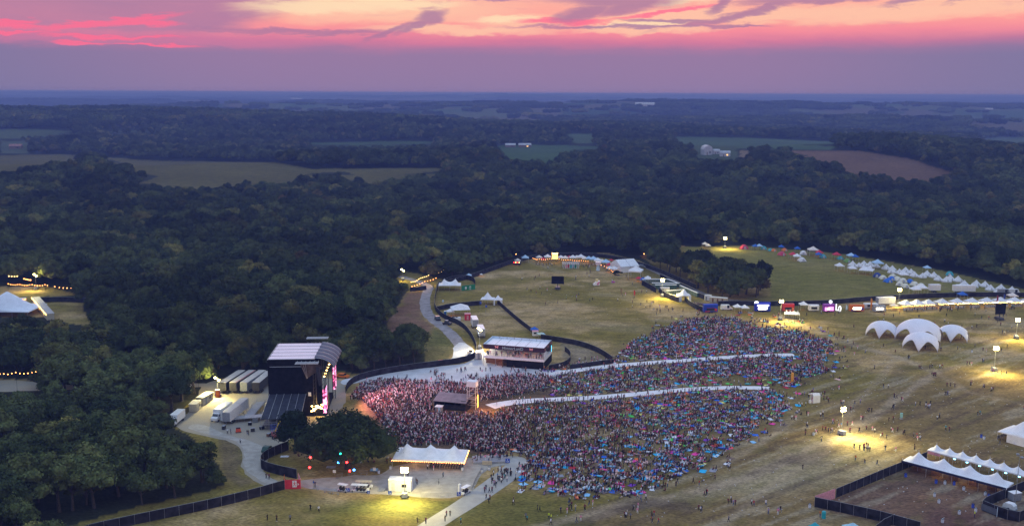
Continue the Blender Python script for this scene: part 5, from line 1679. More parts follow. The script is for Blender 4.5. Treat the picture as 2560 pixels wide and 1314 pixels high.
golf_cart("long six seat golf cart with white roof on the pad", P(900, 1228), 1.45, None, 4.6)
golf_cart("long golf cart with brown roof behind the six seat cart", P(910, 1219), 1.5, M_BEIGE, 4.4)
golf_cart("white golf cart at the pad's right edge near the wheelchair sign", P(1163, 1233), -.6, None, 3.2)
for lb, q, m_ in (("tall white wrapped post beside the right golf cart", (1149, 1236), M_PAINTW),):
    t = thing("wrapped_post", lb, "post", P(*q)); MB().lathe((0, 0, 0), [(.45, 0), (.45, 2.0), (.3, 2.5), (.42, 2.7), (.2, 3.0)], 10).build("body", m_, t); MB().box((0, -.47, .2), (.3, .04, .8)).build("notice", M_BLUEP, t)


def wheelchair_sign(label, q, s=1.0, z=.4):
    t = thing("access_sign", label, "sign", P(*q))
    MB().box((0, 0, z), (s, .06, s)).build("panel", M_BLUEP, t)
    b = MB(); [b.tube((x, 0, 0), (x, 0, z), .03, .03, 5) for x in (-.3 * s, .3 * s)]; b.build("leg", M_STEEL, t)
    b = MB(); N = 12
    for k in range(9):
        a0 = PI * .75 + k * PI / 6; a1 = a0 + PI / 6; cx, cz = -.02 * s, z + .33 * s
        b.tube((cx + .2 * s * math.cos(a0), -.045, cz + .2 * s * math.sin(a0)), (cx + .2 * s * math.cos(a1), -.045, cz + .2 * s * math.sin(a1)), .03 * s, .03 * s, 4)
    b.tube((-.05 * s, -.045, z + .72 * s), (-.03 * s, -.045, z + .42 * s), .04 * s, .04 * s, 4); b.tube((-.03 * s, -.045, z + .42 * s), (.18 * s, -.045, z + .42 * s), .035 * s, .035 * s, 4)
    b.tube((.18 * s, -.045, z + .42 * s), (.30 * s, -.045, z + .16 * s), .035 * s, .035 * s, 4); b.lathe((-.05 * s, -.045, z + .76 * s), [(.03 * s, 0), (.07 * s, .04 * s), (.07 * s, .09 * s), (.02 * s, .13 * s)], 8)
    b.build("wheelchair_symbol", M_PAINTW, t)
    return t


wheelchair_sign("blue wheelchair sign below the small golf cart", (870, 1231), .9)
wheelchair_sign("blue wheelchair sign at the left foot of the white cabin", (975, 1238), .9)
wheelchair_sign("blue wheelchair sign beside the wrapped white post", (1147, 1242), 1.0)
wheelchair_sign("blue wheelchair sign on the platform right of the bar tent", (1269, 1159), 1.2)
wheelchair_sign("small blue wheelchair sign below the six seat cart", (921, 1236), .7)
t = thing("viewing_platform", "low viewing platform packed with people right of the bar tent", "platform", P(1183, 1160), ang(P(1183, 1160), P(1272, 1157)))
PL = (P(1272, 1157) - P(1183, 1160)).length
MB().box((PL / 2, 2.5, .02), (PL, 5, .55)).build("deck", M_GREYP, t); b = MB(); b.tube((0, 0, 1.6), (PL, 0, 1.6), .03); b.tube((0, 0, 1.1), (PL, 0, 1.1), .03)
for k in range(9): b.tube((PL * k / 8, 0, .5), (PL * k / 8, 0, 1.6), .03, .03, 4)
b.build("railing", M_STEEL, t)
t = thing("wooden_gate", "pale wooden barrier standing before the packed platform", "barrier", P(1218, 1162), .0)
b = MB(); [b.box((0, 0, z_), (2.6, .06, .22)) for z_ in (.2, .6, 1.0)]; [b.box((x_, .06, 0), (.1, .06, 1.3)) for x_ in (-1.2, 0, 1.2)]; b.build("boards", M_BEIGE, t)
MB().box((0, .5, .05), (2.4, .7, .9)).build("planter_box", M_GREYP, t)
# crowd barriers round the pad
bar = None


def barrier_run(label, px, name="crowd_barrier", grp="steel crowd barriers round the pad", step=2.2):
    global bar
    pts = [P(*q) for q in px]; items = []
    for a, b_ in zip(pts[:-1], pts[1:]):
        n_ = max(1, int((b_ - a).length / step))
        for k in range(n_):
            p = a.lerp(b_, k / n_)
            if bar is None:
                bar = thing("crowd_barrier", "", "barrier", group=grp)
                b = MB(); b.tube((0, 0, 1.1), (2.1, 0, 1.1), .03, .03, 4); b.tube((0, 0, .2), (2.1, 0, .2), .03, .03, 4)
                b.tube((0, 0, .2), (0, 0, 1.1), .03, .03, 4); b.tube((2.1, 0, .2), (2.1, 0, 1.1), .03, .03, 4); b.build("frame", M_STEEL, bar)
                b = MB(); [b.tube((.2 + j * .17, 0, .2), (.2 + j * .17, 0, 1.1), .014, .014, 4, cap=False) for j in range(11)]; b.build("bars", M_STEEL, bar)
                b = MB(); b.box((.3, 0, 0), (.05, .6, .2)); b.box((1.8, 0, 0), (.05, .6, .2)); b.build("foot", M_STEEL, bar); o = bar
            else: o = copy_tree(bar)
            o.location = p; o.rotation_euler[2] = ang(a, b_); o['group'] = grp
            items.append((o, label, float(proj(*p)[0]), 0))
    ordinal_labels(items)


barrier_run("crowd barrier at the pad's lower left edge", [(783, 1219), (810, 1229), (850, 1236)])
barrier_run("crowd barrier between white cabin and golf cart", [(1052, 1240), (1075, 1241), (1100, 1241), (1132, 1243)])
barrier_run("crowd barrier on the slope above the pad", [(840, 1196), (870, 1187), (900, 1184), (940, 1186)])
barrier_run("crowd barrier along the pad's right edge", [(1180, 1225), (1190, 1200), (1205, 1175)])
for q, lb in (((836, 1187), "small white notice on stand left of the oak slope barrier"), ((936, 1181), "white notice on stand below the oak by the barrier")):
    t = thing("notice_stand", lb, "sign", P(*q)); MB().box((0, 0, .7), (.8, .05, .8)).build("panel", M_PAINTW, t); b = MB(); b.tube((0, .04, 0), (0, .04, 1.3), .03); b.build("stand", M_STEEL, t)

# ------------------------------------------------------------------ fences and exit sign by the lower road
fence("long dark fence curving along the bottom left up to the exit banner", [(120, 1378), (200, 1340), (300, 1318), (400, 1297), (513, 1274), (626, 1247), (700, 1225), (712, 1222)], 2.5, post_step=3.2)
fence("dark fence looping round the foot of the oak slope", [(742, 1196), (700, 1187), (660, 1176), (650, 1168), (655, 1155), (672, 1144), (700, 1132), (722, 1124)], 2.7, post_step=2.6)
t = thing("exit_banner", "red exit banner with white running figure between two dark fences", "sign", P(712, 1222), ang(P(712, 1222), P(752, 1221)))
EL = (P(752, 1221) - P(712, 1222)).length
M_EXR = mat("red_exit_vinyl", (0.62, 0.04, 0.06), .6, .08, 1)
MB().box((EL / 2, 0, .05), (EL, .1, 2.5)).build("banner", M_EXR, t)
MB().box((EL * .62, -.07, .55), (1.1, .03, 1.75)).build("white_square", M_PAINTW, t)
b = MB(); cx = EL * .62; z0 = .55
for p_, q_, r_ in (((0, 1.25), (.05, .75), .09), ((.05, .78), (-.25, .45), .06), ((-.25, .45), (-.42, .3), .05), ((.05, .78), (.25, .5), .06), ((.25, .5), (.22, .18), .05), ((0, 1.2), (.3, 1.0), .045), ((.3, 1.0), (.4, 1.15), .04), ((0, 1.2), (-.28, 1.05), .045), ((-.28, 1.05), (-.33, .85), .04)):
    b.tube((cx + p_[0], -.1, z0 + p_[1]), (cx + q_[0], -.1, z0 + q_[1]), r_, r_, 5)
b.lathe((cx + .06, -.1, z0 + 1.33), [(.04, 0), (.12, .07), (.12, .17), (.04, .24)], 8); b.build("running_figure", M_EXR, t)
b = MB(); b.prism([(EL * .62 + .8, .95), (EL * .62 + 1.15, 1.3), (EL * .62 + .8, 1.65)], 'y', -.09, -.06); b.build("arrow", M_PAINTW, t)
box_panel("side_banner", (EL, .1), (EL - 1.2, 4.4), .05, 2.6, .08, M_PINK, t)
t = thing("traffic_cone", "orange marker standing at the exit banner's left post", "marker", P(711, 1198)); MB().lathe((0, 0, 0), [(.3, 0), (.12, .1), (.06, 1.2), (.02, 1.5)], 8).build("cone", M_ORANGE, t); MB().box((0, 0, 0), (.6, .6, .05)).build("base", M_BLACK, t)

# long perimeter fences further up
fence("long dark fence between gravel road and terrace curving up to the entrance", [(864, 982), (868, 970), (888, 952), (940, 938), (1010, 926), (1090, 916), (1150, 908), (1183, 899), (1193, 886), (1190, 868), (1180, 846), (1163, 823), (1140, 808), (1120, 802), (1100, 790), (1088, 775), (1085, 760), (1090, 735), (1095, 716)], 2.7, post_step=4.0, posts=False)
fence("short dark fence left of the entrance road mouth", [(1025, 728), (1045, 727), (1066, 724)], 2.6, posts=False)
fence("dark fence running from entrance road to the white single peaked tent", [(1089, 778), (1120, 770), (1160, 766), (1203, 762)], 2.6, posts=False)
fence("dark fence slanting down from the single peaked tent to the pavilion", [(1243, 758), (1262, 775), (1290, 800), (1318, 822), (1340, 838)], 2.4, posts=False)
fence("curved dark fence right of the pavilion ending at the crowd", [(1352, 848), (1400, 855), (1446, 863), (1490, 878), (1520, 896), (1531, 905)], 2.6, posts=False)
fence("low dark fence along the crowd's upper edge by the pavilion", [(1425, 922), (1470, 916), (1510, 910), (1534, 908)], 2.0, posts=False)
fence("dark fence climbing the hill edge behind the market canopies", [(1095, 716), (1130, 708), (1180, 695), (1230, 677), (1290, 655), (1340, 645), (1400, 641), (1470, 640), (1540, 648), (1600, 664), (1650, 682), (1700, 704), (1740, 722)], 2.8, post_step=5, posts=False)
fence("dark loop of fence behind the green banner", [(1106, 712), (1130, 700), (1165, 697), (1184, 703), (1188, 712)], 3.0, posts=False)
fence("brown grey fence along the front of the toilet block", [(1604, 712), (1623, 722), (1640, 732)], 3.2, posts=False)
fence("brown grey fence running down to the white toilet entrance", [(1647, 730), (1660, 742), (1680, 750), (1697, 756)], 3.0, posts=False)
fence("dark fence from the toilet entrance down to the blue stall", [(1712, 752), (1725, 765), (1745, 775), (1758, 780)], 2.8, posts=False)
fence("dark fence behind the toilet block beside the gravel lane", [(1650, 694), (1690, 712), (1730, 730), (1745, 742), (1760, 748)], 2.6, posts=False)
fence("very long dark fence dividing the camp field from the food stalls", [(1795, 764), (1850, 763), (1930, 765), (2050, 763), (2120, 757), (2187, 751), (2301, 745), (2438, 741), (2600, 743)], 2.8, post_step=5, posts=False)
fence("black fence from the pink banner up to the four peaked tent", [(2089, 1244), (2160, 1214), (2251, 1176), (2316, 1150)], 2.5)
fence("black fence from the pink banner to the frame's bottom edge", [(2036, 1266), (2120, 1284), (2200, 1302), (2300, 1330)], 2.6, sm_=0)
fence("black fence spur inside the bar enclosure at the bottom edge", [(2235, 1308), (2205, 1322), (2190, 1335)], 2.4, sm_=0)
pa = P(2036, 1264); pb = P(2087, 1245)
t = thing("pink_banner", "pale pink banner panel at the enclosure's left corner", "banner", pa, ang(pa, pb)); BL = (pb - pa).length
MB().box((BL / 2, 0, .05), (BL - .1, .08, 2.6)).build("panel", M_PINK, t); b = MB(); [b.tube((x_, .1, 0), (x_, .1, 2.7), .04, .04, 5) for x_ in (.1, BL - .1)]; b.build("post", M_STEEL, t)
fence("black fence round the white generator at the bottom right", [(2600, 1210), (2560, 1225), (2449, 1272), (2495, 1291), (2542, 1306), (2600, 1280)], 2.6, sm_=0, posts=True)
t = thing("window_panel", "translucent panel set in the black generator fence", "panel", P(2451, 1275), ang(P(2451, 1275), P(2494, 1292)))
WL = (P(2494, 1292) - P(2451, 1275)).length; MB().box((WL / 2, -.12, .4), (WL * .9, .05, 1.6)).build("sheet", mat("smoky_panel", (.10, .12, .15), .3, .1, 1), t); MB().box((WL * .97, -.12, .05), (.1, .08, 2.5)).build("frame", M_LB, t)

# ------------------------------------------------------------------ bars at the lower right
t4, L4 = multi_peak("bar_marquee", "long white marquee with four tall peaks inside the black fence", (2252, 1175), (2513, 1246), 5.8, 4, 2.6, 5.4, ridge=.40)
b = MB(); b.box((L4 / 2, -.14, 2.35), (L4, .08, .6)); b.build("dark_valance", mat("navy_valance", (.02, .02, .06), .8, .1, 1), t4)
lamp('POINT', "bar_glow", t4, (L4 * .35, 2.5, 2.2), 90, (1, .7, .2), .3); lamp('POINT', "bar_glow", t4, (L4 * .65, 2.5, 2.2), 90, (1, .7, .2), .3)
for k in range(5):
    MB().box((L4 * (.12 + .18 * k), 3.2, .05), (2.2, .7, 1.05)).build("bar_counter", M_WOOD, t4)
t7, L7 = multi_peak("bar_marquee", "long white marquee with many small peaks behind the four peaked one", (2316, 1146), (2590, 1222), 3.6, 8, 2.6, 4.3, ridge=.40, npoles=9)
for k in range(6):
    MB().box((L7 * (.26 + .117 * k), .4, 1.9), (.55, .3, .22)).build("blue_lamp", mat("cyan_lamp", (.3, .8, 1), .5, 0, 1, emit=(.25, .7, 1.0), es=6), t7)
b = MB(); b.box((L7 / 2, -.12, 2.35), (L7, .05, .08)); b.build("eave_rail", M_GREYP, t7)
MB().box((L7 * .07, -.1, 1.7), (L7 * .12, .05, .8)).build("salmon_banner", M_PINK, t7)
t, L_ = multi_peak("square_marquee", "large white marquee at the right edge above the bars", (2492, 1098), (2590, 1126), 9.5, 1, 2.6, 6.4, ridge=.7)
MB().box((L_ * .55, -.05, .1), (L_ * .6, .06, 2.5)).build("front_wall", M_WHITE, t)
for k in range(4): MB().box((-.1, 1.2 + k * 2.0, .1), (.06, 1.7, 1.0)).build("counter_panel", M_GREYP, t)
for k in range(3): MB().box((-.15, 2.0 + k * 2.6, 2.25), (.12, 1.2, .14)).build("tube_lamp", M_TUBE, t)
t = light_tower("tall unlit mast rising from the generator trailer at bottom right", (2537, 1266), 13.2, lit=False, lamps=2, base=False)
t = thing("generator", "white generator with curved hood on the mast's trailer", "generator", P(2524, 1272), ang(P(2449, 1273), P(2542, 1305)))
b = MB(); b.prism([(-1.4, .5), (-1.3, 1.3), (-.7, 1.7), (.7, 1.75), (1.3, 1.3), (1.4, .5)], 'y', -.8, .8); b.build("hood", M_PAINTW, t); MB().box((0, 0, .3), (3.2, 1.7, .2)).build("frame", M_GREYP, t); wheels(t, [(0, -.9), (0, .9)], .33, .2)
t = thing("equipment_box", "pale ribbed equipment container behind the mast", "container", P(2536, 1250), .3)
MB().box((0, 0, .3), (2.6, 1.8, 1.9)).build("body", M_GREYP, t); MB().box((0, 0, 2.2), (2.7, 1.9, .08)).build("lid", M_PAINTW, t); b = MB(); [b.box((-1.1 + k * .3, -.92, .4), (.08, .04, 1.7)) for k in range(8)]; b.build("vent_rib", M_STEEL, t)
M_BINW = mat("pale_blue_white_bin", (.62, .66, .72), .5, .05, 2); M_BINB = mat("royal_blue_bin", (.05, .10, .55), .5, .05, 2)
bw = make_bin("", M_BINW, "pale drum litter bins"); bbn = make_bin("", M_BINB, None)
BINS = [(2362, 1209, 0, "inside the enclosure below the four peaked marquee, middle"), (2409, 1224, 0, "inside the enclosure below the third marquee peak"), (2336, 1240, 0, "alone on bare soil left of centre in the enclosure"),
        (2347, 1256, 0, "just below the lone bin on the enclosure's bare soil"), (2463, 1237, 0, "under the right end of the four peaked marquee"), (2439, 1278, 0, "left of the generator fence corner"),
        (2398, 1284, 0, "in the enclosure's lower part above the frame edge"), (2356, 1305, 0, "nearest the frame's bottom edge in the enclosure"), (2024, 1268, 0, "outside the black fence's left corner"),
        (2034, 1087, 0, "alone on grass left of the nearest floodlight"), (2460, 1097, 0, "left of the right edge marquee"), (1223, 1174, 0, "beside the concrete walk's upper end"), (947, 1182, 0, "below the oak by the white notice"),
        (1156, 1175, 0, "at the bar tent's right front corner"), (1250, 1172, 0, "beside the path near the packed platform"), (976, 1172, 0, "at the bar tent's left front corner"), (1205, 1180, 0, "at the pad's right edge"),
        (2430, 880, 0, "beside the right white dome tent")]
for px0, py0, k, lb in BINS:
    place(bw, USED, P(px0, py0), random.random(), "pale drum bin " + lb)
for px0, py0, lb in ((2264, 1191, "at the marquee's left end"), (2340, 1207, "below the marquee's second peak"), (2385, 1211, "between the second and third peaks"), (2472, 1243, "beside the marquee's right front pole"), (2432, 1268, "lid open left of the generator fence"), (2453, 1093, "touching the pale bin by the right marquee")):
    place(bbn, USED, P(px0, py0), random.random(), "royal blue bin " + lb, "royal blue bins")
for q, lb in (((2253, 1046), "small teal panel stand alone on the field"),):
    t = thing("info_stand", lb, "sign", P(*q)); MB().box((0, 0, .5), (.7, .5, 1.4)).build("panel", mat("pale_teal", (.3, .55, .52), .5, .05, 2), t); MB().box((0, 0, 0), (.9, .7, .1)).build("base", M_GREYP, t)
t = thing("teal_drum", "teal drum beyond the black fence near the bottom edge", "drum", P(2059, 1294)); MB().lathe((0, 0, 0), [(.48, 0), (.5, .1), (.5, 1.5), (.42, 1.65)], 12).build("body", M_TEAL, t); MB().lathe((0, 0, 1.66), [(.44, 0), (.44, .08), (.1, .12)], 12).build("lid", M_TEAL, t)
pc = make_popup("teal and pale blue canopy at the bottom edge right of the teal drum", mat("pale_teal_canvas", (.35, .60, .68), .7, .08, 1), 3.4); pc.location = P(2130, 1338); pc.rotation_euler[2] = .3
pc = make_popup("bright teal canopy at the bottom edge left of the teal drum", M_TEAL, 2.2); pc.location = P(2036, 1336); pc.rotation_euler[2] = .6

# kiosk on the field
kq = P(2033, 1004)
t = thing("kiosk", "white panel kiosk with orange opening near the crowd's right edge", "kiosk", kq, .35)
b = MB(); b.prism([(-1.6, .1), (-1.6, 2.6), (-1.0, 3.3), (1.2, 2.7), (1.2, 2.45), (-1.0, 2.9), (-1.2, 2.4), (-1.2, .1)], 'x', -1.2, 1.5); b.build("canopy_shell", M_PAINTW, t)
MB().box((.15, -.9, .1), (2.4, .5, 1.0)).build("counter", M_PINK, t); MB().box((.15, .3, .1), (2.3, .1, 2.3)).build("back_panel", M_PAINTW, t)
b = MB(); b.prism([(-.6, .9), (.6, .9), (0, 2.0)], 'y', .20, .24); b.build("orange_triangle", M_ORANGE, t)
MB().box((-1.7, -.6, .05), (.7, .6, .9)).build("side_box", M_PAINTW, t)

# ------------------------------------------------------------------ floodlight masts on the field
light_tower("nearest lit floodlight mast on the trampled field", (2104, 1087), 8.0, energy=15000, rz=.55)
light_tower("tallest lit floodlight mast below the right dome tents", (2485, 927), 8.6, energy=15000)
light_tower("twin lamp floodlight mast at the right edge beyond the domes", (2540, 846), 8.0, energy=11000, lamps=4)
light_tower("brightest floodlight mast before the blue food stall", (1951, 800), 8.6, energy=14000)
light_tower("small lit floodlight mast by the two white box trucks", (1199, 872), 8.0, energy=7000, col=(1.0, .86, .55), lamps=2)
light_tower("lit floodlight mast above the rows of toilets", (1655, 742), 8.6, energy=12000)
light_tower("lit floodlight mast at the wood's edge on the camp field", (1812, 620), 6.5, energy=11000, col=(1, .84, .3))
light_tower("lit floodlight mast where the stall row begins", (2246, 765), 8.0, energy=6500)
light_tower("lit floodlight mast among the trees above the marquee", (91, 724), 7.6, energy=5000, lamps=2)
light_tower("yellow lit floodlight mast in the trees left of the entrance road", (1007, 700), 5.5, energy=1800, lamps=2, col=(1, .85, .3))
big_screen("dark video screen standing alone on the upper field", (1394, 723), 6.4, 4.0, 2.9, R(-4))
big_screen("dark video screen on trailer near the food stalls at right", (2499, 800), 4.7, 4.9, 2.8, R(6))

# ------------------------------------------------------------------ white dome tents
def star_tent(label, cpx, Rpx, hm):
    c = P(*cpx); s = ppm(c); Rr = Rpx / s
    t = thing("star_dome", label, "tent", c, ang(P(cpx[0] - 40, cpx[1] + 1.2), P(cpx[0] + 40, cpx[1] - 0.5)) * 0 + 0.0, "white dome tents joined in a cluster")
    b = MB(); vs = []; fs = []; NA = 96; NRg = 16
    for j in range(NRg + 1):
        for i in range(NA):
            a = 2 * PI * i / NA
            w = abs(math.cos(3 * a))          # 1 at the six feet, 0 mid-arch
            phi_end = PI / 2 - math.sqrt(max(0, 1 - w * w)) * R(36)
            ph = j / NRg * phi_end
            rib = 1 - .035 * (1 - w) * math.sin(ph)
            rad_ = Rr * math.sin(ph) * rib; z = hm * math.cos(ph) ** .92
            vs.append((rad_ * math.cos(a), rad_ * math.sin(a), z + .02))
    for j in range(NRg):
        for i in range(NA): fs.append((j * NA + i, j * NA + (i + 1) % NA, (j + 1) * NA + (i + 1) % NA, (j + 1) * NA + i))
    b.add(vs, fs); o = b.build("membrane", mat("pearl_white_membrane", (0.80, 0.78, 0.82), .5, .02, .5), t, smooth=True); md = o.modifiers.new("thick", 'SOLIDIFY'); md.thickness = .05
    for k in range(6):
        a = k * PI / 3; MB().box((Rr * math.cos(a), Rr * math.sin(a), 0), (.5, .5, .12)).build("foot_plate", M_STEEL, t)
    return t, Rr


for lb, c, Rp, hm in (("left white dome tent of the star shaped cluster", (2205, 838), 41, 6.2), ("largest white dome tent in the middle of the cluster", (2296, 847), 60, 8.4),
                      ("right white dome tent of the cluster", (2381, 847), 41, 6.0), ("front white dome tent lowest in the cluster", (2303, 869), 47, 6.4)):
    t, Rr = star_tent(lb, c, Rp, hm)
    lamp('SPOT', "uplight", t, (Rr * .62, -Rr * .35, .4), 130, (1, .72, .42), .15, spot=R(80), rot=(R(180), 0, 0))
    for k in range(3): MB().lathe((Rr * .5 * math.cos(k * 2.1), Rr * .5 * math.sin(k * 2.1), 0), [(.3, 0), (.08, .1), (.08, .9), (.45, 1.0), (.45, 1.05)], 8).build("bar_table", M_WOOD, t)
# ------------------------------------------------------------------ hilltop market
POP = make_popup("", M_WHITE); POPW = make_popup("", mat("warm_white_canvas", (.78, .70, .62), .8, .05, 1), 3.2)
POPB = make_popup("", mat("light_blue_canvas", (.42, .60, .78), .8, .05, 1)); POPR = make_popup("", mat("red_canvas", (.60, .04, .08), .8, .08, 1))
POPN = make_popup("", mat("blue_canvas", (.03, .13, .50), .8, .08, 1))


def stall_row(specs, rz, group, lit=0):
    items = []
    for i, (x_, y_, pr, w_, base_) in enumerate(specs):
        o = place(pr, USED, P(x_, y_), rz + random.uniform(-.12, .12), "", group, w_ / 3.0)
        items.append((o, base_, x_, y_))
        if lit and i % lit == 0:
            lamp('POINT', "stall_glow", o, (0, -.6, 1.7), 60, (1, .42, .14), .3)
    ordinal_labels(items)


G = "market canopies along the hilltop"
stall_row([(1313, 655, POPB, 4.2, "pale blue canopy standing apart at the left end of the hilltop market")], .05, G)
stall_row([(1348, 652, POPW, 3.4, "lit canopy left of the glowing hilltop billboard"), (1369, 652, POP, 4.0, "lit canopy left of the glowing hilltop billboard"), (1358, 655, POPR, 2.8, "lit canopy left of the glowing hilltop billboard")], .05, G, 1)
stall_row([(1402, 653, POP, 3.6, "canopy right of the glowing hilltop billboard"), (1413, 654, POPW, 3.6, "canopy right of the glowing hilltop billboard"), (1423, 652, POPR, 3.2, "canopy right of the glowing hilltop billboard"), (1432, 654, POP, 4.0, "canopy right of the glowing hilltop billboard"),
           (1442, 653, POPW, 3.6, "canopy right of the glowing hilltop billboard"), (1452, 653, POP, 4.2, "canopy right of the glowing hilltop billboard"), (1462, 655, POPW, 3.4, "canopy right of the glowing hilltop billboard")], .0, G, 2)
stall_row([(1472, 656, POPB, 3.8, "blue tinted market canopy behind the white banner tower"), (1483, 659, POPB, 4.4, "blue tinted market canopy behind the white banner tower"), (1494, 662, POP, 4.2, "blue tinted market canopy behind the white banner tower"), (1505, 662, POPW, 3.4, "blue tinted market canopy behind the white banner tower")], -.1, G, 2)
stall_row([(1514, 667, POPB, 4.4, "market canopy just left of the big white hall tent"), (1522, 671, POPR, 3.2, "market canopy just left of the big white hall tent"), (1528, 657, POPR, 2.4, "market canopy just left of the big white hall tent"), (1524, 679, POP, 3.2, "market canopy just left of the big white hall tent"), (1535, 682, POP, 3.8, "market canopy just left of the big white hall tent")], -.3, G, 2)
stall_row([(1589, 697, POP, 7.0, "broad low canopy right of the hall tent"), (1619, 705, POP, 3.4, "small canopy beside the brown topped stall below the hall tent"), (1607, 707, POPN, 3.0, "blue canopy at the brown stall below the hall tent"), (1596, 703, POPR, 2.6, "red canopy at the brown stall below the hall tent")], -.25, G, 3)
# bulbs under the market
string_lights("warm bulb string under the market canopies left of the billboard", [(1332, 654), (1345, 657), (1378, 656)], 2.2, 12, .3, group=None, posts=False, r=.12)
string_lights("warm bulb string under the market canopies right of the billboard", [(1398, 656), (1430, 658), (1470, 660)], 2.1, 14, .3, posts=False, r=.12)
string_lights("warm bulb string under canopies by the hall tent", [(1495, 668), (1515, 674), (1532, 686)], 2.0, 8, .3, posts=False, r=.12)
t = thing("glowing_billboard", "glowing orange square billboard above the hilltop market", "billboard", P(1387, 657))
M_GLOW = mat("glowing_panel", (1, .6, .2), .5, 0, 1, emit=(1.0, .55, .16), es=2.2)
MB().box((0, 0, 2.4), (3.5, .4, 3.2)).build("lit_panel", M_GLOW, t); b = MB()
for sx in (-1.75, 1.75): b.tube((sx, 0, 0), (sx, 0, 5.8), .09, .09, 5)
b.tube((-1.75, 0, 5.8), (1.75, 0, 5.8), .09, .09, 5); b.tube((-1.75, 0, 2.3), (1.75, 0, 2.3), .09, .09, 5); b.build("frame", M_WOOD, t)
f_ = None
for k in range(8):
    if f_ is None: b = MB(); b.lathe((0, 0, 0), [(.08, 0), (.2, .1), (.2, .3), (.08, .4)], 8); f_ = b.build("bulb", M_BULBY, t, loc=(-1.6, -.2, 5.7))
    else: dup(f_, t, (-1.6 + k * .46, -.2, 5.7 if k % 2 else 5.45))
lamp('POINT', "billboard_glow", t, (0, -1.2, 2.5), 260, (1, .5, .15), .5)
# lattice pavilion
a = P(1408, 671); b_ = P(1447, 671)
t = thing("art_pavilion", "white lattice frame pavilion with coloured panels on the upper field", "pavilion", a, ang(a, b_)); L = (b_ - a).length
b = MB()
for k in range(8):
    x_ = L * k / 7
    for y_ in (0, 3.5, 7): b.tube((x_, y_, 0), (x_, y_, 2.7), .08, .08, 4)
    b.tube((x_, 0, 2.7), (x_, 7, 2.7), .09, .09, 4); b.tube((x_, 0, 2.7), (x_ + L / 14, 3.5, 3.5), .08, .08, 4); b.tube((x_, 7, 2.7), (x_ + L / 14, 3.5, 3.5), .08, .08, 4)
for y_ in (0, 3.5, 7): b.tube((0, y_, 2.7), (L, y_, 2.7), .09, .09, 4); b.tube((0, y_, .1), (L, y_, .1), .06, .06, 4)
b.build("frame", M_PAINTW, t)
for k, m_ in enumerate((M_PINK, M_REDP, M_TEAL, mat("pale_blue_panel", (.35, .5, .7), .6, .1, 1), M_GREENP)): MB().box((L * (.2 + .15 * k), 1.0 + (k % 2) * 2, .1), (L * .12, .15, 1.9)).build("art_panel", m_, t)
# white banner tower and other art on the field
t = thing("banner_tower", "white wrapped tower with square top on the upper field", "tower", P(1495, 676), .1)
b = MB(); b.lathe((0, 0, 0), [(1.1, 0), (.95, 1.2), (.8, 2.6), (.75, 3.6)], 4); b.build("wrapped_base", M_LB, t); MB().box((0, 0, 3.5), (2.7, 2.7, 1.5)).build("banner_box", mat("pale_pink_banner", (.75, .62, .66), .7, .1, 1), t); MB().box((0, 0, 5.0), (2.9, 2.9, .12)).build("roof", M_PAINTW, t)
t = thing("sculpture", "white sculpture with pink marks alone on the field", "sculpture", P(1492, 713), .2)
b = MB(); b.prism([(-1.9, .1), (-2.0, 1.0), (-1.0, 1.3), (-.9, 2.1), (1.4, 2.6), (1.5, .1)], 'y', -.7, .7); b.build("body", M_PAINTW, t)
b = MB(); b.tube((0, -.75, .5), (.7, -.75, 1.9), .22, .22, 5); b.tube((.9, -.75, .5), (.3, -.75, 1.3), .2, .2, 5); b.tube((1.2, -.75, 1.2), (1.2, -.75, 2.0), .15, .15, 5); b.build("pink_mark", mat("magenta_paint", (.70, .03, .25), .5, .05, 2), t)
MB().box((0, 0, 2.1), (1.3, 1.0, 1.4)).build("yellow_top", mat("pale_yellow_block", (.75, .62, .28), .6, .05, 2), t)
t = thing("low_arch", "small purple pink arch lying on the upper field", "sculpture", P(1533, 706)); b = MB(); b.prism([(-1.0, 0), (-.9, .5), (0, .85), (.9, .5), (1.0, 0)], 'y', -.3, .3); b.build("arch", mat("violet_pink", (.45, .12, .50), .5, .1, 2), t); MB().box((0, -.34, .2), (.7, .05, .3)).build("panel", M_REDP, t)
feather_flag("red and blue feather flag standing on the open field", (1584, 742), M_REDP, 3.4)
t = thing("signpost", "tall dark signpost with boards on the upper field", "signpost", P(1553, 737)); MB().tube((0, 0, 0), (0, 0, 3.4), .1, .08, 6).build("post", M_WOOD, t); b = MB(); [b.box((.1 * (-1) ** k, 0, 1.3 + k * .55), (.9, .08, .3)) for k in range(4)]; b.build("sign_board", M_WOOD, t)
# hall tent
a = P(1553, 682); b_ = P(1593, 679)
t = thing("hall_tent", "big white gabled hall tent at the hilltop market's right end", "tent", a, ang(a, b_) + .0); L = 11.5; Dd = 13
b = MB(); b.box((L / 2, Dd / 2, 0), (L, Dd, 3.4)); b.build("wall", M_WHITE, t)
b = MB(); b.add([(-.2, -.2, 3.45), (L + .2, -.2, 3.45), (L + .2, Dd * .5, 6.6), (-.2, Dd * .5, 6.6), (L + .2, Dd + .2, 3.45), (-.2, Dd + .2, 3.45)], [(0, 1, 2, 3), (3, 2, 4, 5), (0, 3, 5), (1, 4, 2)]); b.build("roof", M_WHITE, t)
b = MB(); b.box((L / 2, -.24, .1), (.12, .04, 3.3)); b.tube((L / 2, -.22, 3.5), (L / 2, Dd * .5, 6.65), .05); b.build("seam", M_GREYP, t)
car("small pickup with pink load beside the hall tent", P(1605, 668), 1.0, M_GREYP, 5)
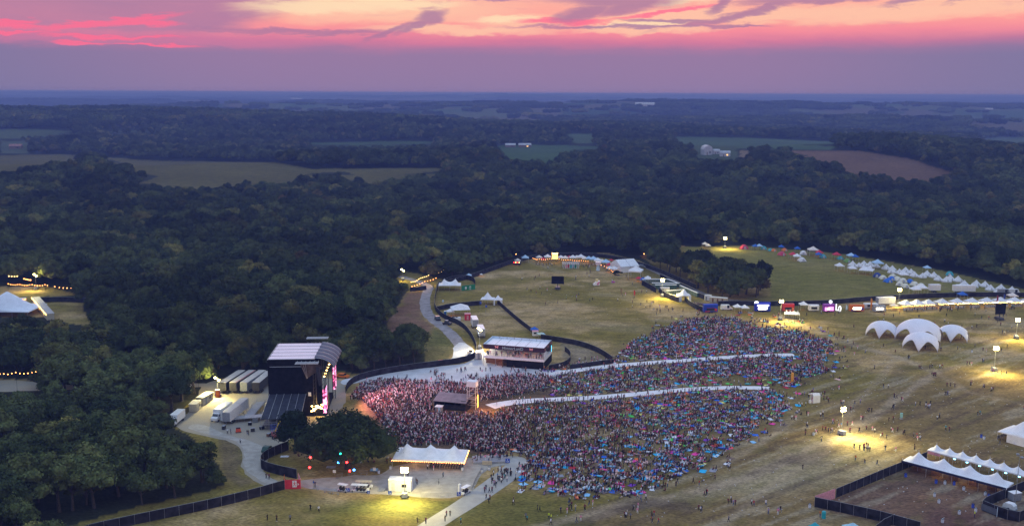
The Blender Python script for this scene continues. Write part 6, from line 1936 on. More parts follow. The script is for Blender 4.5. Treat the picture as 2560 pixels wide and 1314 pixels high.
t = thing("barrel_grove", "cluster of dark potted shrubs before the hall tent", "plants", P(1542, 688)); o = bpy.data.objects.new("foliage", CROWN_S); COL.objects.link(o); o.parent = t; o.scale = (1.1, .8, .7); MB().box((0, 0, 0), (3, 1.6, .5)).build("planter", M_DKSTEEL, t)

# ------------------------------------------------------------------ toilet block
TOI = make_toilet(""); items = []


def toilet_row(x0, y0, x1, y1, n_, rz, base_):
    a = P(x0, y0); b_ = P(x1, y1)
    for k in range(n_):
        p = a.lerp(b_, k / max(n_ - 1, 1)); o = place(TOI, USED, p, rz, "", "portable toilets in rows inside the fenced block")
        items.append((o, base_, float(proj(*p)[0]), 0))


toilet_row(1608, 708, 1668, 707, 11, 0, "portable toilet in the block's farthest row")
toilet_row(1672, 708, 1697, 718, 8, -1.2, "portable toilet in the slanting row beside the gravel lane")
toilet_row(1632, 717, 1690, 718, 11, 0, "portable toilet in the block's second row")
toilet_row(1640, 722, 1688, 722, 9, PI, "portable toilet in the block's third row")
toilet_row(1668, 737, 1708, 734, 8, 0, "portable toilet in the front row near the white entrance tent")
toilet_row(1702, 724, 1743, 742, 12, -1.0, "portable toilet in the outer row by the lane's lower half")
ordinal_labels(items)
t = thing("wash_trailer", "pale wash station unit in the middle of the toilet block", "trailer", P(1662, 731), .0); MB().box((0, 0, .4), (4.4, 2.0, 2.2)).build("body", M_CREAM, t); MB().box((0, 0, 2.6), (4.6, 2.2, .1)).build("roof", M_PAINTW, t); MB().box((-1.2, -1.02, .5), (.8, .04, 1.8)).build("door", M_GREYP, t); wheels(t, [(0, -.9), (0, .9)], .3, .2)
t = thing("entrance_tent", "white peaked entrance tent at the toilet block's lower corner", "tent", P(1711, 753), .05)
grid_roof(6, 6, 1, 3.0, 5.8, "canopy", M_WHITE, t, ridge=.55).location = (-3, -1, 0)
box_panel("side_wall", (-3, -1), (-1.6, -1), .05, 3.0, .08, M_WHITE, t); box_panel("side_wall", (2.0, -1), (3, -1), .05, 3.0, .08, M_WHITE, t); box_panel("side_wall", (-3, 5), (-3, -1), .05, 3.0, .08, M_WHITE, t); box_panel("side_wall", (3, 5), (3, -1), .05, 3.0, .08, M_WHITE, t)
for k, (q, L, m_, lb) in enumerate((((1762, 752), 3.2, M_PAINTW, "small white cabin right of the toilet entrance tent"), ((1773, 756), 8.5, M_BEIGE, "long cream cabin with flat roof behind the blue stall"))):
    p = P(*q); t = thing("site_cabin", lb, "cabin", p, -.12 - .25 * k); MB().box((L / 2, 1.2, .2), (L, 2.4, 2.5)).build("body", m_, t); MB().box((L / 2, 1.2, 2.7), (L + .2, 2.6, .1)).build("roof", M_CREAM, t)
    for j in range(1 + 2 * k): MB().box((L * (.2 + .27 * j), -.02, .4), (.8, .04, 1.9)).build("door", M_WOOD if k else M_GREYP, t)
t = thing("trellis_stack", "dark stacked crates behind the cream cabin's black fence", "crates", P(1745, 762)); b = MB(); [b.box((random.uniform(-3, 3), random.uniform(-1, 1), 0), (1.2, 1.0, random.uniform(.5, 1.4)), random.random()) for _ in range(9)]; b.build("crates", M_DECK, t)

# ------------------------------------------------------------------ food stalls at the right
food_trailer("food_stall", "deep blue food stall with red counter beside the white van", P(1758, 781), ang(P(1758, 781), P(1796, 780)), mat("deep_blue", (.01, .05, .40), .5, .08, 1), 6.6, 3.4, M_REDP, lit=False)
car("white van with teal base beside the blue food stall", P(1816, 774), PI / 2 + .05, M_PAINTW, 5.4, 2.5, "delivery_van", "van", van=True)
for lb, q in (("white and teal canopy right of the van, leftmost of a pair", (1843, 778)), ("white and teal canopy right of the van, rightmost of a pair", (1861, 780))):
    place(POP, USED, P(*q), .05, lb, None, 1.15)
t = food_trailer("food_stall", "bright blue lit food stall behind the brightest floodlight", P(1886, 778), 0, mat("electric_blue", (.01, .03, .50), .5, .05, 1), 7.2, 3.6, M_BLUEP)
b = MB(); b.box((3.6, -1.28, 2.7), (5.5, .06, .8)); b.build("lit_sign", mat("white_sign_light", (1, 1, 1), .5, 0, 1, emit=(.9, .92, 1), es=2.2), t)
b = MB(); b.lathe((.8, 0, 3.4), [(.4, 0), (1.0, .4), (1.1, .9), (.7, 1.4), (.1, 1.5)], 10); b.build("inflatable_topper", mat("white_glow", (1, 1, 1), .5, 0, 1, emit=(.9, .95, 1), es=1.2), t)
food_trailer("food_stall", "red food stall right of the brightest floodlight", P(1955, 778), 0, M_REDP, 5.4, 3.2, M_ORANGE, lit=False)
multi_peak("ice_tent", "small white tent with many peaks below the red food stall", (1961, 798), (1999, 800), 4.0, 4, 2.6, 3.9, ridge=.4)
place(POP, USED, P(2008, 773), 0, "white canopy between red stall and white camper", None, 1.25)
food_trailer("food_stall", "rounded white camper stall with dark serving hatch", P(2021, 777), 0, M_PAINTW, 4.6, 2.6, None, lit=False)
t = food_trailer("food_stall", "purple pink lit treat stall with white ball on top", P(2057, 779), 0, M_PURP, 5.2, 3.2, M_PINK)
MB().box((1.2, -1.22, .8), (1.3, .05, 1.6)).build("pink_sign", M_LPINK, t); MB().box((3.6, -1.24, .9), (1.8, .05, 1.8)).build("pink_sign", M_LPINK, t)
MB().lathe((3.4, 0, 3.3), [(.15, 0), (.15, .7), (.6, .9), (.85, 1.5), (.6, 2.1), (.1, 2.3)], 12).build("white_ball", mat("white_glow", (1, 1, 1)), t)
for q, lb, hh in (((2092, 776), "white L shaped inflatable beside the purple stall", 3.2), ((2099, 779), "white ring shaped inflatable beside the L shape", 3.0)):
    t = thing("inflatable_letter", lb, "inflatable", P(*q)); b = MB()
    if "L shaped" in lb: b.tube((-.4, 0, .3), (-.4, 0, hh), .28, .28, 8); b.tube((-.4, 0, .3), (.7, 0, .3), .28, .28, 8)
    else:
        for k in range(12):
            a0 = k * PI / 6; a1 = a0 + PI / 6; b.tube((.55 * math.cos(a0), 0, 1.5 + 1.25 * math.sin(a0)), (.55 * math.cos(a1), 0, 1.5 + 1.25 * math.sin(a1)), .22, .22, 6)
    b.build("tube_body", mat("white_glow", (1, 1, 1)), t); MB().box((0, 0, 0), (1.4, .8, .06)).build("base", M_GREYP, t)
feather_flag("pale blue feather flag right of the ring inflatable", (2114, 778), M_LB, 3.0)
food_trailer("food_stall", "orange and blue painted food truck left of the red feather flag", P(2123, 778), 0, M_ORANGE, 6.6, 2.8, M_BLUEP)
food_trailer("food_stall", "low white camper stall behind the red feather flag", P(2159, 771), 0, M_PAINTW, 6.5, 2.2, None, lit=False)
feather_flag("red and yellow feather flag before the white camper stall", (2175, 778), mat("red_yellow_cloth", (.75, .12, .03), .7, .1, 1.5, col2=(.8, .45, .05)), 6.2)
pa = P(2192, 764); semi_trailer("white trailer lit from the right behind the grey food stall", pa, ang(pa, P(2235, 762)) - PI / 2, None, None, 9.0)
food_trailer("food_stall", "grey food stall below the white lit trailer", P(2182, 779), 0, M_GREYP, 5.6, 2.6, M_PAINTW)
place(POPW, USED, P(2234, 773), 0, "low canopy squeezed left of the long stall row", None, .95)
# the long row
G2 = "white canopies of the long food stall row"
row = [(2264, 772), (2292, 771), (2320, 770), (2354, 768), (2392, 767), (2429, 766), (2466, 765), (2500, 764), (2535, 764), (2572, 764)]
BIGP = make_popup("", M_WHITE, 5.6, 2.7, 4.6)
LIGHTS = []
for i, (x_, y_) in enumerate(row):
    pr = BIGP
    w_ = 1.0
    lb = ["large canopy beside the floodlight at the row's left end", "second canopy of the long stall row from the left", "third canopy of the long stall row from the left", "fourth canopy of the long stall row from the left", "fifth canopy of the long stall row from the left",
          "sixth canopy of the long stall row from the left", "seventh canopy of the long stall row from the left", "eighth canopy of the stall row, right behind the video screen", "canopy of the long stall row next to the right edge", "canopy of the stall row cut by the right edge"][i]
    o = place(pr, USED, P(x_, y_), ang(P(2354, 768), P(2466, 765)), "white " + lb, G2, w_)
    if i >= 3:
        q = MB().box((2.8, -2.9, 2.35), (2.6, .12, .26)).build("tube_lamp", M_TUBE, o)
    MB().box((0, -2.4, .05), (5.0, .1, 1.05)).build("counter_front", M_CREAM, o)
    b = MB(); [b.box((-2.5 + k * 1.0, -2.47, .05), (.07, .05, 1.05)) for k in range(6)]; b.build("panel_joint", M_DKSTEEL, o)
    for k in range(7):
        if f_ is not None: dup(f_, o, (-2.3 + k * .75, -1.9 + random.uniform(-.3, .8), 1.75 + random.uniform(-.15, .25)), sc=(.6, .6, .6))
    lamp('POINT', "stall_glow", o, (0, -.8, 2.2), 150, (1, .55, .28), .3)
for q, lb in (((2405, 748), "blue canopy behind the fifth stall canopy"), ((2530, 751), "yellow roofed canopy behind the right end stalls")):
    place(POPN if "blue" in lb else POPW, USED, P(*q), 0, lb, None, 1.3)
feather_flag("dark red feather flag above the right part of the stall row", (2490, 766), mat("maroon_cloth", (.25, .03, .06), .7, .1, 1), 5.6)
feather_flag("navy feather flag near the right part of the stall row", (2507, 765), mat("navy_cloth", (.03, .06, .30), .7, .1, 1), 6.0)
for q, lb in (((2045, 762), "low white table beside the purple stall"), ((1985, 783), "low table below the red food stall")):
    t = thing("folding_table", lb, "table", P(*q)); MB().box((0, 0, .72), (2.4, .8, .05)).build("tabletop", M_PAINTW, t); b = MB(); [b.tube((sx, sy, 0), (sx, sy, .72), .03) for sx in (-1.1, 1.1) for sy in (-.3, .3)]; b.build("frame", M_STEEL, t)

# ------------------------------------------------------------------ camp field
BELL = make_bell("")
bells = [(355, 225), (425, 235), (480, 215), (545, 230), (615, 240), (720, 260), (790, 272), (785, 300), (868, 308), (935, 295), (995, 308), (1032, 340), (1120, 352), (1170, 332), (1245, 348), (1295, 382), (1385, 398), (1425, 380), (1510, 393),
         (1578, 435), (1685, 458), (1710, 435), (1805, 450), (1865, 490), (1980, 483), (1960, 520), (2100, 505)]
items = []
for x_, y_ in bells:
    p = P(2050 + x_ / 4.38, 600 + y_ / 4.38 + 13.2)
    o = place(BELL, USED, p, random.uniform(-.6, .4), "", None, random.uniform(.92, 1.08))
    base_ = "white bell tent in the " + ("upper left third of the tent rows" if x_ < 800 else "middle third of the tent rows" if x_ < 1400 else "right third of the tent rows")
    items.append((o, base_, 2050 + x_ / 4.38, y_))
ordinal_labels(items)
t, L_ = multi_peak("square_marquee", "large white marquee with lights amid the small camp tents", (2146, 686), (2181, 689), 8.0, 2, 2.6, 5.6, ridge=.5)
lamp('POINT', "inside_glow", t, (L_ / 2, 1, 2), 90, (1, .6, .5), .3)
CY = mat("cream_yellow_fly", (.68, .64, .42), .7, .1, 1.5, col2=(.72, .70, .62)); GY2 = mat("grey_fly", (.45, .46, .50), .7, .08, 2)
DY = make_dome("", CY, GY2); DBL = make_dome("", mat("bright_blue_fly", (.03, .16, .60), .6, .08, 2), GY2); DRD = make_dome("", mat("red_fly", (.55, .05, .10), .6, .08, 2), M_DOOR)
DTL = make_dome("", mat("teal_fly", (.05, .35, .40), .6, .08, 2), GY2); DGN = make_dome("", mat("green_fly", (.18, .33, .08), .6, .08, 2), GY2); DOR = make_dome("", M_ORANGE, GY2); DWH = make_dome("", M_CREAMW, DOR.children[0].data.materials[0]); DNV = make_dome("", mat("navy_fly", (.02, .05, .22), .6, .08, 2), GY2)
G3 = "small dome tents on the camp field"
camp = [(2207, 697, DY, 1.3, "cream yellow dome tent left of the two blue ones"), (2229, 700, DBL, 1.3, "blue dome tent"), (2219, 705, DBL, 1.3, "blue dome tent"), (2232, 694, DY, 1.3, "cream yellow dome tent in the group below the marquee"),
        (2243, 701, DY, 1.4, "cream yellow dome tent in the group below the marquee"), (2257, 705, DY, 1.4, "cream yellow dome tent in the group below the marquee"), (2249, 713, DY, 1.3, "cream yellow dome tent in the group below the marquee"),
        (2286, 714, DY, 1.4, "cream yellow dome tent right of the group below the marquee"), (2302, 719, DY, 1.5, "cream yellow dome tent right of the group below the marquee"), (2263, 718, DY, 1.3, "cream yellow dome tent in the group below the marquee"),
        (2275, 706, DBL, 1.2, "blue dome tent"), (2193, 692, DNV, 1.5, "navy dome tent below the marquee"), (2118, 655, DGN, 1.3, "green dome tent at the tent rows' left end"), (2100, 648, DTL, 1.2, "teal dome tent beside the red canopy"),
        (1954, 638, DRD, 1.5, "pink red dome tent lowest of the far camp"), (2004, 653, DWH, 1.5, "white dome tent below the white canopy"), (2008, 636, DWH, 1.5, "blue white striped dome tent at the wood's edge"), (1926, 627, DTL, 1.0, "small blue grey dome tent"),
        (1934, 628, DOR, 1.0, "small orange dome tent"), (1909, 623, DTL, 1.3, "teal dome tent at the wood's edge"), (1860, 622, DRD, 1.7, "maroon red dome tent leftmost at the wood's edge"), (2057, 644, DTL, 1.3, "teal white dome tent by the dark blue shelter"),
        (1961, 627, DOR, 1.1, "orange brown dome tent"), (2548, 668, DWH, 1.0, "white dome tent far right"), (2374, 688, DTL, 1.4, "teal dome tent behind the bell tents")]
items = []
for x_, y_, pr, s_, lb in camp:
    if x_ == 2548: continue
    o = place(pr, USED, P(x_, y_), random.uniform(-.5, .5), "", G3, s_ if s_ > 0 else 1); items.append((o, lb, x_, y_))
ordinal_labels(items)
stall_row([(1888, 624, POPN, 3.6, "blue canopy at the wood's edge left of the white one"), (1898, 624, POPB, 3.8, "pale blue canopy at the wood's edge"), (1953, 625, POPN, 3.4, "blue canopy further right at the wood's edge"), (1993, 630, POPN, 3.6, "dark blue canopy behind the striped dome tent"),
           (2032, 638, POPW, 5.5, "cream and red canopy in a long shelter"), (2048, 641, POPR, 4.0, "red sided canopy beside the long shelter"), (2046, 645, POPN, 3.6, "dark blue canopy before the long shelter"),
           (1982, 646, POPR, 4.0, "red canopy beside the white canopy on open camp field"), (1992, 651, POP, 4.2, "white canopy beside the red canopy on open camp field"), (2091, 647, POPR, 4.2, "bright red canopy on the path side of the camp"),
           (2098, 676, POP, 4.4, "lone white canopy on the grass left of the marquee"), (2130, 682, POP, 4.2, "white canopy touching the marquee's left side"), (2127, 650, POPB, 4.4, "light blue canopy above the green dome tent"), (2137, 651, POPN, 3.8, "blue canopy above the green dome tent"),
           (2193, 672, POPB, 5.5, "pale blue canopy among the upper bell tents"), (2287, 736, POP, 4.4, "white canopy just above the dark fence, left one"), (2303, 734, POP, 5.0, "white canopy just above the dark fence, right one"), (2258, 699, POP, 4.6, "tall white canopy among the yellow dome tents"),
           (2317, 679, POPB, 3.6, "pale canopy behind the middle bell tents")], 0, None)
t = semi_trailer("short pale trailer on the camp field above the fence", P(2322, 730), -PI / 2, M_PAINTW, None, 5.5)
t = semi_trailer("long low white trailer near the camp field's lower right", P(2382, 732), -PI / 2, M_PAINTW, None, 11)
box_truck("white truck behind the long trailer on the camp field", P(2420, 727), PI / 2 - .1, 6)
for q, lb in (((2510, 735), "silver camper at the bell tents' right end"), ((2535, 735), "white camper beside the silver one")):
    car(lb, P(*q), PI / 2, M_PAINTW if "white" in lb else M_GREYP, 6.4, 2.7, "camper_van", "camper", van=True)
t = thing("peaked_tent", "white tent with tall thin peak at the wood's edge left of the campsite", "tent", P(1680, 616)); grid_roof(5, 5, 1, 2.2, 6.2, "canopy", M_WHITE, t, ridge=.4).location = (-2.5, -2.5, 0); [pole(t, x_, y_, 2.2, .05) for x_ in (-2.4, 2.4) for y_ in (-2.4, 2.4)]
stall_row([(1692, 618, POP, 3.0, "low white canopy right of the thin peaked tent"), (1762, 618, POPW, 3.4, "small lit canopy left of the camp floodlight"), (1770, 621, POPW, 3.0, "low lit canopy beside the camp floodlight's small tent")], 0, None, 2)
t = thing("festoon_post", "red lit post with orange flowers of light in the trees", "light", P(1614, 640)); MB().tube((0, 0, 0), (0, 0, 5.6), .08).build("post", M_WOOD, t)
for k, (x_, z_) in enumerate(((0, 5.6), (.3, 4.9), (-.3, 4.4), (.1, 3.9), (-1, 1.2), (.6, 1.1), (1.4, 1.3))): MB().lathe((0, 0, 0), [(.1, 0), (.24, .12), (.24, .34), (.1, .46)], 8).build("bulb", M_BULB if k > 2 else M_LRED, t, loc=(x_, 0, z_))

# ------------------------------------------------------------------ left of the pavilion
multi_peak("entrance_tent", "white tent with two peaks beside the entrance road", (1096, 727), (1152, 727), 7.5, 2, 2.8, 5.6, ridge=.45)
a = P(1154, 727); b_ = P(1188, 723)
t = thing("green_banner", "green banner wall with white marks beside the two peaked tent", "banner", a, ang(a, b_)); L = (b_ - a).length
MB().box((L / 2, 0, .05), (L, .1, 2.7)).build("banner", M_GREENP, t)
for k, x_ in enumerate((L * .3, L * .62)):
    b = MB(); b.lathe((x_, -.09, .8), [(.25, 0), (.5, .2), (.5, .5), (.2, .7)], 10) if k == 0 else b.box((x_, -.09, 1.2), (1.3, .05, .18)); b.box((x_, -.09, 1.65), (.9, .05, .35)); b.box((x_, -.09, .5), (.8 + .2 * k, .05, .2)); b.build("white_mark", M_PAINTW, t)
place(POPB, USED, P(1172, 697), 0, "small round white canopy behind the green banner's fence", None, 1.0)
t, L_ = multi_peak("peaked_tent", "single peaked white tent at the fence corner on the hill", (1201, 762), (1233, 763), 6.0, 1, 2.7, 5.8, ridge=.5)
t = thing("walled_tent", "small walled white tent joined to the single peaked tent", "tent", P(1234, 763), 0); grid_roof(4.2, 4.5, 1, 2.6, 4.6, "canopy", M_WHITE, t, ridge=.5); MB().box((.35, .1, .05), (.7, .08, 2.5)).build("side_wall", M_WHITE, t); MB().box((3.6, .1, .05), (1.1, .08, 2.5)).build("side_wall", M_WHITE, t); MB().box((4.1, 2.2, .05), (.08, 4.2, 2.5)).build("side_wall", M_WHITE, t)
t = thing("tilted_canopy", "large tilted white canopy beside the red booth", "canopy", P(1150, 787), .25)
b = MB(); b.add([(-4, -3.2, 3.0), (4.2, -3.4, 3.0), (4.4, 3.4, 3.6), (-4, 3.6, 3.4), (.2, 0, 5.4)], [(0, 1, 4), (1, 2, 4), (2, 3, 4), (3, 0, 4)]); o = b.build("canopy", M_WHITE, t); md = o.modifiers.new("thick", 'SOLIDIFY'); md.thickness = .04
for x_, y_ in ((-3.9, -3.1), (4, -3.2), (4.2, 3.2), (-3.9, 3.4)): pole(t, x_, y_, 3.0, .05, "leg")
place(POP, USED, P(1126, 789), .2, "small white canopy left of the large tilted canopy", None, 1.1)
t = thing("red_booth", "red box booth beside the large tilted white canopy", "booth", P(1169, 799), .1); MB().box((0, 0, .1), (2.6, 2.2, 2.7)).build("body", mat("bright_red", (.62, .02, .06), .5, .08, 1), t); MB().box((0, 0, 2.8), (2.8, 2.4, .15)).build("roof", M_PINK, t); MB().box((0, -1.12, .3), (.9, .04, 2.0)).build("door", mat("white_red_door", (.7, .3, .3), .5, .1, 2), t)
t = thing("portable_toilet", "teal portable toilet left of the large tilted canopy", "toilet", P(1113, 789)); MB().box((0, 0, .05), (1.1, 1.1, 2.1)).build("cabin", M_TEAL, t); MB().box((0, 0, 2.15), (1.2, 1.2, .2), taper=.7).build("roof", M_PAINTW, t); MB().box((0, -.57, .1), (.75, .03, 1.9)).build("door", M_BLUEP, t)
t = thing("work_table", "cluttered white work table below the tilted canopy", "table", P(1140, 800), .1); MB().box((0, 0, .1), (4.2, 1.8, 1.2)).build("table_body", M_PAINTW, t); b = MB(); [b.box((random.uniform(-1.8, 1.8), random.uniform(-.6, .6), 1.3), (.5, .4, .3), random.random()) for _ in range(6)]; b.build("crate", M_DKSTEEL, t)
for a, b_, lb in (((1189, 822), (1180, 803), "upper white box trailer beside the floodlight mast"), ((1205, 846), (1195, 824), "lower white box trailer nearest the pavilion")):
    pa = P(*a); pb = P(*b_)
    t = semi_trailer(lb, pa, along(pa, pb), None, None, 8.2, group=None)
t = thing("storage_cabin", "small lit cream cabin left of the pavilion", "cabin", P(1196, 896), .1); MB().box((0, 0, .3), (2.4, 2.8, 2.5)).build("body", M_CREAM, t); MB().box((0, 0, 2.8), (2.6, 3.0, .1)).build("roof", M_PAINTW, t); MB().box((0, -1.42, .4), (.9, .04, 2.0)).build("door", M_GREYP, t); MB().box((0, 0, 0), (2.0, 2.4, .3)).build("skid", M_DKSTEEL, t)
car("dark car parked on the gravel road at the fence bend", P(1094, 799), .3, mat("black_car_paint", (.03, .03, .05), .3, .1, 2), 4.6, 1.7)
t = thing("work_buggy", "dark tracked work buggy at the fence below the black car", "vehicle", P(1118, 811), 1.2); b = MB(); b.prism([(-2, .4), (-2, 1.0), (-.7, 1.2), (-.4, 1.9), (.9, 1.9), (1.1, 1.0), (2, .9), (2, .4)], 'x', -.8, .8); b.build("body", M_DKSTEEL, t); wheels(t, [(-.9, -1.3), (.9, -1.3), (-.9, 1.2), (.9, 1.2)], .45, .3)
MB().box((0, .3, 1.9), (1.4, 1.4, .08)).build("roof", M_GREYP, t)
golf_cart("cream utility cart on the pale gravel road above the fence", P(1177, 884), .3, M_BEIGE, 3.0)
golf_cart("second small cart on the pale gravel road behind the cream one", P(1172, 893), .1, M_DKSTEEL, 2.8)
car("low red car parked on the gravel road's lower end", P(1106, 908), 1.9, M_REDP, 4.2, 1.3)
place(POPN, USED, P(1336, 834), .2, "purple blue topped small canopy at the slanting fence's foot", None, 1.0)
t = thing("ticket_booth", "small white booth at the slanting fence's lower end", "booth", P(1338, 838), .1); MB().box((0, 0, .05), (2.4, 1.8, 1.9)).build("body", M_PAINTW, t); MB().box((0, 0, 1.95), (2.6, 2.0, .1)).build("roof", M_PINK, t); MB().box((0, -.92, .9), (1.4, .05, .7)).build("window", M_GLASS, t)
pc = make_popup("blue and yellow low canopy beside the small white booth", mat("pale_blue_yellow", (.25, .52, .72), .7, .1, 1, col2=(.65, .6, .25)), 3.0, 1.5, 2.1); pc.location = P(1352, 842); pc.rotation_euler[2] = .3
for q, lb in (((1106, 757), "white blue marker post on the grass left field"), ((1200, 776), "tall flag pole with blue box on the fenced grass"), ((1214, 785), "blue white marker box right of the tall flag pole")):
    t = thing("marker_post", lb, "marker", P(*q)); MB().tube((0, 0, 0), (0, 0, 5.2 if "tall" in lb else 1.0), .05).build("post", M_STEEL, t); MB().box((.3, 0, 3.2 if "tall" in lb else .5), (.8, .3, 1.0)).build("box", M_BLUEP if "tall" in lb else M_LB, t)
place(POPW, USED, P(1294, 660), .1, "lit vehicle canopy at the hill fence's top left", None, 1.1)
t = thing("parked_truck", "dark truck with red and yellow lights left of the pale blue canopy", "truck", P(1292, 662), 1.4); b = MB(); b.prism([(-2.4, .4), (-2.4, 1.4), (-1.2, 2.1), (2.4, 2.1), (2.4, .4)], 'x', -1, 1); b.build("body", M_DKSTEEL, t); wheels(t, [(-1, -1.5), (1, -1.5), (-1, 1.5), (1, 1.5)], .4, .25)
for k in range(4): MB().lathe((0, 0, 0), [(.08, 0), (.2, .1), (.2, .28), (.08, .36)], 8).build("lamp", M_LRED if k % 2 else M_BULBY, t, loc=(-1.1, -1.6 + k * 1.0, 1.5))
place(POP, USED, P(1203, 690), 0, "", None, .5); bpy.data.objects  # small white tarp on the hill fence
for o in COL.objects:
    if o.get('label') == "": o['label'] = "small white canopy touching the hill fence above the grass" if o.name.startswith("pop_up") else o['label']
# entrance glow in the trees
string_lights("orange bulbs along the entrance lane in the trees", [(1028, 716), (1050, 706), (1078, 694), (1110, 686)], 2.4, 16, .5, M_BULBY, .16)
string_lights("second row of orange bulbs at the entrance lane", [(1030, 722), (1060, 710), (1090, 700)], 1.4, 10, .5, M_BULB, .16)
for q, e_ in (((1045, 712), 900), ((1072, 700), 900)):
    lamp('POINT', "lane_glow", bpy.data.objects["string_lights"] if False else None, P(*q, 3.0), e_, (1, .62, .25), .4)
string_lights("red bulbs on the trees outside the hill fence", [(1195, 660), (1215, 654), (1250, 648), (1290, 643)], 2.4, 9, .3, M_BULB, .22)
# left clearing: marquee, cabins, festoons
t = thing("marquee", "pale blue marquee with tall peak at the left edge clearing", "marquee", P(14, 786), .0)
grid_roof(27, 18, 1, 2.6, 10.2, "canopy", mat("blue_white_canvas", (.74, .78, .84), .7, .03, .5), t, power=1.6, nx=20, ridge=.5).location = (-13.5, -6, 0)  # the canvas itself is a pale blue white
for x_ in (-13, -6, 0, 6, 13): pole(t, x_, -5.9, 2.6, .07)
MB().tube((0, 3, 0), (0, 3, 10.6), .12).build("mast", M_WOOD, t)
for nm, a, b_, Ls, lb in (("lit_cabin", (-40, 767), (66, 760), 1, "long pale cabin with orange bulbs behind the blue marquee"), ("lit_cabin", (127, 800), (90, 757), 1, "slanting grey roofed cabin with a glowing string beside the marquee")):
    pa = P(*a); pb = P(*b_); t = thing(nm, lb, "cabin", pa, ang(pa, pb)); L = (pb - pa).length
    MB().box((L / 2, 0, .2), (L, 3.0, 2.7)).build("body", M_BEIGE, t); MB().box((L / 2, 0, 2.9), (L + .2, 3.4, .12)).build("roof", M_GREYP if "grey" in lb else M_CREAM, t)
    sd = -1.75 if a[0] < 0 else 1.75
    for k in range(3): MB().box((L * (.2 + .3 * k), (-1.52 if a[0] < 0 else 1.52), 1.0), (1.6, .05, 1.2)).build("window", M_GLOW, t)
    fb = None
    for k in range(30):
        p = (L * k / 29, sd, 2.75 + .12 * math.sin(k * 1.3))
        if fb is None: b = MB(); b.lathe((0, 0, -.12), [(.05, 0), (.15, .08), (.15, .2), (.05, .26)], 6); fb = b.build("bulb", M_BULBY if a[0] > 0 else M_BULB, t, loc=p)
        else: dup(fb, t, p)
fence("dark fence across the back of the left clearing", [(80, 757), (140, 754), (214, 756), (228, 760)], 3.0, posts=False)
FL = "festoon lights in the wood left of the site"
string_lights("upper short festoon left of the wood floodlight", [(24, 712), (45, 711)], 4.6, 4, .2, M_BULBY, .22, FL)
string_lights("long festoon row below the wood floodlight", [(22, 725), (60, 727), (120, 728)], 3.4, 17, .5, M_BULB, .17, FL)
string_lights("short festoon at the wood floodlight's foot", [(62, 716), (78, 719)], 4.2, 5, .2, M_BULB, .22, FL)
string_lights("festoon row right of the wood floodlight", [(138, 731), (150, 731), (196, 734), (206, 742)], 3.0, 11, .5, M_BULB, .17, FL)
string_lights("long festoon along the lower left woodland track", [(-6, 985), (60, 983), (140, 979), (240, 978)], 7.4, 26, .5, M_BULB, .14, FL)
string_lights("festoon on the woodland track behind the backstage cabins", [(370, 975), (430, 972), (500, 971), (530, 974)], 6.6, 14, .3, M_BULB, .16, FL)
# lamps hung in the big oak
for i, (x_, y_, z_, m_, lb) in enumerate(((776, 1128, 4.6, M_LRED, "red lamp cluster hanging in the oak's left side, upper"), (774, 1140, 2.0, M_LRED, "red lamp hanging in the oak's left side, lower"), (846, 1124, 3.5, M_LBLUE, "blue lamp in the middle of the oak's lower edge"),
                                          (851, 1107, 6.0, M_LTEAL, "teal lamp above the blue one in the oak"), (867, 1122, 3.8, M_LRED, "orange red lamp right of the blue one in the oak"), (874, 1141, 1.6, M_LRED, "small red lamp lowest in the oak"), (885, 1136, 2.0, M_LBLUE, "dim blue lamp at the oak's right lower edge"))):
    z0 = z_ + 2.6
    # hang on the camera side of the crown, in front of the trunk
    p = P(x_, y_, z0); d_ = 10.5
    p = Vector((p.x, P(870, 1170).y - d_ - .3 * i, z0)); 
    q = proj(p.x, p.y, p.z); s_ = (x_ - float(q[0])) / ppm(p); p.x += s_
    p.z = z0
    t = thing("hanging_lamp", lb, "lamp", p); MB().lathe((0, 0, -.3), [(.10, 0), (.27, .12), (.27, .36), (.10, .48)], 8).build("bulb", m_, t)
    MB().tube((0, 0, .3), (0, 3, 3.2), .03, .03, 4).build("cord", M_BLACK, t)
    if i in (0, 2, 4): lamp('POINT', "lamp_glow", t, (0, -.6, 0), 60, (1, .05, .05) if i != 2 else (.1, .4, 1), .3)

# ------------------------------------------------------------------ far farms
M_FARW = mat("far_white_wall", (.48, .49, .52), .6, .05, .2); M_FARR = mat("far_grey_roof", (.40, .42, .46), .6, .1, .2); M_FARB = mat("far_brown_wall", (.20, .15, .12), .7, .1, .2)


def house(label, q, w, d, h, rz=0.0, wall=None, roof=None, name="farmhouse", cat="house", gambrel=False, lit=False):
    p = T(*q); t = thing(name, label, cat, p - Vector((0, 0, .3)), rz)
    MB().box((0, 0, 0), (w, d, h)).build("wall", wall or M_FARW, t)
    if gambrel: pr = [(-w / 2 - .3, h), (-w / 2 + w * .12, h + w * .32), (0, h + w * .5), (w / 2 - w * .12, h + w * .32), (w / 2 + .3, h)]; MB().prism(pr, 'y', -d / 2 - .3, d / 2 + .3).build("roof", roof or M_FARW, t)
    else: pr = [(-d / 2 - .4, h), (0, h + d * .32), (d / 2 + .4, h)]; MB().prism(pr, 'x', -w / 2 - .4, w / 2 + .4).build("roof", roof or M_FARR, t)
    MB().box((w * .2, -d / 2 - .06, h * .3), (w * .14, .06, h * .35)).build("window", M_GLOW if lit else M_GLASS, t); MB().box((-w * .15, -d / 2 - .06, 0), (w * .12, .06, h * .55)).build("door", M_FARB, t)
    return t


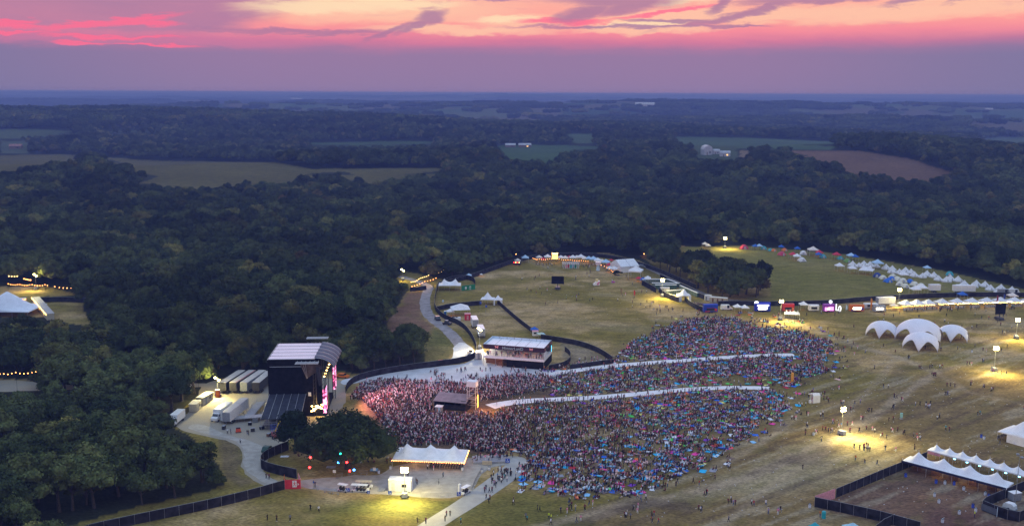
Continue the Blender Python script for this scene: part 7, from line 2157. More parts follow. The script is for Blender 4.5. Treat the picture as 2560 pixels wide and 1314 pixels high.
house("white gambrel barn on the distant hill farm", (1766, 387), 12, 14, 8, .2, gambrel=True, name="barn", cat="barn")
house("white farmhouse right of the distant barn", (1790, 386), 9, 7, 5)
house("lit lower farmhouse at the distant hill farm's right end", (1812, 391), 14, 9, 5, -.1, lit=True)
house("long low dark house left of two on the green lawn", (1276, 368), 18, 10, 3.6, 0, M_FARB)
house("long low dark house right of two, lit, on the green lawn", (1312, 368), 22, 10, 4, .05, M_FARB, lit=True)
house("brown roofed house in trees at the far left", (40, 372), 20, 11, 5, .2, M_FARB, mat("russet_roof", (.30, .15, .12), .7, .1, .3))
for i, (q, w, lb) in enumerate((((741, 251), 120, "long white shed on the horizon left of centre"), ((590, 287), 60, "white sheds in the left valley hamlet"), ((562, 290), 34, "small white shed left in the valley hamlet"), ((1073, 261), 70, "long pale shed on the centre ridge"), ((1091, 259), 30, "pale shed with gable on the centre ridge"),
                                ((1368, 264), 30, "small pale barn on the ridge right of centre"), ((1612, 267), 80, "white long shed on the right centre ridge"), ((1441, 297), 24, "small white farm in the hazy valley"), ((1812, 298), 16, "white farmhouse on the far right slope"), ((2000, 308), 36, "pale farm roofs among trees in the right valley"),
                                ((2198, 294), 14, "small white house above the pale brown field"), ((2472, 275), 34, "white shed on the far right ridge"), ((863, 325), 10, "tiny white house in the left centre woods"))):
    house(lb, q, w, w * .35, max(4, w * .10), random.uniform(-.2, .2), roof=M_FARW, name="distant_shed", cat="building")
# ------------------------------------------------------------------ people
SKINS = [mat("skin_light", (.60, .38, .29), .6, .05, 6), mat("skin_tan", (.36, .21, .14), .6, .05, 6), mat("skin_brown", (.15, .085, .06), .6, .05, 6)]
CL = {"white": (.78, .78, .80), "black": (.015, .015, .02), "navy": (.02, .03, .10), "red": (.45, .03, .05), "pink": (.80, .30, .42), "teal": (.03, .30, .36), "grey": (.22, .22, .25), "maroon": (.17, .025, .06),
      "yellow": (.70, .60, .05), "olive": (.13, .13, .06), "denim": (.08, .12, .22), "lilac": (.36, .28, .46), "brown": (.12, .07, .05), "blue": (.04, .16, .50), "cream": (.60, .52, .42), "orange": (.62, .20, .04), "green": (.04, .26, .12), "hivis": (.70, .85, .05)}
CLM = {k: mat("cloth_" + k, v, .95, .08, 6, spec=.05) for k, v in CL.items()}
HAIR = [mat("hair_dark", (.02, .015, .012), .7, .1, 8), mat("hair_brown", (.07, .04, .025), .7, .1, 8), mat("hair_fair", (.30, .21, .11), .7, .1, 8)]


def figure(name, J, bones):
    """J: joint -> ((x,y,z), radius); bones: (a, b, label). One continuous skinned surface, faces labelled by nearest bone"""
    keys = list(J); idx = {k: i for i, k in enumerate(keys)}
    me = bpy.data.meshes.new("tmp"); me.from_pydata([J[k][0] for k in keys], [(idx[a], idx[b]) for a, b, _ in bones], [])
    o = bpy.data.objects.new("tmp", me); COL.objects.link(o)
    o.modifiers.new("s", 'SKIN'); sv = me.skin_vertices[0].data
    for i, k in enumerate(keys):
        r_ = J[k][1]; sv[i].radius = r_ if isinstance(r_, tuple) else (r_, r_)
    sv[0].use_root = True
    sub = o.modifiers.new("b", 'SUBSURF'); sub.levels = 1
    bpy.context.view_layer.update()
    dg = bpy.context.evaluated_depsgraph_get(); m2 = bpy.data.meshes.new_from_object(o.evaluated_get(dg))
    bpy.data.objects.remove(o); m2.name = name
    seg = [(Vector(J[a][0]), Vector(J[b][0]), lab) for a, b, lab in bones]; res = []
    for p in m2.polygons:
        c = p.center; best = 9; bl = 0
        for a, b_, lab in seg:
            d = b_ - a; t_ = max(0, min(1, (c - a).dot(d) / max(d.length_squared, 1e-9))); q = (c - a - d * t_).length
            if q < best: best = q; bl = lab
        res.append(bl)
    # hair cap over the upper back of the head
    hc = Vector(J['head'][0])
    for i, p in enumerate(m2.polygons):
        if res[i] == 3:
            v = p.center - hc
            res[i] = 3 if (v.z > .03 or v.y > .02) else 0
    m2.materials.clear()
    for _ in range(5): m2.materials.append(None)
    m2.polygons.foreach_set("material_index", res); m2.polygons.foreach_set("use_smooth", [True] * len(res))
    return m2
# labels: 0 skin, 1 shirt, 2 trousers, 3 hair/head, 4 shoes


def pose(kind):
    if kind in ("sit", "sit2"):
        hz_ = .16
        J = {'hip': ((0, .05, hz_), (.16, .12)), 'waist': ((0, .10, .36), (.14, .10)), 'chest': ((0, .08, .60), (.17, .11)), 'neck': ((0, .05, .76), .055), 'head': ((0, .03, .90), (.085, .10)), 'crown': ((0, .03, 1.0), .06)}
        for s, n_ in ((-1, 'l'), (1, 'r')):
            if kind == "sit":
                J.update({n_ + 'knee': ((s * .20, -.38, .42), .068), n_ + 'ank': ((s * .15, -.62, .07), .045), n_ + 'toe': ((s * .16, -.78, .05), .04)})
            else:
                J.update({n_ + 'knee': ((s * .38, -.30, .14), .068), n_ + 'ank': ((s * .05, -.42, .08), .045), n_ + 'toe': ((-s * .08, -.46, .06), .04)})
            J.update({n_ + 'sho': ((s * .20, .07, .68), .058), n_ + 'elb': ((s * .27, -.08, .45), .045), n_ + 'wri': ((s * .17, -.30, .42), .034), n_ + 'hand': ((s * .14, -.38, .41), .03)})
    elif kind == "lie":
        J = {'hip': ((0, 0, .13), (.16, .11)), 'waist': ((0, .25, .13), (.14, .10)), 'chest': ((0, .48, .15), (.17, .11)), 'neck': ((0, .66, .17), .055), 'head': ((0, .80, .18), (.085, .10)), 'crown': ((0, .90, .19), .06)}
        for s, n_ in ((-1, 'l'), (1, 'r')):
            J.update({n_ + 'knee': ((s * .14, -.42, .30 if s > 0 else .12), .068), n_ + 'ank': ((s * .13, -.80, .08), .045), n_ + 'toe': ((s * .14, -.86, .16), .04),
                      n_ + 'sho': ((s * .20, .56, .14), .058), n_ + 'elb': ((s * .33, .34, .09), .045), n_ + 'wri': ((s * .27, .10, .10), .034), n_ + 'hand': ((s * .25, .02, .10), .03)})
    else:
        st = {'stand': 0, 'walk': .28, 'up': 0.0}[kind]
        J = {'hip': ((0, 0, .93), (.15, .11)), 'waist': ((0, 0, 1.10), (.13, .10)), 'chest': ((0, 0, 1.33), (.17, .11)), 'neck': ((0, 0, 1.50), .055), 'head': ((0, -.02, 1.62), (.085, .10)), 'crown': ((0, -.01, 1.71), .06)}
        for s, n_ in ((-1, 'l'), (1, 'r')):
            q = st * s
            J.update({n_ + 'knee': ((s * .11, -q * .55 - .03, .50), .068), n_ + 'ank': ((s * .11, -q * .9 + (.10 if s < 0 and st else 0), .09), .045), n_ + 'toe': ((s * .13, -q * .9 - .15 + (.10 if s < 0 and st else 0), .05), .04)})
            if kind == 'up' and s > 0: J.update({n_ + 'sho': ((s * .20, 0, 1.42), .058), n_ + 'elb': ((s * .30, -.10, 1.62), .045), n_ + 'wri': ((s * .26, -.15, 1.86), .034), n_ + 'hand': ((s * .25, -.16, 1.95), .03)})
            elif kind == 'up': J.update({n_ + 'sho': ((s * .20, 0, 1.42), .058), n_ + 'elb': ((s * .26, -.04, 1.16), .045), n_ + 'wri': ((s * .08, -.24, 1.14), .034), n_ + 'hand': ((s * .0, -.26, 1.15), .03)})
            else: J.update({n_ + 'sho': ((s * .20, 0, 1.42), .058), n_ + 'elb': ((s * .26, q * .4 + .02, 1.14), .045), n_ + 'wri': ((s * .25, q * .7 - .06, .90), .034), n_ + 'hand': ((s * .24, q * .8 - .08, .81), .03)})
    B = [('hip', 'waist', 1), ('waist', 'chest', 1), ('chest', 'neck', 1), ('neck', 'head', 3), ('head', 'crown', 3)]
    for n_ in 'lr':
        B += [('hip', n_ + 'knee', 2), (n_ + 'knee', n_ + 'ank', 2), (n_ + 'ank', n_ + 'toe', 4), ('chest', n_ + 'sho', 1), (n_ + 'sho', n_ + 'elb', 1), (n_ + 'elb', n_ + 'wri', 0), (n_ + 'wri', n_ + 'hand', 0)]
    return figure("person", J, B)


POSES = {k: pose(k) for k in ("stand", "walk", "up", "sit", "sit2", "lie")}
VERB = {"stand": "standing", "walk": "walking", "up": "standing with one arm raised", "sit": "sitting", "sit2": "sitting cross legged", "lie": "lying"}
OUT = [("white", "black"), ("black", "denim"), ("white", "denim"), ("navy", "black"), ("grey", "black"), ("red", "denim"), ("pink", "white"), ("black", "black"), ("blue", "cream"), ("cream", "denim"), ("maroon", "black"), ("lilac", "denim"),
       ("teal", "black"), ("olive", "brown"), ("brown", "black"), ("orange", "denim"), ("green", "black"), ("hivis", "navy")]
VAR = {}


def variant(kind, oi, bare=None):
    key = (kind, oi)
    if key not in VAR:
        me = POSES[kind].copy(); me.name = "person"; s, p = OUT[oi]
        rg = random.Random(hash(key) % 1000 if False else oi * 7 + len(kind))
        ms = [SKINS[rg.choice((0, 0, 1, 1, 2))], CLM[s], CLM[p], HAIR[rg.choice((0, 0, 1, 1, 2))], CLM["black" if rg.random() < .6 else "white"]]
        for i, m_ in enumerate(ms): me.materials[i] = m_
        VAR[key] = me
    return VAR[key]


# ---- where they are (photo outlines turned into ground positions)
PACK = [(884, 985), (900, 965), (950, 952), (1165, 962), (1240, 945), (1345, 935), (1375, 945), (1360, 975), (1300, 990), (1240, 1000), (1215, 1000), (1205, 1035), (1300, 1040), (1330, 1085), (1250, 1140), (1180, 1128), (1120, 1112), (1000, 1120), (940, 1145), (925, 1120), (972, 1085), (930, 1030), (905, 1000), (875, 1000)]
SLOPE = [(1400, 915), (1520, 905), (1560, 880), (1570, 860), (1640, 830), (1710, 800), (1800, 792), (1900, 800), (1990, 820), (2075, 855), (2085, 885), (2050, 905), (2070, 925), (2010, 945), (1990, 965), (1935, 975), (1975, 1010), (1960, 1040), (1890, 1060),
         (1870, 1090), (1830, 1120), (1780, 1150), (1720, 1190), (1640, 1222), (1560, 1240), (1440, 1248), (1340, 1225), (1300, 1205), (1300, 1170), (1335, 1140), (1270, 1140), (1240, 1130), (1330, 1080), (1290, 1038), (1240, 1032), (1290, 1012), (1380, 1005), (1380, 985), (1350, 975), (1380, 945), (1340, 930)]
TERR = [(900, 955), (1000, 935), (1150, 915), (1200, 920), (1360, 930), (1340, 945), (1240, 955), (1165, 962), (950, 962)]
FOHX = [(1070, 1040), (1175, 1045), (1215, 1035), (1210, 985), (1070, 985)]
OAKX = [(690, 1130), (790, 1150), (960, 1170), (985, 1150), (975, 1120), (900, 1130), (780, 1120)]
UPW = W(UPPER); LOW = W(LOWER)


def rnd_in(poly, dens, cap=20000):
    w = W(poly); xs = [p[0] for p in w]; ys = [p[1] for p in w]
    A_ = abs(sum(w[i][0] * w[i - 1][1] - w[i - 1][0] * w[i][1] for i in range(len(w)))) / 2
    n_ = min(int(A_ * dens), cap); out = np.zeros((0, 2))
    while len(out) < n_:
        q = np.stack([RNG.uniform(min(xs), max(xs), n_ * 3), RNG.uniform(min(ys), max(ys), n_ * 3)], 1)
        out = np.concatenate([out, q[inpoly(q[:, 0], q[:, 1], w)]])
    return out[:n_]


STG = Vector((sB.x + 6, sB.y + 8, 0))
PEOPLE = []  # x, y, kind, outfit, yaw


def face_stage(x, y): return math.atan2(STG.y - y, STG.x - x) + PI / 2 + random.gauss(0, .35)


wts_pack = [4.5, 8, 3, 3, 3, 2, 2.5, 9, .5, 2, 12, .8, .4, .8, 8, .8, .2, .05]
wts_slope = [8, 8, 5, 4, 4, 3, 4.5, 8, 1.6, 4, 9, 2.5, 1, 1, 7, 1.6, .4, .15]
A1 = rnd_in(PACK, 1.75)
A1 = A1[~inpoly(A1[:, 0], A1[:, 1], W([(1082, 1034), (1168, 1040), (1205, 1030), (1200, 990), (1170, 992), (1082, 992)]))]
A1 = A1[~inpoly(A1[:, 0], A1[:, 1], W([(1196, 1030), (1245, 1022), (1250, 1000), (1205, 1000)]))]
okd = (linedist(A1[:, 0], A1[:, 1], LOW) > 2.4) & (linedist(A1[:, 0], A1[:, 1], UPW) > 2.6)
for (x_, y_) in A1[okd]:
    PEOPLE.append((x_, y_, random.choices(("stand", "up", "walk"), (8, 1.3, .7))[0], random.choices(range(18), wts_pack)[0], face_stage(x_, y_)))
# slope: groups on blankets
BL = []
BCOL = {"cyan": (.03, .42, .68), "blue": (.03, .14, .58), "pink": (.80, .06, .30), "teal": (.04, .42, .42), "white": (.70, .70, .72), "green": (.10, .60, .10), "orange": (.80, .16, .03), "grey": (.28, .28, .32), "red": (.55, .03, .05), "purple": (.20, .05, .38), "yellow": (.72, .65, .15), "peach": (.70, .42, .36), "brown": (.18, .12, .09), "sky blue": (.25, .50, .70)}
BW = [8, 8, 4, 2, 9, .5, 2, 9, 2.5, 2, 1, 5, 9, 5]
SL = rnd_in(SLOPE, .36)
den = fbm(SL[:, 0] / 18, SL[:, 1] / 14, 61, 3)
SL = SL[(linedist(SL[:, 0], SL[:, 1], UPW) > 2.9) & (linedist(SL[:, 0], SL[:, 1], LOW) > 2.9) & (den > .27)]
stgd = np.hypot(SL[:, 0] - STG.x, SL[:, 1] - STG.y)
for (x_, y_), d_ in zip(SL, stgd):
    standy = random.random() < np.interp(d_, [55, 95, 150], [.75, .38, .22])
    fs = face_stage(x_, y_)
    if random.random() < np.interp(d_, [50, 80, 120], [.05, .35, .6]):
        BL.append((x_, y_, random.choices(list(BCOL), BW)[0], random.choices(("flat", "lounger", "chair"), (6, 1.6, 1.2))[0], fs + random.gauss(0, .3)))
    for k in range(random.choice((1, 2, 2, 3, 3, 4))):
        px0 = x_ + random.gauss(0, .85); py0 = y_ + random.gauss(0, .85)
        kd = random.choices(("stand", "up", "walk"), (7, .6, 1))[0] if standy else random.choices(("sit", "sit2", "lie", "stand"), (5, 4, .8, 1.6))[0]
        PEOPLE.append((px0, py0, kd, random.choices(range(18), wts_slope)[0], fs))
print("crowd so far", len(PEOPLE), "blankets", len(BL))
MIDP = [(1245, 1040), (1300, 1030), (1420, 1020), (1560, 1015), (1540, 1070), (1430, 1130), (1350, 1185), (1300, 1200), (1305, 1165), (1340, 1145), (1270, 1140), (1330, 1085)]
for x_, y_ in rnd_in(MIDP, .55):
    if linedist(x_, y_, LOW) > 2.6: PEOPLE.append((x_, y_, random.choices(("stand", "sit", "up"), (6, 3, .5))[0], random.choices(range(18), wts_slope)[0], face_stage(x_, y_)))
RING = [(1540, 860), (1700, 785), (1900, 780), (2050, 815), (2130, 860), (2120, 930), (2050, 980), (2010, 1040), (1930, 1090), (1860, 1150), (1760, 1200), (1640, 1245), (1440, 1262), (1300, 1235), (1300, 1180), (1600, 1100)]
for x_, y_ in rnd_in(RING, .028):
    if linedist(x_, y_, UPW) < 2.6 or linedist(x_, y_, LOW) < 2.6: continue
    fs = face_stage(x_, y_)
    if random.random() < .4: BL.append((x_, y_, random.choices(list(BCOL), BW)[0], "flat", fs))
    for k in range(random.choice((1, 2, 3))): PEOPLE.append((x_ + random.gauss(0, .9), y_ + random.gauss(0, .9), random.choice(("sit", "stand", "walk", "sit2")), random.choices(range(18), wts_slope)[0], fs))
for L_, n_ in ((UPW, 16), (LOW, 24)):
    for _ in range(n_):
        k = random.randrange(len(L_) - 1); q = random.random()
        PEOPLE.append((L_[k][0] + (L_[k + 1][0] - L_[k][0]) * q + random.uniform(-1.3, 1.3), L_[k][1] + (L_[k + 1][1] - L_[k][1]) * q + random.uniform(-1.3, 1.3), random.choice(("walk", "walk", "stand")), random.choices(range(18), wts_slope)[0], random.choice((1.5, -1.5)) + random.gauss(0, .3)))
# terrace groups
for c in rnd_in(TERR, .05):
    if linedist(c[0], c[1], W(ROAD)) < 4: continue
    for k in range(random.randint(1, 6)):
        PEOPLE.append((c[0] + random.gauss(0, 1.1), c[1] + random.gauss(0, 1.1), random.choice(("stand", "walk", "sit", "stand")), random.choices(range(18), wts_slope)[0], random.uniform(0, 6.3)))
for c in rnd_in([(1425, 905), (1500, 895), (1530, 905), (1430, 918)], .15):
    PEOPLE.append((c[0], c[1], "stand", random.choices(range(18), wts_slope)[0], face_stage(*c)))
# people under the oak, the stall queues, the wanderers
for c in rnd_in(OAKX, .09): PEOPLE.append((c[0], c[1], random.choice(("sit", "sit2", "stand")), random.choices(range(18), wts_slope)[0], face_stage(*c)))
for c in rnd_in([(700, 1140), (790, 1165), (980, 1180), (985, 1160), (800, 1135)], .02): BL.append((c[0], c[1], random.choice(("white", "sky blue", "grey")), "flat", 0))
for c in rnd_in([(1184, 1158), (1271, 1155), (1268, 1140), (1190, 1142)], .75): PEOPLE.append((c[0], c[1], random.choice(("stand", "sit", "stand")), random.choices(range(18), wts_slope)[0], face_stage(*c)))
for c in rnd_in([(2262, 775), (2560, 768), (2560, 774), (2262, 781)], .16): PEOPLE.append((c[0], c[1], "stand", random.choices(range(18), wts_slope)[0], random.gauss(PI, .4)))
for c in rnd_in([(1335, 660), (1520, 664), (1540, 690), (1500, 672), (1335, 664)], .16): PEOPLE.append((c[0], c[1], "stand", random.choices(range(18), wts_slope)[0], random.uniform(0, 6.3)))
for c in rnd_in([(1350, 665), (1600, 690), (1800, 790), (1560, 800), (1350, 760), (1270, 700)], .006): PEOPLE.append((c[0], c[1], random.choice(("stand", "walk")), random.choices(range(18), wts_slope)[0], random.uniform(0, 6.3)))
for c in rnd_in([(1600, 755), (1800, 785), (1780, 800), (1600, 785)], .035): PEOPLE.append((c[0], c[1], random.choice(("stand", "walk")), random.choices(range(18), wts_slope)[0], random.uniform(0, 6.3)))
for c in rnd_in([(1780, 785), (2560, 775), (2560, 900), (2100, 890), (1990, 800)], .010): PEOPLE.append((c[0], c[1], random.choice(("stand", "walk")), random.choices(range(18), wts_slope)[0], random.uniform(0, 6.3)))


def cluster(px, py, n_, sp=1.0, kinds=("stand", "walk"), out=None, w=None):
    c = P(px, py)
    for k in range(n_):
        PEOPLE.append((c.x + random.gauss(0, sp), c.y + random.gauss(0, sp), random.choice(kinds), out if out is not None else random.choices(range(18), w or wts_slope)[0], random.uniform(0, 6.3)))


def busy(x, y):  # keep walkers off built things
    return False


for _ in range(62):   # strollers in pairs and threes over the open grass, right side
    q = (random.uniform(1980, 2580), random.uniform(895, 1110))
    cluster(q[0], q[1], random.choice((1, 2, 2, 3)), .7)
for _ in range(26):
    q = (random.uniform(1330, 2000), random.uniform(1180, 1310))
    if q[1] < 1250 - (q[0] - 1330) * .03 and q[0] < 1700: continue
    cluster(q[0], q[1], random.choice((1, 2, 2, 3)), .6)
for q in ((2153, 1122), (2160, 1124), (2165, 1118), (2170, 1124)): cluster(q[0], q[1], 3, .7, ("stand",), 7)
for q, n_ in (((2020, 1065), 2), ((2053, 1075), 2), ((2124, 1078), 1), ((2142, 1080), 2), ((2164, 1076), 1), ((2215, 1126), 1), ((2231, 1128), 1), ((2283, 1122), 2), ((2290, 1092), 2), ((2298, 1100), 2), ((2318, 1020), 6), ((2334, 940), 5), ((2133, 1152), 1), ((2153, 1155), 1), ((2195, 1162), 1),
              ((2013, 1172), 1), ((1945, 1280), 2), ((2051, 1292), 1), ((1875, 1258), 1), ((1885, 1262), 1), ((1912, 1262), 1), ((1310, 1300), 1), ((1320, 1302), 1), ((1636, 1308), 2), ((1645, 1310), 1), ((1280, 1258), 1), ((1288, 1258), 1), ((1436, 1276), 3), ((1466, 1275), 2)): cluster(q[0], q[1], n_, .5)
for q, n_ in (((1222, 1228), 3), ((1235, 1215), 5), ((1243, 1205), 6), ((1252, 1200), 5), ((1262, 1190), 5), ((1255, 1182), 4), ((1270, 1180), 4), ((1238, 1240), 3), ((1245, 1190), 4), ((1266, 1205), 2), ((1290, 1175), 2)): cluster(q[0], q[1], n_, .9, ("stand", "walk", "stand"))
for q, k_ in (((1372, 1296), 17), ((1378, 1300), 17), ((1377, 1311), 0), ((1097, 1210), 17), ((1108, 1193), 7), ((1043, 1211), 14), ((1040, 1208), 9), ((1020, 1195), 17), ((1069, 1173), 17), ((1084, 1176), 9), ((776, 1276), 7), ((797, 1279), 0), ((669, 1300), 7), ((692, 1302), 14), ((726, 1302), 4), ((666, 1196), 7), ((673, 1197), 3),
              ((601, 1108), 3), ((569, 1084), 14), ((577, 1084), 9), ((622, 1088), 7), ((618, 1086), 15), ((784, 1216), 8), ((788, 1218), 3), ((1116, 1290), 10), ((1125, 1290), 14), ((1044, 1308), 13), ((1065, 1308), 10), ((1152, 1308), 12), ((2310, 1180), 8), ((2288, 1186), 17), ((2283, 1184), 17), ((2436, 1292), 17), ((1113, 1303), 14), ((712, 1109), 7),
              ((1175, 888), 7), ((1222, 1258), 3), ((1944, 1286), 6)):
    cluster(q[0], q[1], 1, .02, ("stand",) if k_ != 0 else ("walk",), k_)

PX = np.array([(p[0], p[1]) for p in PEOPLE]); ppx, ppy, pdd = proj(PX[:, 0], PX[:, 1], np.zeros(len(PX)))
# drop any that would stand inside something built
BAD = [W(q) for q in ([(970, 1170), (1180, 1180), (1180, 1140), (990, 1140)], [(1208, 916), (1372, 924), (1412, 895), (1250, 880)], [(966, 1232), (1036, 1234), (1036, 1216), (966, 1216)], [(2250, 1178), (2515, 1250), (2540, 1235), (2275, 1165)],
                       [(660, 1040), (800, 1045), (860, 985), (720, 985)], [(2310, 1150), (2590, 1226), (2600, 1205), (2330, 1138)], [(2022, 1008), (2046, 1008), (2046, 996), (2022, 996)], [(2490, 1105), (2600, 1135), (2600, 1080), (2500, 1075)], [(1958, 800), (2003, 802), (2003, 790), (1958, 790)], [(2036, 1262), (2088, 1240), (2252, 1172), (2330, 1150), (2620, 1230), (2620, 1345), (2300, 1345)])]
keep = np.ones(len(PX), bool)
for k, w in enumerate(BAD):
    ins = inpoly(PX[:, 0], PX[:, 1], w)
    if k == len(BAD) - 1: ins &= np.array([p[3] != 17 and p[3] != 8 for p in PEOPLE])
    if k == 0: ins &= ppy < 1168
    keep &= ~ins
keep &= (ppx > -200) & (ppx < 2760) & (ppy < 1400)
PEOPLE = [p for p, k in zip(PEOPLE, keep) if k]; PX = PX[keep]; ppx, ppy, pdd = ppx[keep], ppy[keep], pdd[keep]
infr = (ppx > 0) & (ppx < 2560) & (ppy < 1318) & ~((ppx > 690) & (ppx < 975) & (ppy > 1000) & (ppy < 1172))
order_ = sorted(range(len(PEOPLE)), key=lambda i: (not infr[i], pdd[i]))
NP = 300
LMK = [(1009, 1200, "the white cabin floodlight"), (904, 1222, "the long golf carts"), (732, 1215, "the red exit banner"), (660, 1170, "the looping lower fence"), (1080, 1170, "the three peaked tent"), (1228, 1155, "the packed viewing platform"), (1150, 1220, "the white wrapped post"),
       (1190, 1250, "the middle concrete walk"), (1110, 1295, "the lower concrete walk"), (1255, 1200, "the busy concrete walk"), (1400, 1240, "the slope's lower corner"), (1340, 1180, "the slope's left edge"), (1500, 1235, "the slope's bottom blankets"), (1600, 1220, "the slope's lower middle"), (1700, 1190, "the slope's right foot"),
       (1290, 1290, "the bottom left centre"), (1440, 1290, "the dark soil patch"), (1640, 1300, "the bottom right centre"), (1800, 1160, "the crowd's right corner"), (1850, 1250, "the bare lower field"), (2053, 1268, "the pink banner corner"), (2034, 1085, "the lone pale bin"), (2105, 1085, "the near field floodlight"), (2160, 1120, "the dark trampled ring"), (2290, 1110, "the peaked bars"),
       (2033, 992, "the white orange kiosk"), (2253, 1040, "the small teal stand"), (2320, 1010, "the crossing tracks"), (2430, 1010, "the marquees' upper field"), (2480, 1080, "the right edge marquee"), (2485, 925, "the tallest field floodlight"), (2330, 935, "the track fork"), (2150, 960, "the domes' lower grass"), (2550, 990, "the right edge grass"), (1900, 1080, "the ragged crowd edge"), (600, 1085, "the loading ramp"), (700, 1290, "the bottom left grass"), (2440, 1270, "the generator fence")]


def lmk(px, py): return min(LMK, key=lambda a: (a[0] - px) ** 2 + 1.6 * (a[1] - py) ** 2)


def rel(px, py, a):
    dx = px - a[0]; dy = (py - a[1]) * 1.3
    if abs(dx) < 14 and abs(dy) < 14: return "beside"
    if abs(dx) > abs(dy): return "right of" if dx > 0 else "left of"
    return "below" if dy > 0 else "above"


items = []
for i in order_[:NP]:
    x_, y_, kd, oi, yw = PEOPLE[i]
    o = bpy.data.objects.new("person", variant(kd, oi)); COL.objects.link(o); o.location = (x_, y_, 0.0 if inpoly(ppx[i], ppy[i], [(1183, 1160), (1272, 1157), (1270, 1138), (1188, 1140)]) == 0 else .57); o.rotation_euler[2] = yw
    s_ = random.uniform(.94, 1.06); o.scale = (s_, s_, s_)
    o['category'] = "person"; o['group'] = "people spread over the festival ground"
    a = lmk(ppx[i], ppy[i]); s, p = OUT[oi]; s = "lime" if s == "hivis" else s
    items.append((o, "person in %s top, %s bottoms %s %s %s" % (s, p, VERB[kd].replace("standing with one arm raised", "waving").replace("sitting cross legged", "seated"), rel(ppx[i], ppy[i], a), a[2]), float(ppx[i]), float(ppy[i])))
ordinal_labels(items)
# the rest of the crowd
restp = [i for i in order_[NP:]]
srcs = {c: [] for c in range(6)}; KN = ["stand", "walk", "up", "sit", "sit2", "lie"]
have = {}
for o, *_ in items:
    have.setdefault(o.data.name, o)
avail = {(k, oi): have.get(VAR[(k, oi)].name) for k in KN for oi in range(18) if (k, oi) in VAR}
# make sure every pose has several outfits among the individuals: promote from the nearest rest
need = {k: [oi for oi in range(17)] for k in KN}
extra_src = {}
for k in KN:
    for oi in need[k]:
        if avail.get((k, oi)) is None: extra_src[(k, oi)] = True
# borrow: swap the outfit of surplus individuals so that each look exists once
cnt = {}
for o, *_ in items: cnt[o.data.name] = cnt.get(o.data.name, 0) + 1
cls_l = []; pick_l = []; loc_l = []; rot_l = []; scl_l = []
SRC = {c: [] for c in range(6)}
for c, k in enumerate(KN):
    for oi in range(18):
        s = avail.get((k, oi))
        if s is not None: SRC[c].append((oi, s))
for i in restp:
    x_, y_, kd, oi, yw = PEOPLE[i]; c = KN.index(kd)
    if not SRC[c]: c = 3 if SRC[3] else 0
    cls_l.append(c); pick_l.append(random.randrange(1000)); z_ = .57 if inpoly(ppx[i], ppy[i], [(1183, 1160), (1272, 1157), (1270, 1138), (1188, 1140)]) else 0.0
    loc_l.append((x_, y_, z_)); rot_l.append((0, 0, yw)); s_ = random.uniform(.92, 1.08); scl_l.append((s_,) * 3)
# pavilion guests on the upper deck belong to the crowd as well
for k in range(64):
    u_ = random.uniform(.4, VW - .6); v_ = random.uniform(.4, VD - 1) ** 1.0 if random.random() < .5 else random.uniform(.3, 2.0)
    w_ = Matrix.Translation(vFL) @ Matrix.Rotation(ang_v, 4, 'Z') @ Vector((u_, v_, 3.82))
    cls_l.append(random.choice((0, 0, 2))); pick_l.append(random.randrange(1000)); loc_l.append(tuple(w_)); rot_l.append((0, 0, random.uniform(0, 6.3))); scl_l.append((1, 1, 1))
WTS = {0: 8, 1: 9, 2: 5, 3: 5, 4: 4, 5: 3, 6: 5, 7: 12, 8: 2, 9: 3, 10: 12, 11: 2, 12: 1, 13: 0, 14: 8, 15: 1, 16: 0, 17: 0}
MUL = {c: [s for oi, s in SRC[c] for _ in range(WTS[oi])] or [s for oi, s in SRC[c]] for c in SRC}
nsrc = np.array([max(1, len(MUL[c])) for c in cls_l])
crowd = points_obj("crowd", loc_l, {"cls": ('INT', cls_l), "pick": ('INT', np.array(pick_l) % nsrc), "rot": ('FLOAT_VECTOR', np.array(rot_l)), "scl": ('FLOAT_VECTOR', np.array(scl_l))})
gn_scatter(crowd, [(c, MUL[c]) for c in range(6) if SRC[c]])
tag(crowd, "the packed concert crowd before the stage and up the slope", None, None, 'stuff')
print("people", len(PEOPLE), {KN[c]: len(SRC[c]) for c in SRC})

# ------------------------------------------------------------------ blankets, loungers, low chairs
BM_ = {k: mat("blanket_" + k.replace(" ", "_"), v, .9, .1, 3, spec=.05, col2=tuple(min(1, c * 1.25 + .03) for c in v)) for k, v in BCOL.items()}
LM_ = {k: mat("lounger_" + k.replace(" ", "_"), v, .35, .04, 3, spec=.6) for k, v in BCOL.items()}


def blanket_mesh(k, seed):
    rg = random.Random(seed); b = MB(); N = 6; vs = []; w = rg.uniform(1.6, 2.6); h = rg.uniform(1.3, 2.0)
    for j in range(N + 1):
        for i in range(N + 1): vs.append(((i / N - .5) * w + rg.uniform(-.07, .07), (j / N - .5) * h + rg.uniform(-.07, .07), .07 + rg.uniform(0, .09)))
    fs = [(j * (N + 1) + i, j * (N + 1) + i + 1, (j + 1) * (N + 1) + i + 1, (j + 1) * (N + 1) + i) for j in range(N) for i in range(N)]
    b.add(vs, fs); o = b.build("blanket", BM_[k]); me = o.data; bpy.data.objects.remove(o); return me


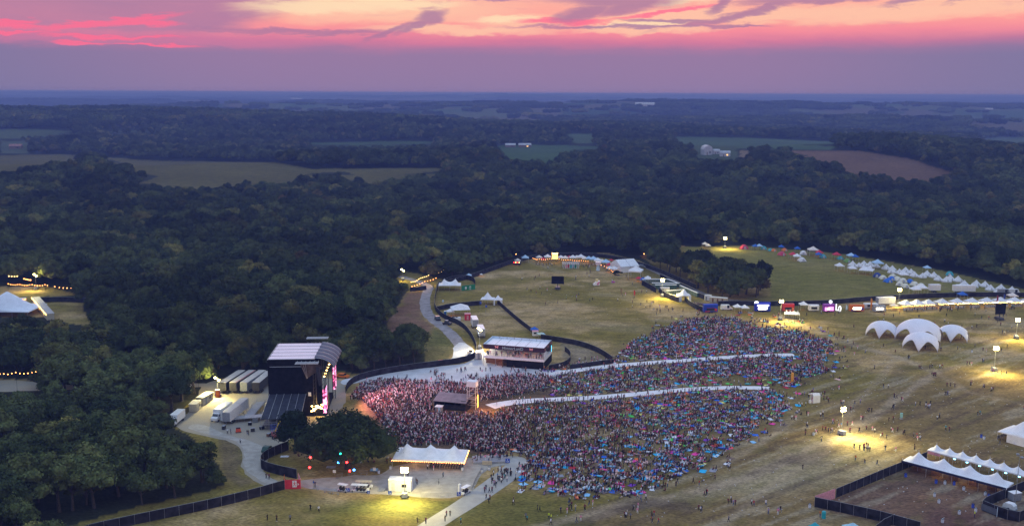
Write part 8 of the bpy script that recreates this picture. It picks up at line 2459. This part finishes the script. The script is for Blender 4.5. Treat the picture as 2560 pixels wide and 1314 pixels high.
def lounger_mesh(k):
    b = MB(); N = 14; M_ = 8; vs = []
    for i in range(N + 1):
        t_ = i / N; y_ = (t_ - .5) * 2.2; w = .42 * (math.sin(PI * (t_ * .94 + .03))) ** .45
        for j in range(M_):
            a = 2 * PI * j / M_; vs.append((w * math.cos(a) * 1.1, y_, max(.02, .30 + .27 * math.sin(a) * (math.sin(PI * (t_ * .94 + .03))) ** .4 + .10 * abs(math.cos(a)) + (.28 * (t_ - .75) * 4 if t_ > .75 else 0) * .5)))
    fs = [(i * M_ + j, i * M_ + (j + 1) % M_, (i + 1) * M_ + (j + 1) % M_, (i + 1) * M_ + j) for i in range(N) for j in range(M_)] + [tuple(range(M_)), tuple(N * M_ + j for j in range(M_))]
    b.add(vs, fs); o = b.build("air_lounger", LM_[k], smooth=True); me = o.data; bpy.data.objects.remove(o); return me


def chair_mesh(k):
    b = MB(); b.box((0, 0, .26), (.55, .5, .05)); b.add([(-.27, .25, .3), (.27, .25, .3), (.27, .42, .85), (-.27, .42, .85)], [(0, 1, 2, 3)]); b.box((0, .3, .3), (.5, .04, .5))
    for sx in (-.26, .26):
        for sy in (-.22, .25): b.tube((sx, sy, 0), (sx, sy, .5 if sy < 0 else .3), .02, .02, 4)
        b.tube((sx, -.22, .5), (sx, .35, .52), .02, .02, 4)
    o = b.build("low_chair", BM_[k]); me = o.data; bpy.data.objects.remove(o); return me


BME = {}


def bmesh_for(k, ty):
    s = random.randrange(2) if ty == "flat" else 0
    if (k, ty, s) not in BME: BME[(k, ty, s)] = blanket_mesh(k, hash(k) % 97 * 0 + len(k) * 5 + s) if ty == "flat" else (lounger_mesh(k) if ty == "lounger" else chair_mesh(k))
    return BME[(k, ty, s)]


bx = np.array([(q[0], q[1]) for q in BL]); bpx, bpy_, bdd = proj(bx[:, 0], bx[:, 1], np.zeros(len(bx)))
kb = (bpx > 0) & (bpx < 2560)
bo = sorted([i for i in range(len(BL)) if kb[i] and not inpoly(bx[i, 0], bx[i, 1], BAD[0])], key=lambda i: bdd[i])
NBL = 290
items = []; bsrc = {}
for i in bo[:NBL]:
    x_, y_, k, ty, yw = BL[i]; me_ = bmesh_for(k, ty)
    nm = {"flat": "picnic_blanket", "lounger": "air_lounger", "chair": "low_chair"}[ty]
    o = bpy.data.objects.new(nm, me_); COL.objects.link(o); o.location = (x_, y_, 0); o.rotation_euler[2] = yw
    o['category'] = {"flat": "blanket", "lounger": "lounger", "chair": "chair"}[ty]; o['group'] = {"flat": "blankets", "lounger": "inflatable loungers", "chair": "low chairs"}[ty] + " spread on the crowded slope"
    a = lmk(bpx[i], bpy_[i])
    items.append((o, "%s %s %s %s" % (k, {"flat": "blanket spread", "lounger": "inflatable lounger", "chair": "low chair"}[ty], rel(bpx[i], bpy_[i], a), a[2]), float(bpx[i]), float(bpy_[i])))
    bsrc.setdefault((k, ty), o)
ordinal_labels(items)
restb = bo[NBL:]
sl = list(bsrc.values()); skeys = list(bsrc)
if restb and sl:
    cls_b = [0 if BL[i][3] == "flat" else 1 if BL[i][3] == "lounger" else 2 for i in restb]
    gs = []; cntk = []
    for c, ty in enumerate(("flat", "lounger", "chair")):
        L = [bsrc[q] for q in skeys if q[1] == ty]; gs.append((c, L)); cntk.append(max(1, len(L)))
    bo_ = points_obj("blankets", [(BL[i][0], BL[i][1], 0) for i in restb], {"cls": ('INT', cls_b), "pick": ('INT', RNG.integers(0, 1000, len(restb)) % np.array([cntk[c] for c in cls_b])), "rot": ('FLOAT_VECTOR', np.array([(0, 0, BL[i][4]) for i in restb])), "scl": ('FLOAT_VECTOR', np.ones((len(restb), 3)))})
    gn_scatter(bo_, [g for g in gs if g[1]])
    tag(bo_, "blankets and loungers scattered over the far part of the slope", None, None, 'stuff')

lb_ = MB()
for x_, y_ in np.concatenate([rnd_in([(1300, 1300), (1950, 1060), (2080, 850), (2560, 780), (2560, 1300)], .028), rnd_in(SLOPE, .03), rnd_in([(1300, 680), (1600, 700), (1800, 790), (1400, 820)], .010)]):
    lb_.box((x_, y_, .02), (random.uniform(.12, .32), random.uniform(.1, .25), random.uniform(.04, .16)), random.uniform(0, 3))
o = lb_.build("litter", mat("paper_litter", (.62, .60, .58), .8, .2, 5)); tag(o, "scraps of pale litter scattered over the trampled grass", None, None, 'stuff')
# an orange inflatable tube standing in the crowd
t = thing("inflatable_tube", "tall orange inflatable tube standing at the crowd's right part", "inflatable", P(1980, 957)); MB().lathe((0, 0, 0), [(.45, 0), (.5, .3), (.5, 3.4), (.35, 3.8), (.1, 3.95)], 10).build("tube_body", mat("amber_vinyl", (.80, .36, .05), .4, .05, 2), t, smooth=True); MB().box((0, 0, 0), (1.1, 1.1, .12)).build("base", M_BLACK, t)
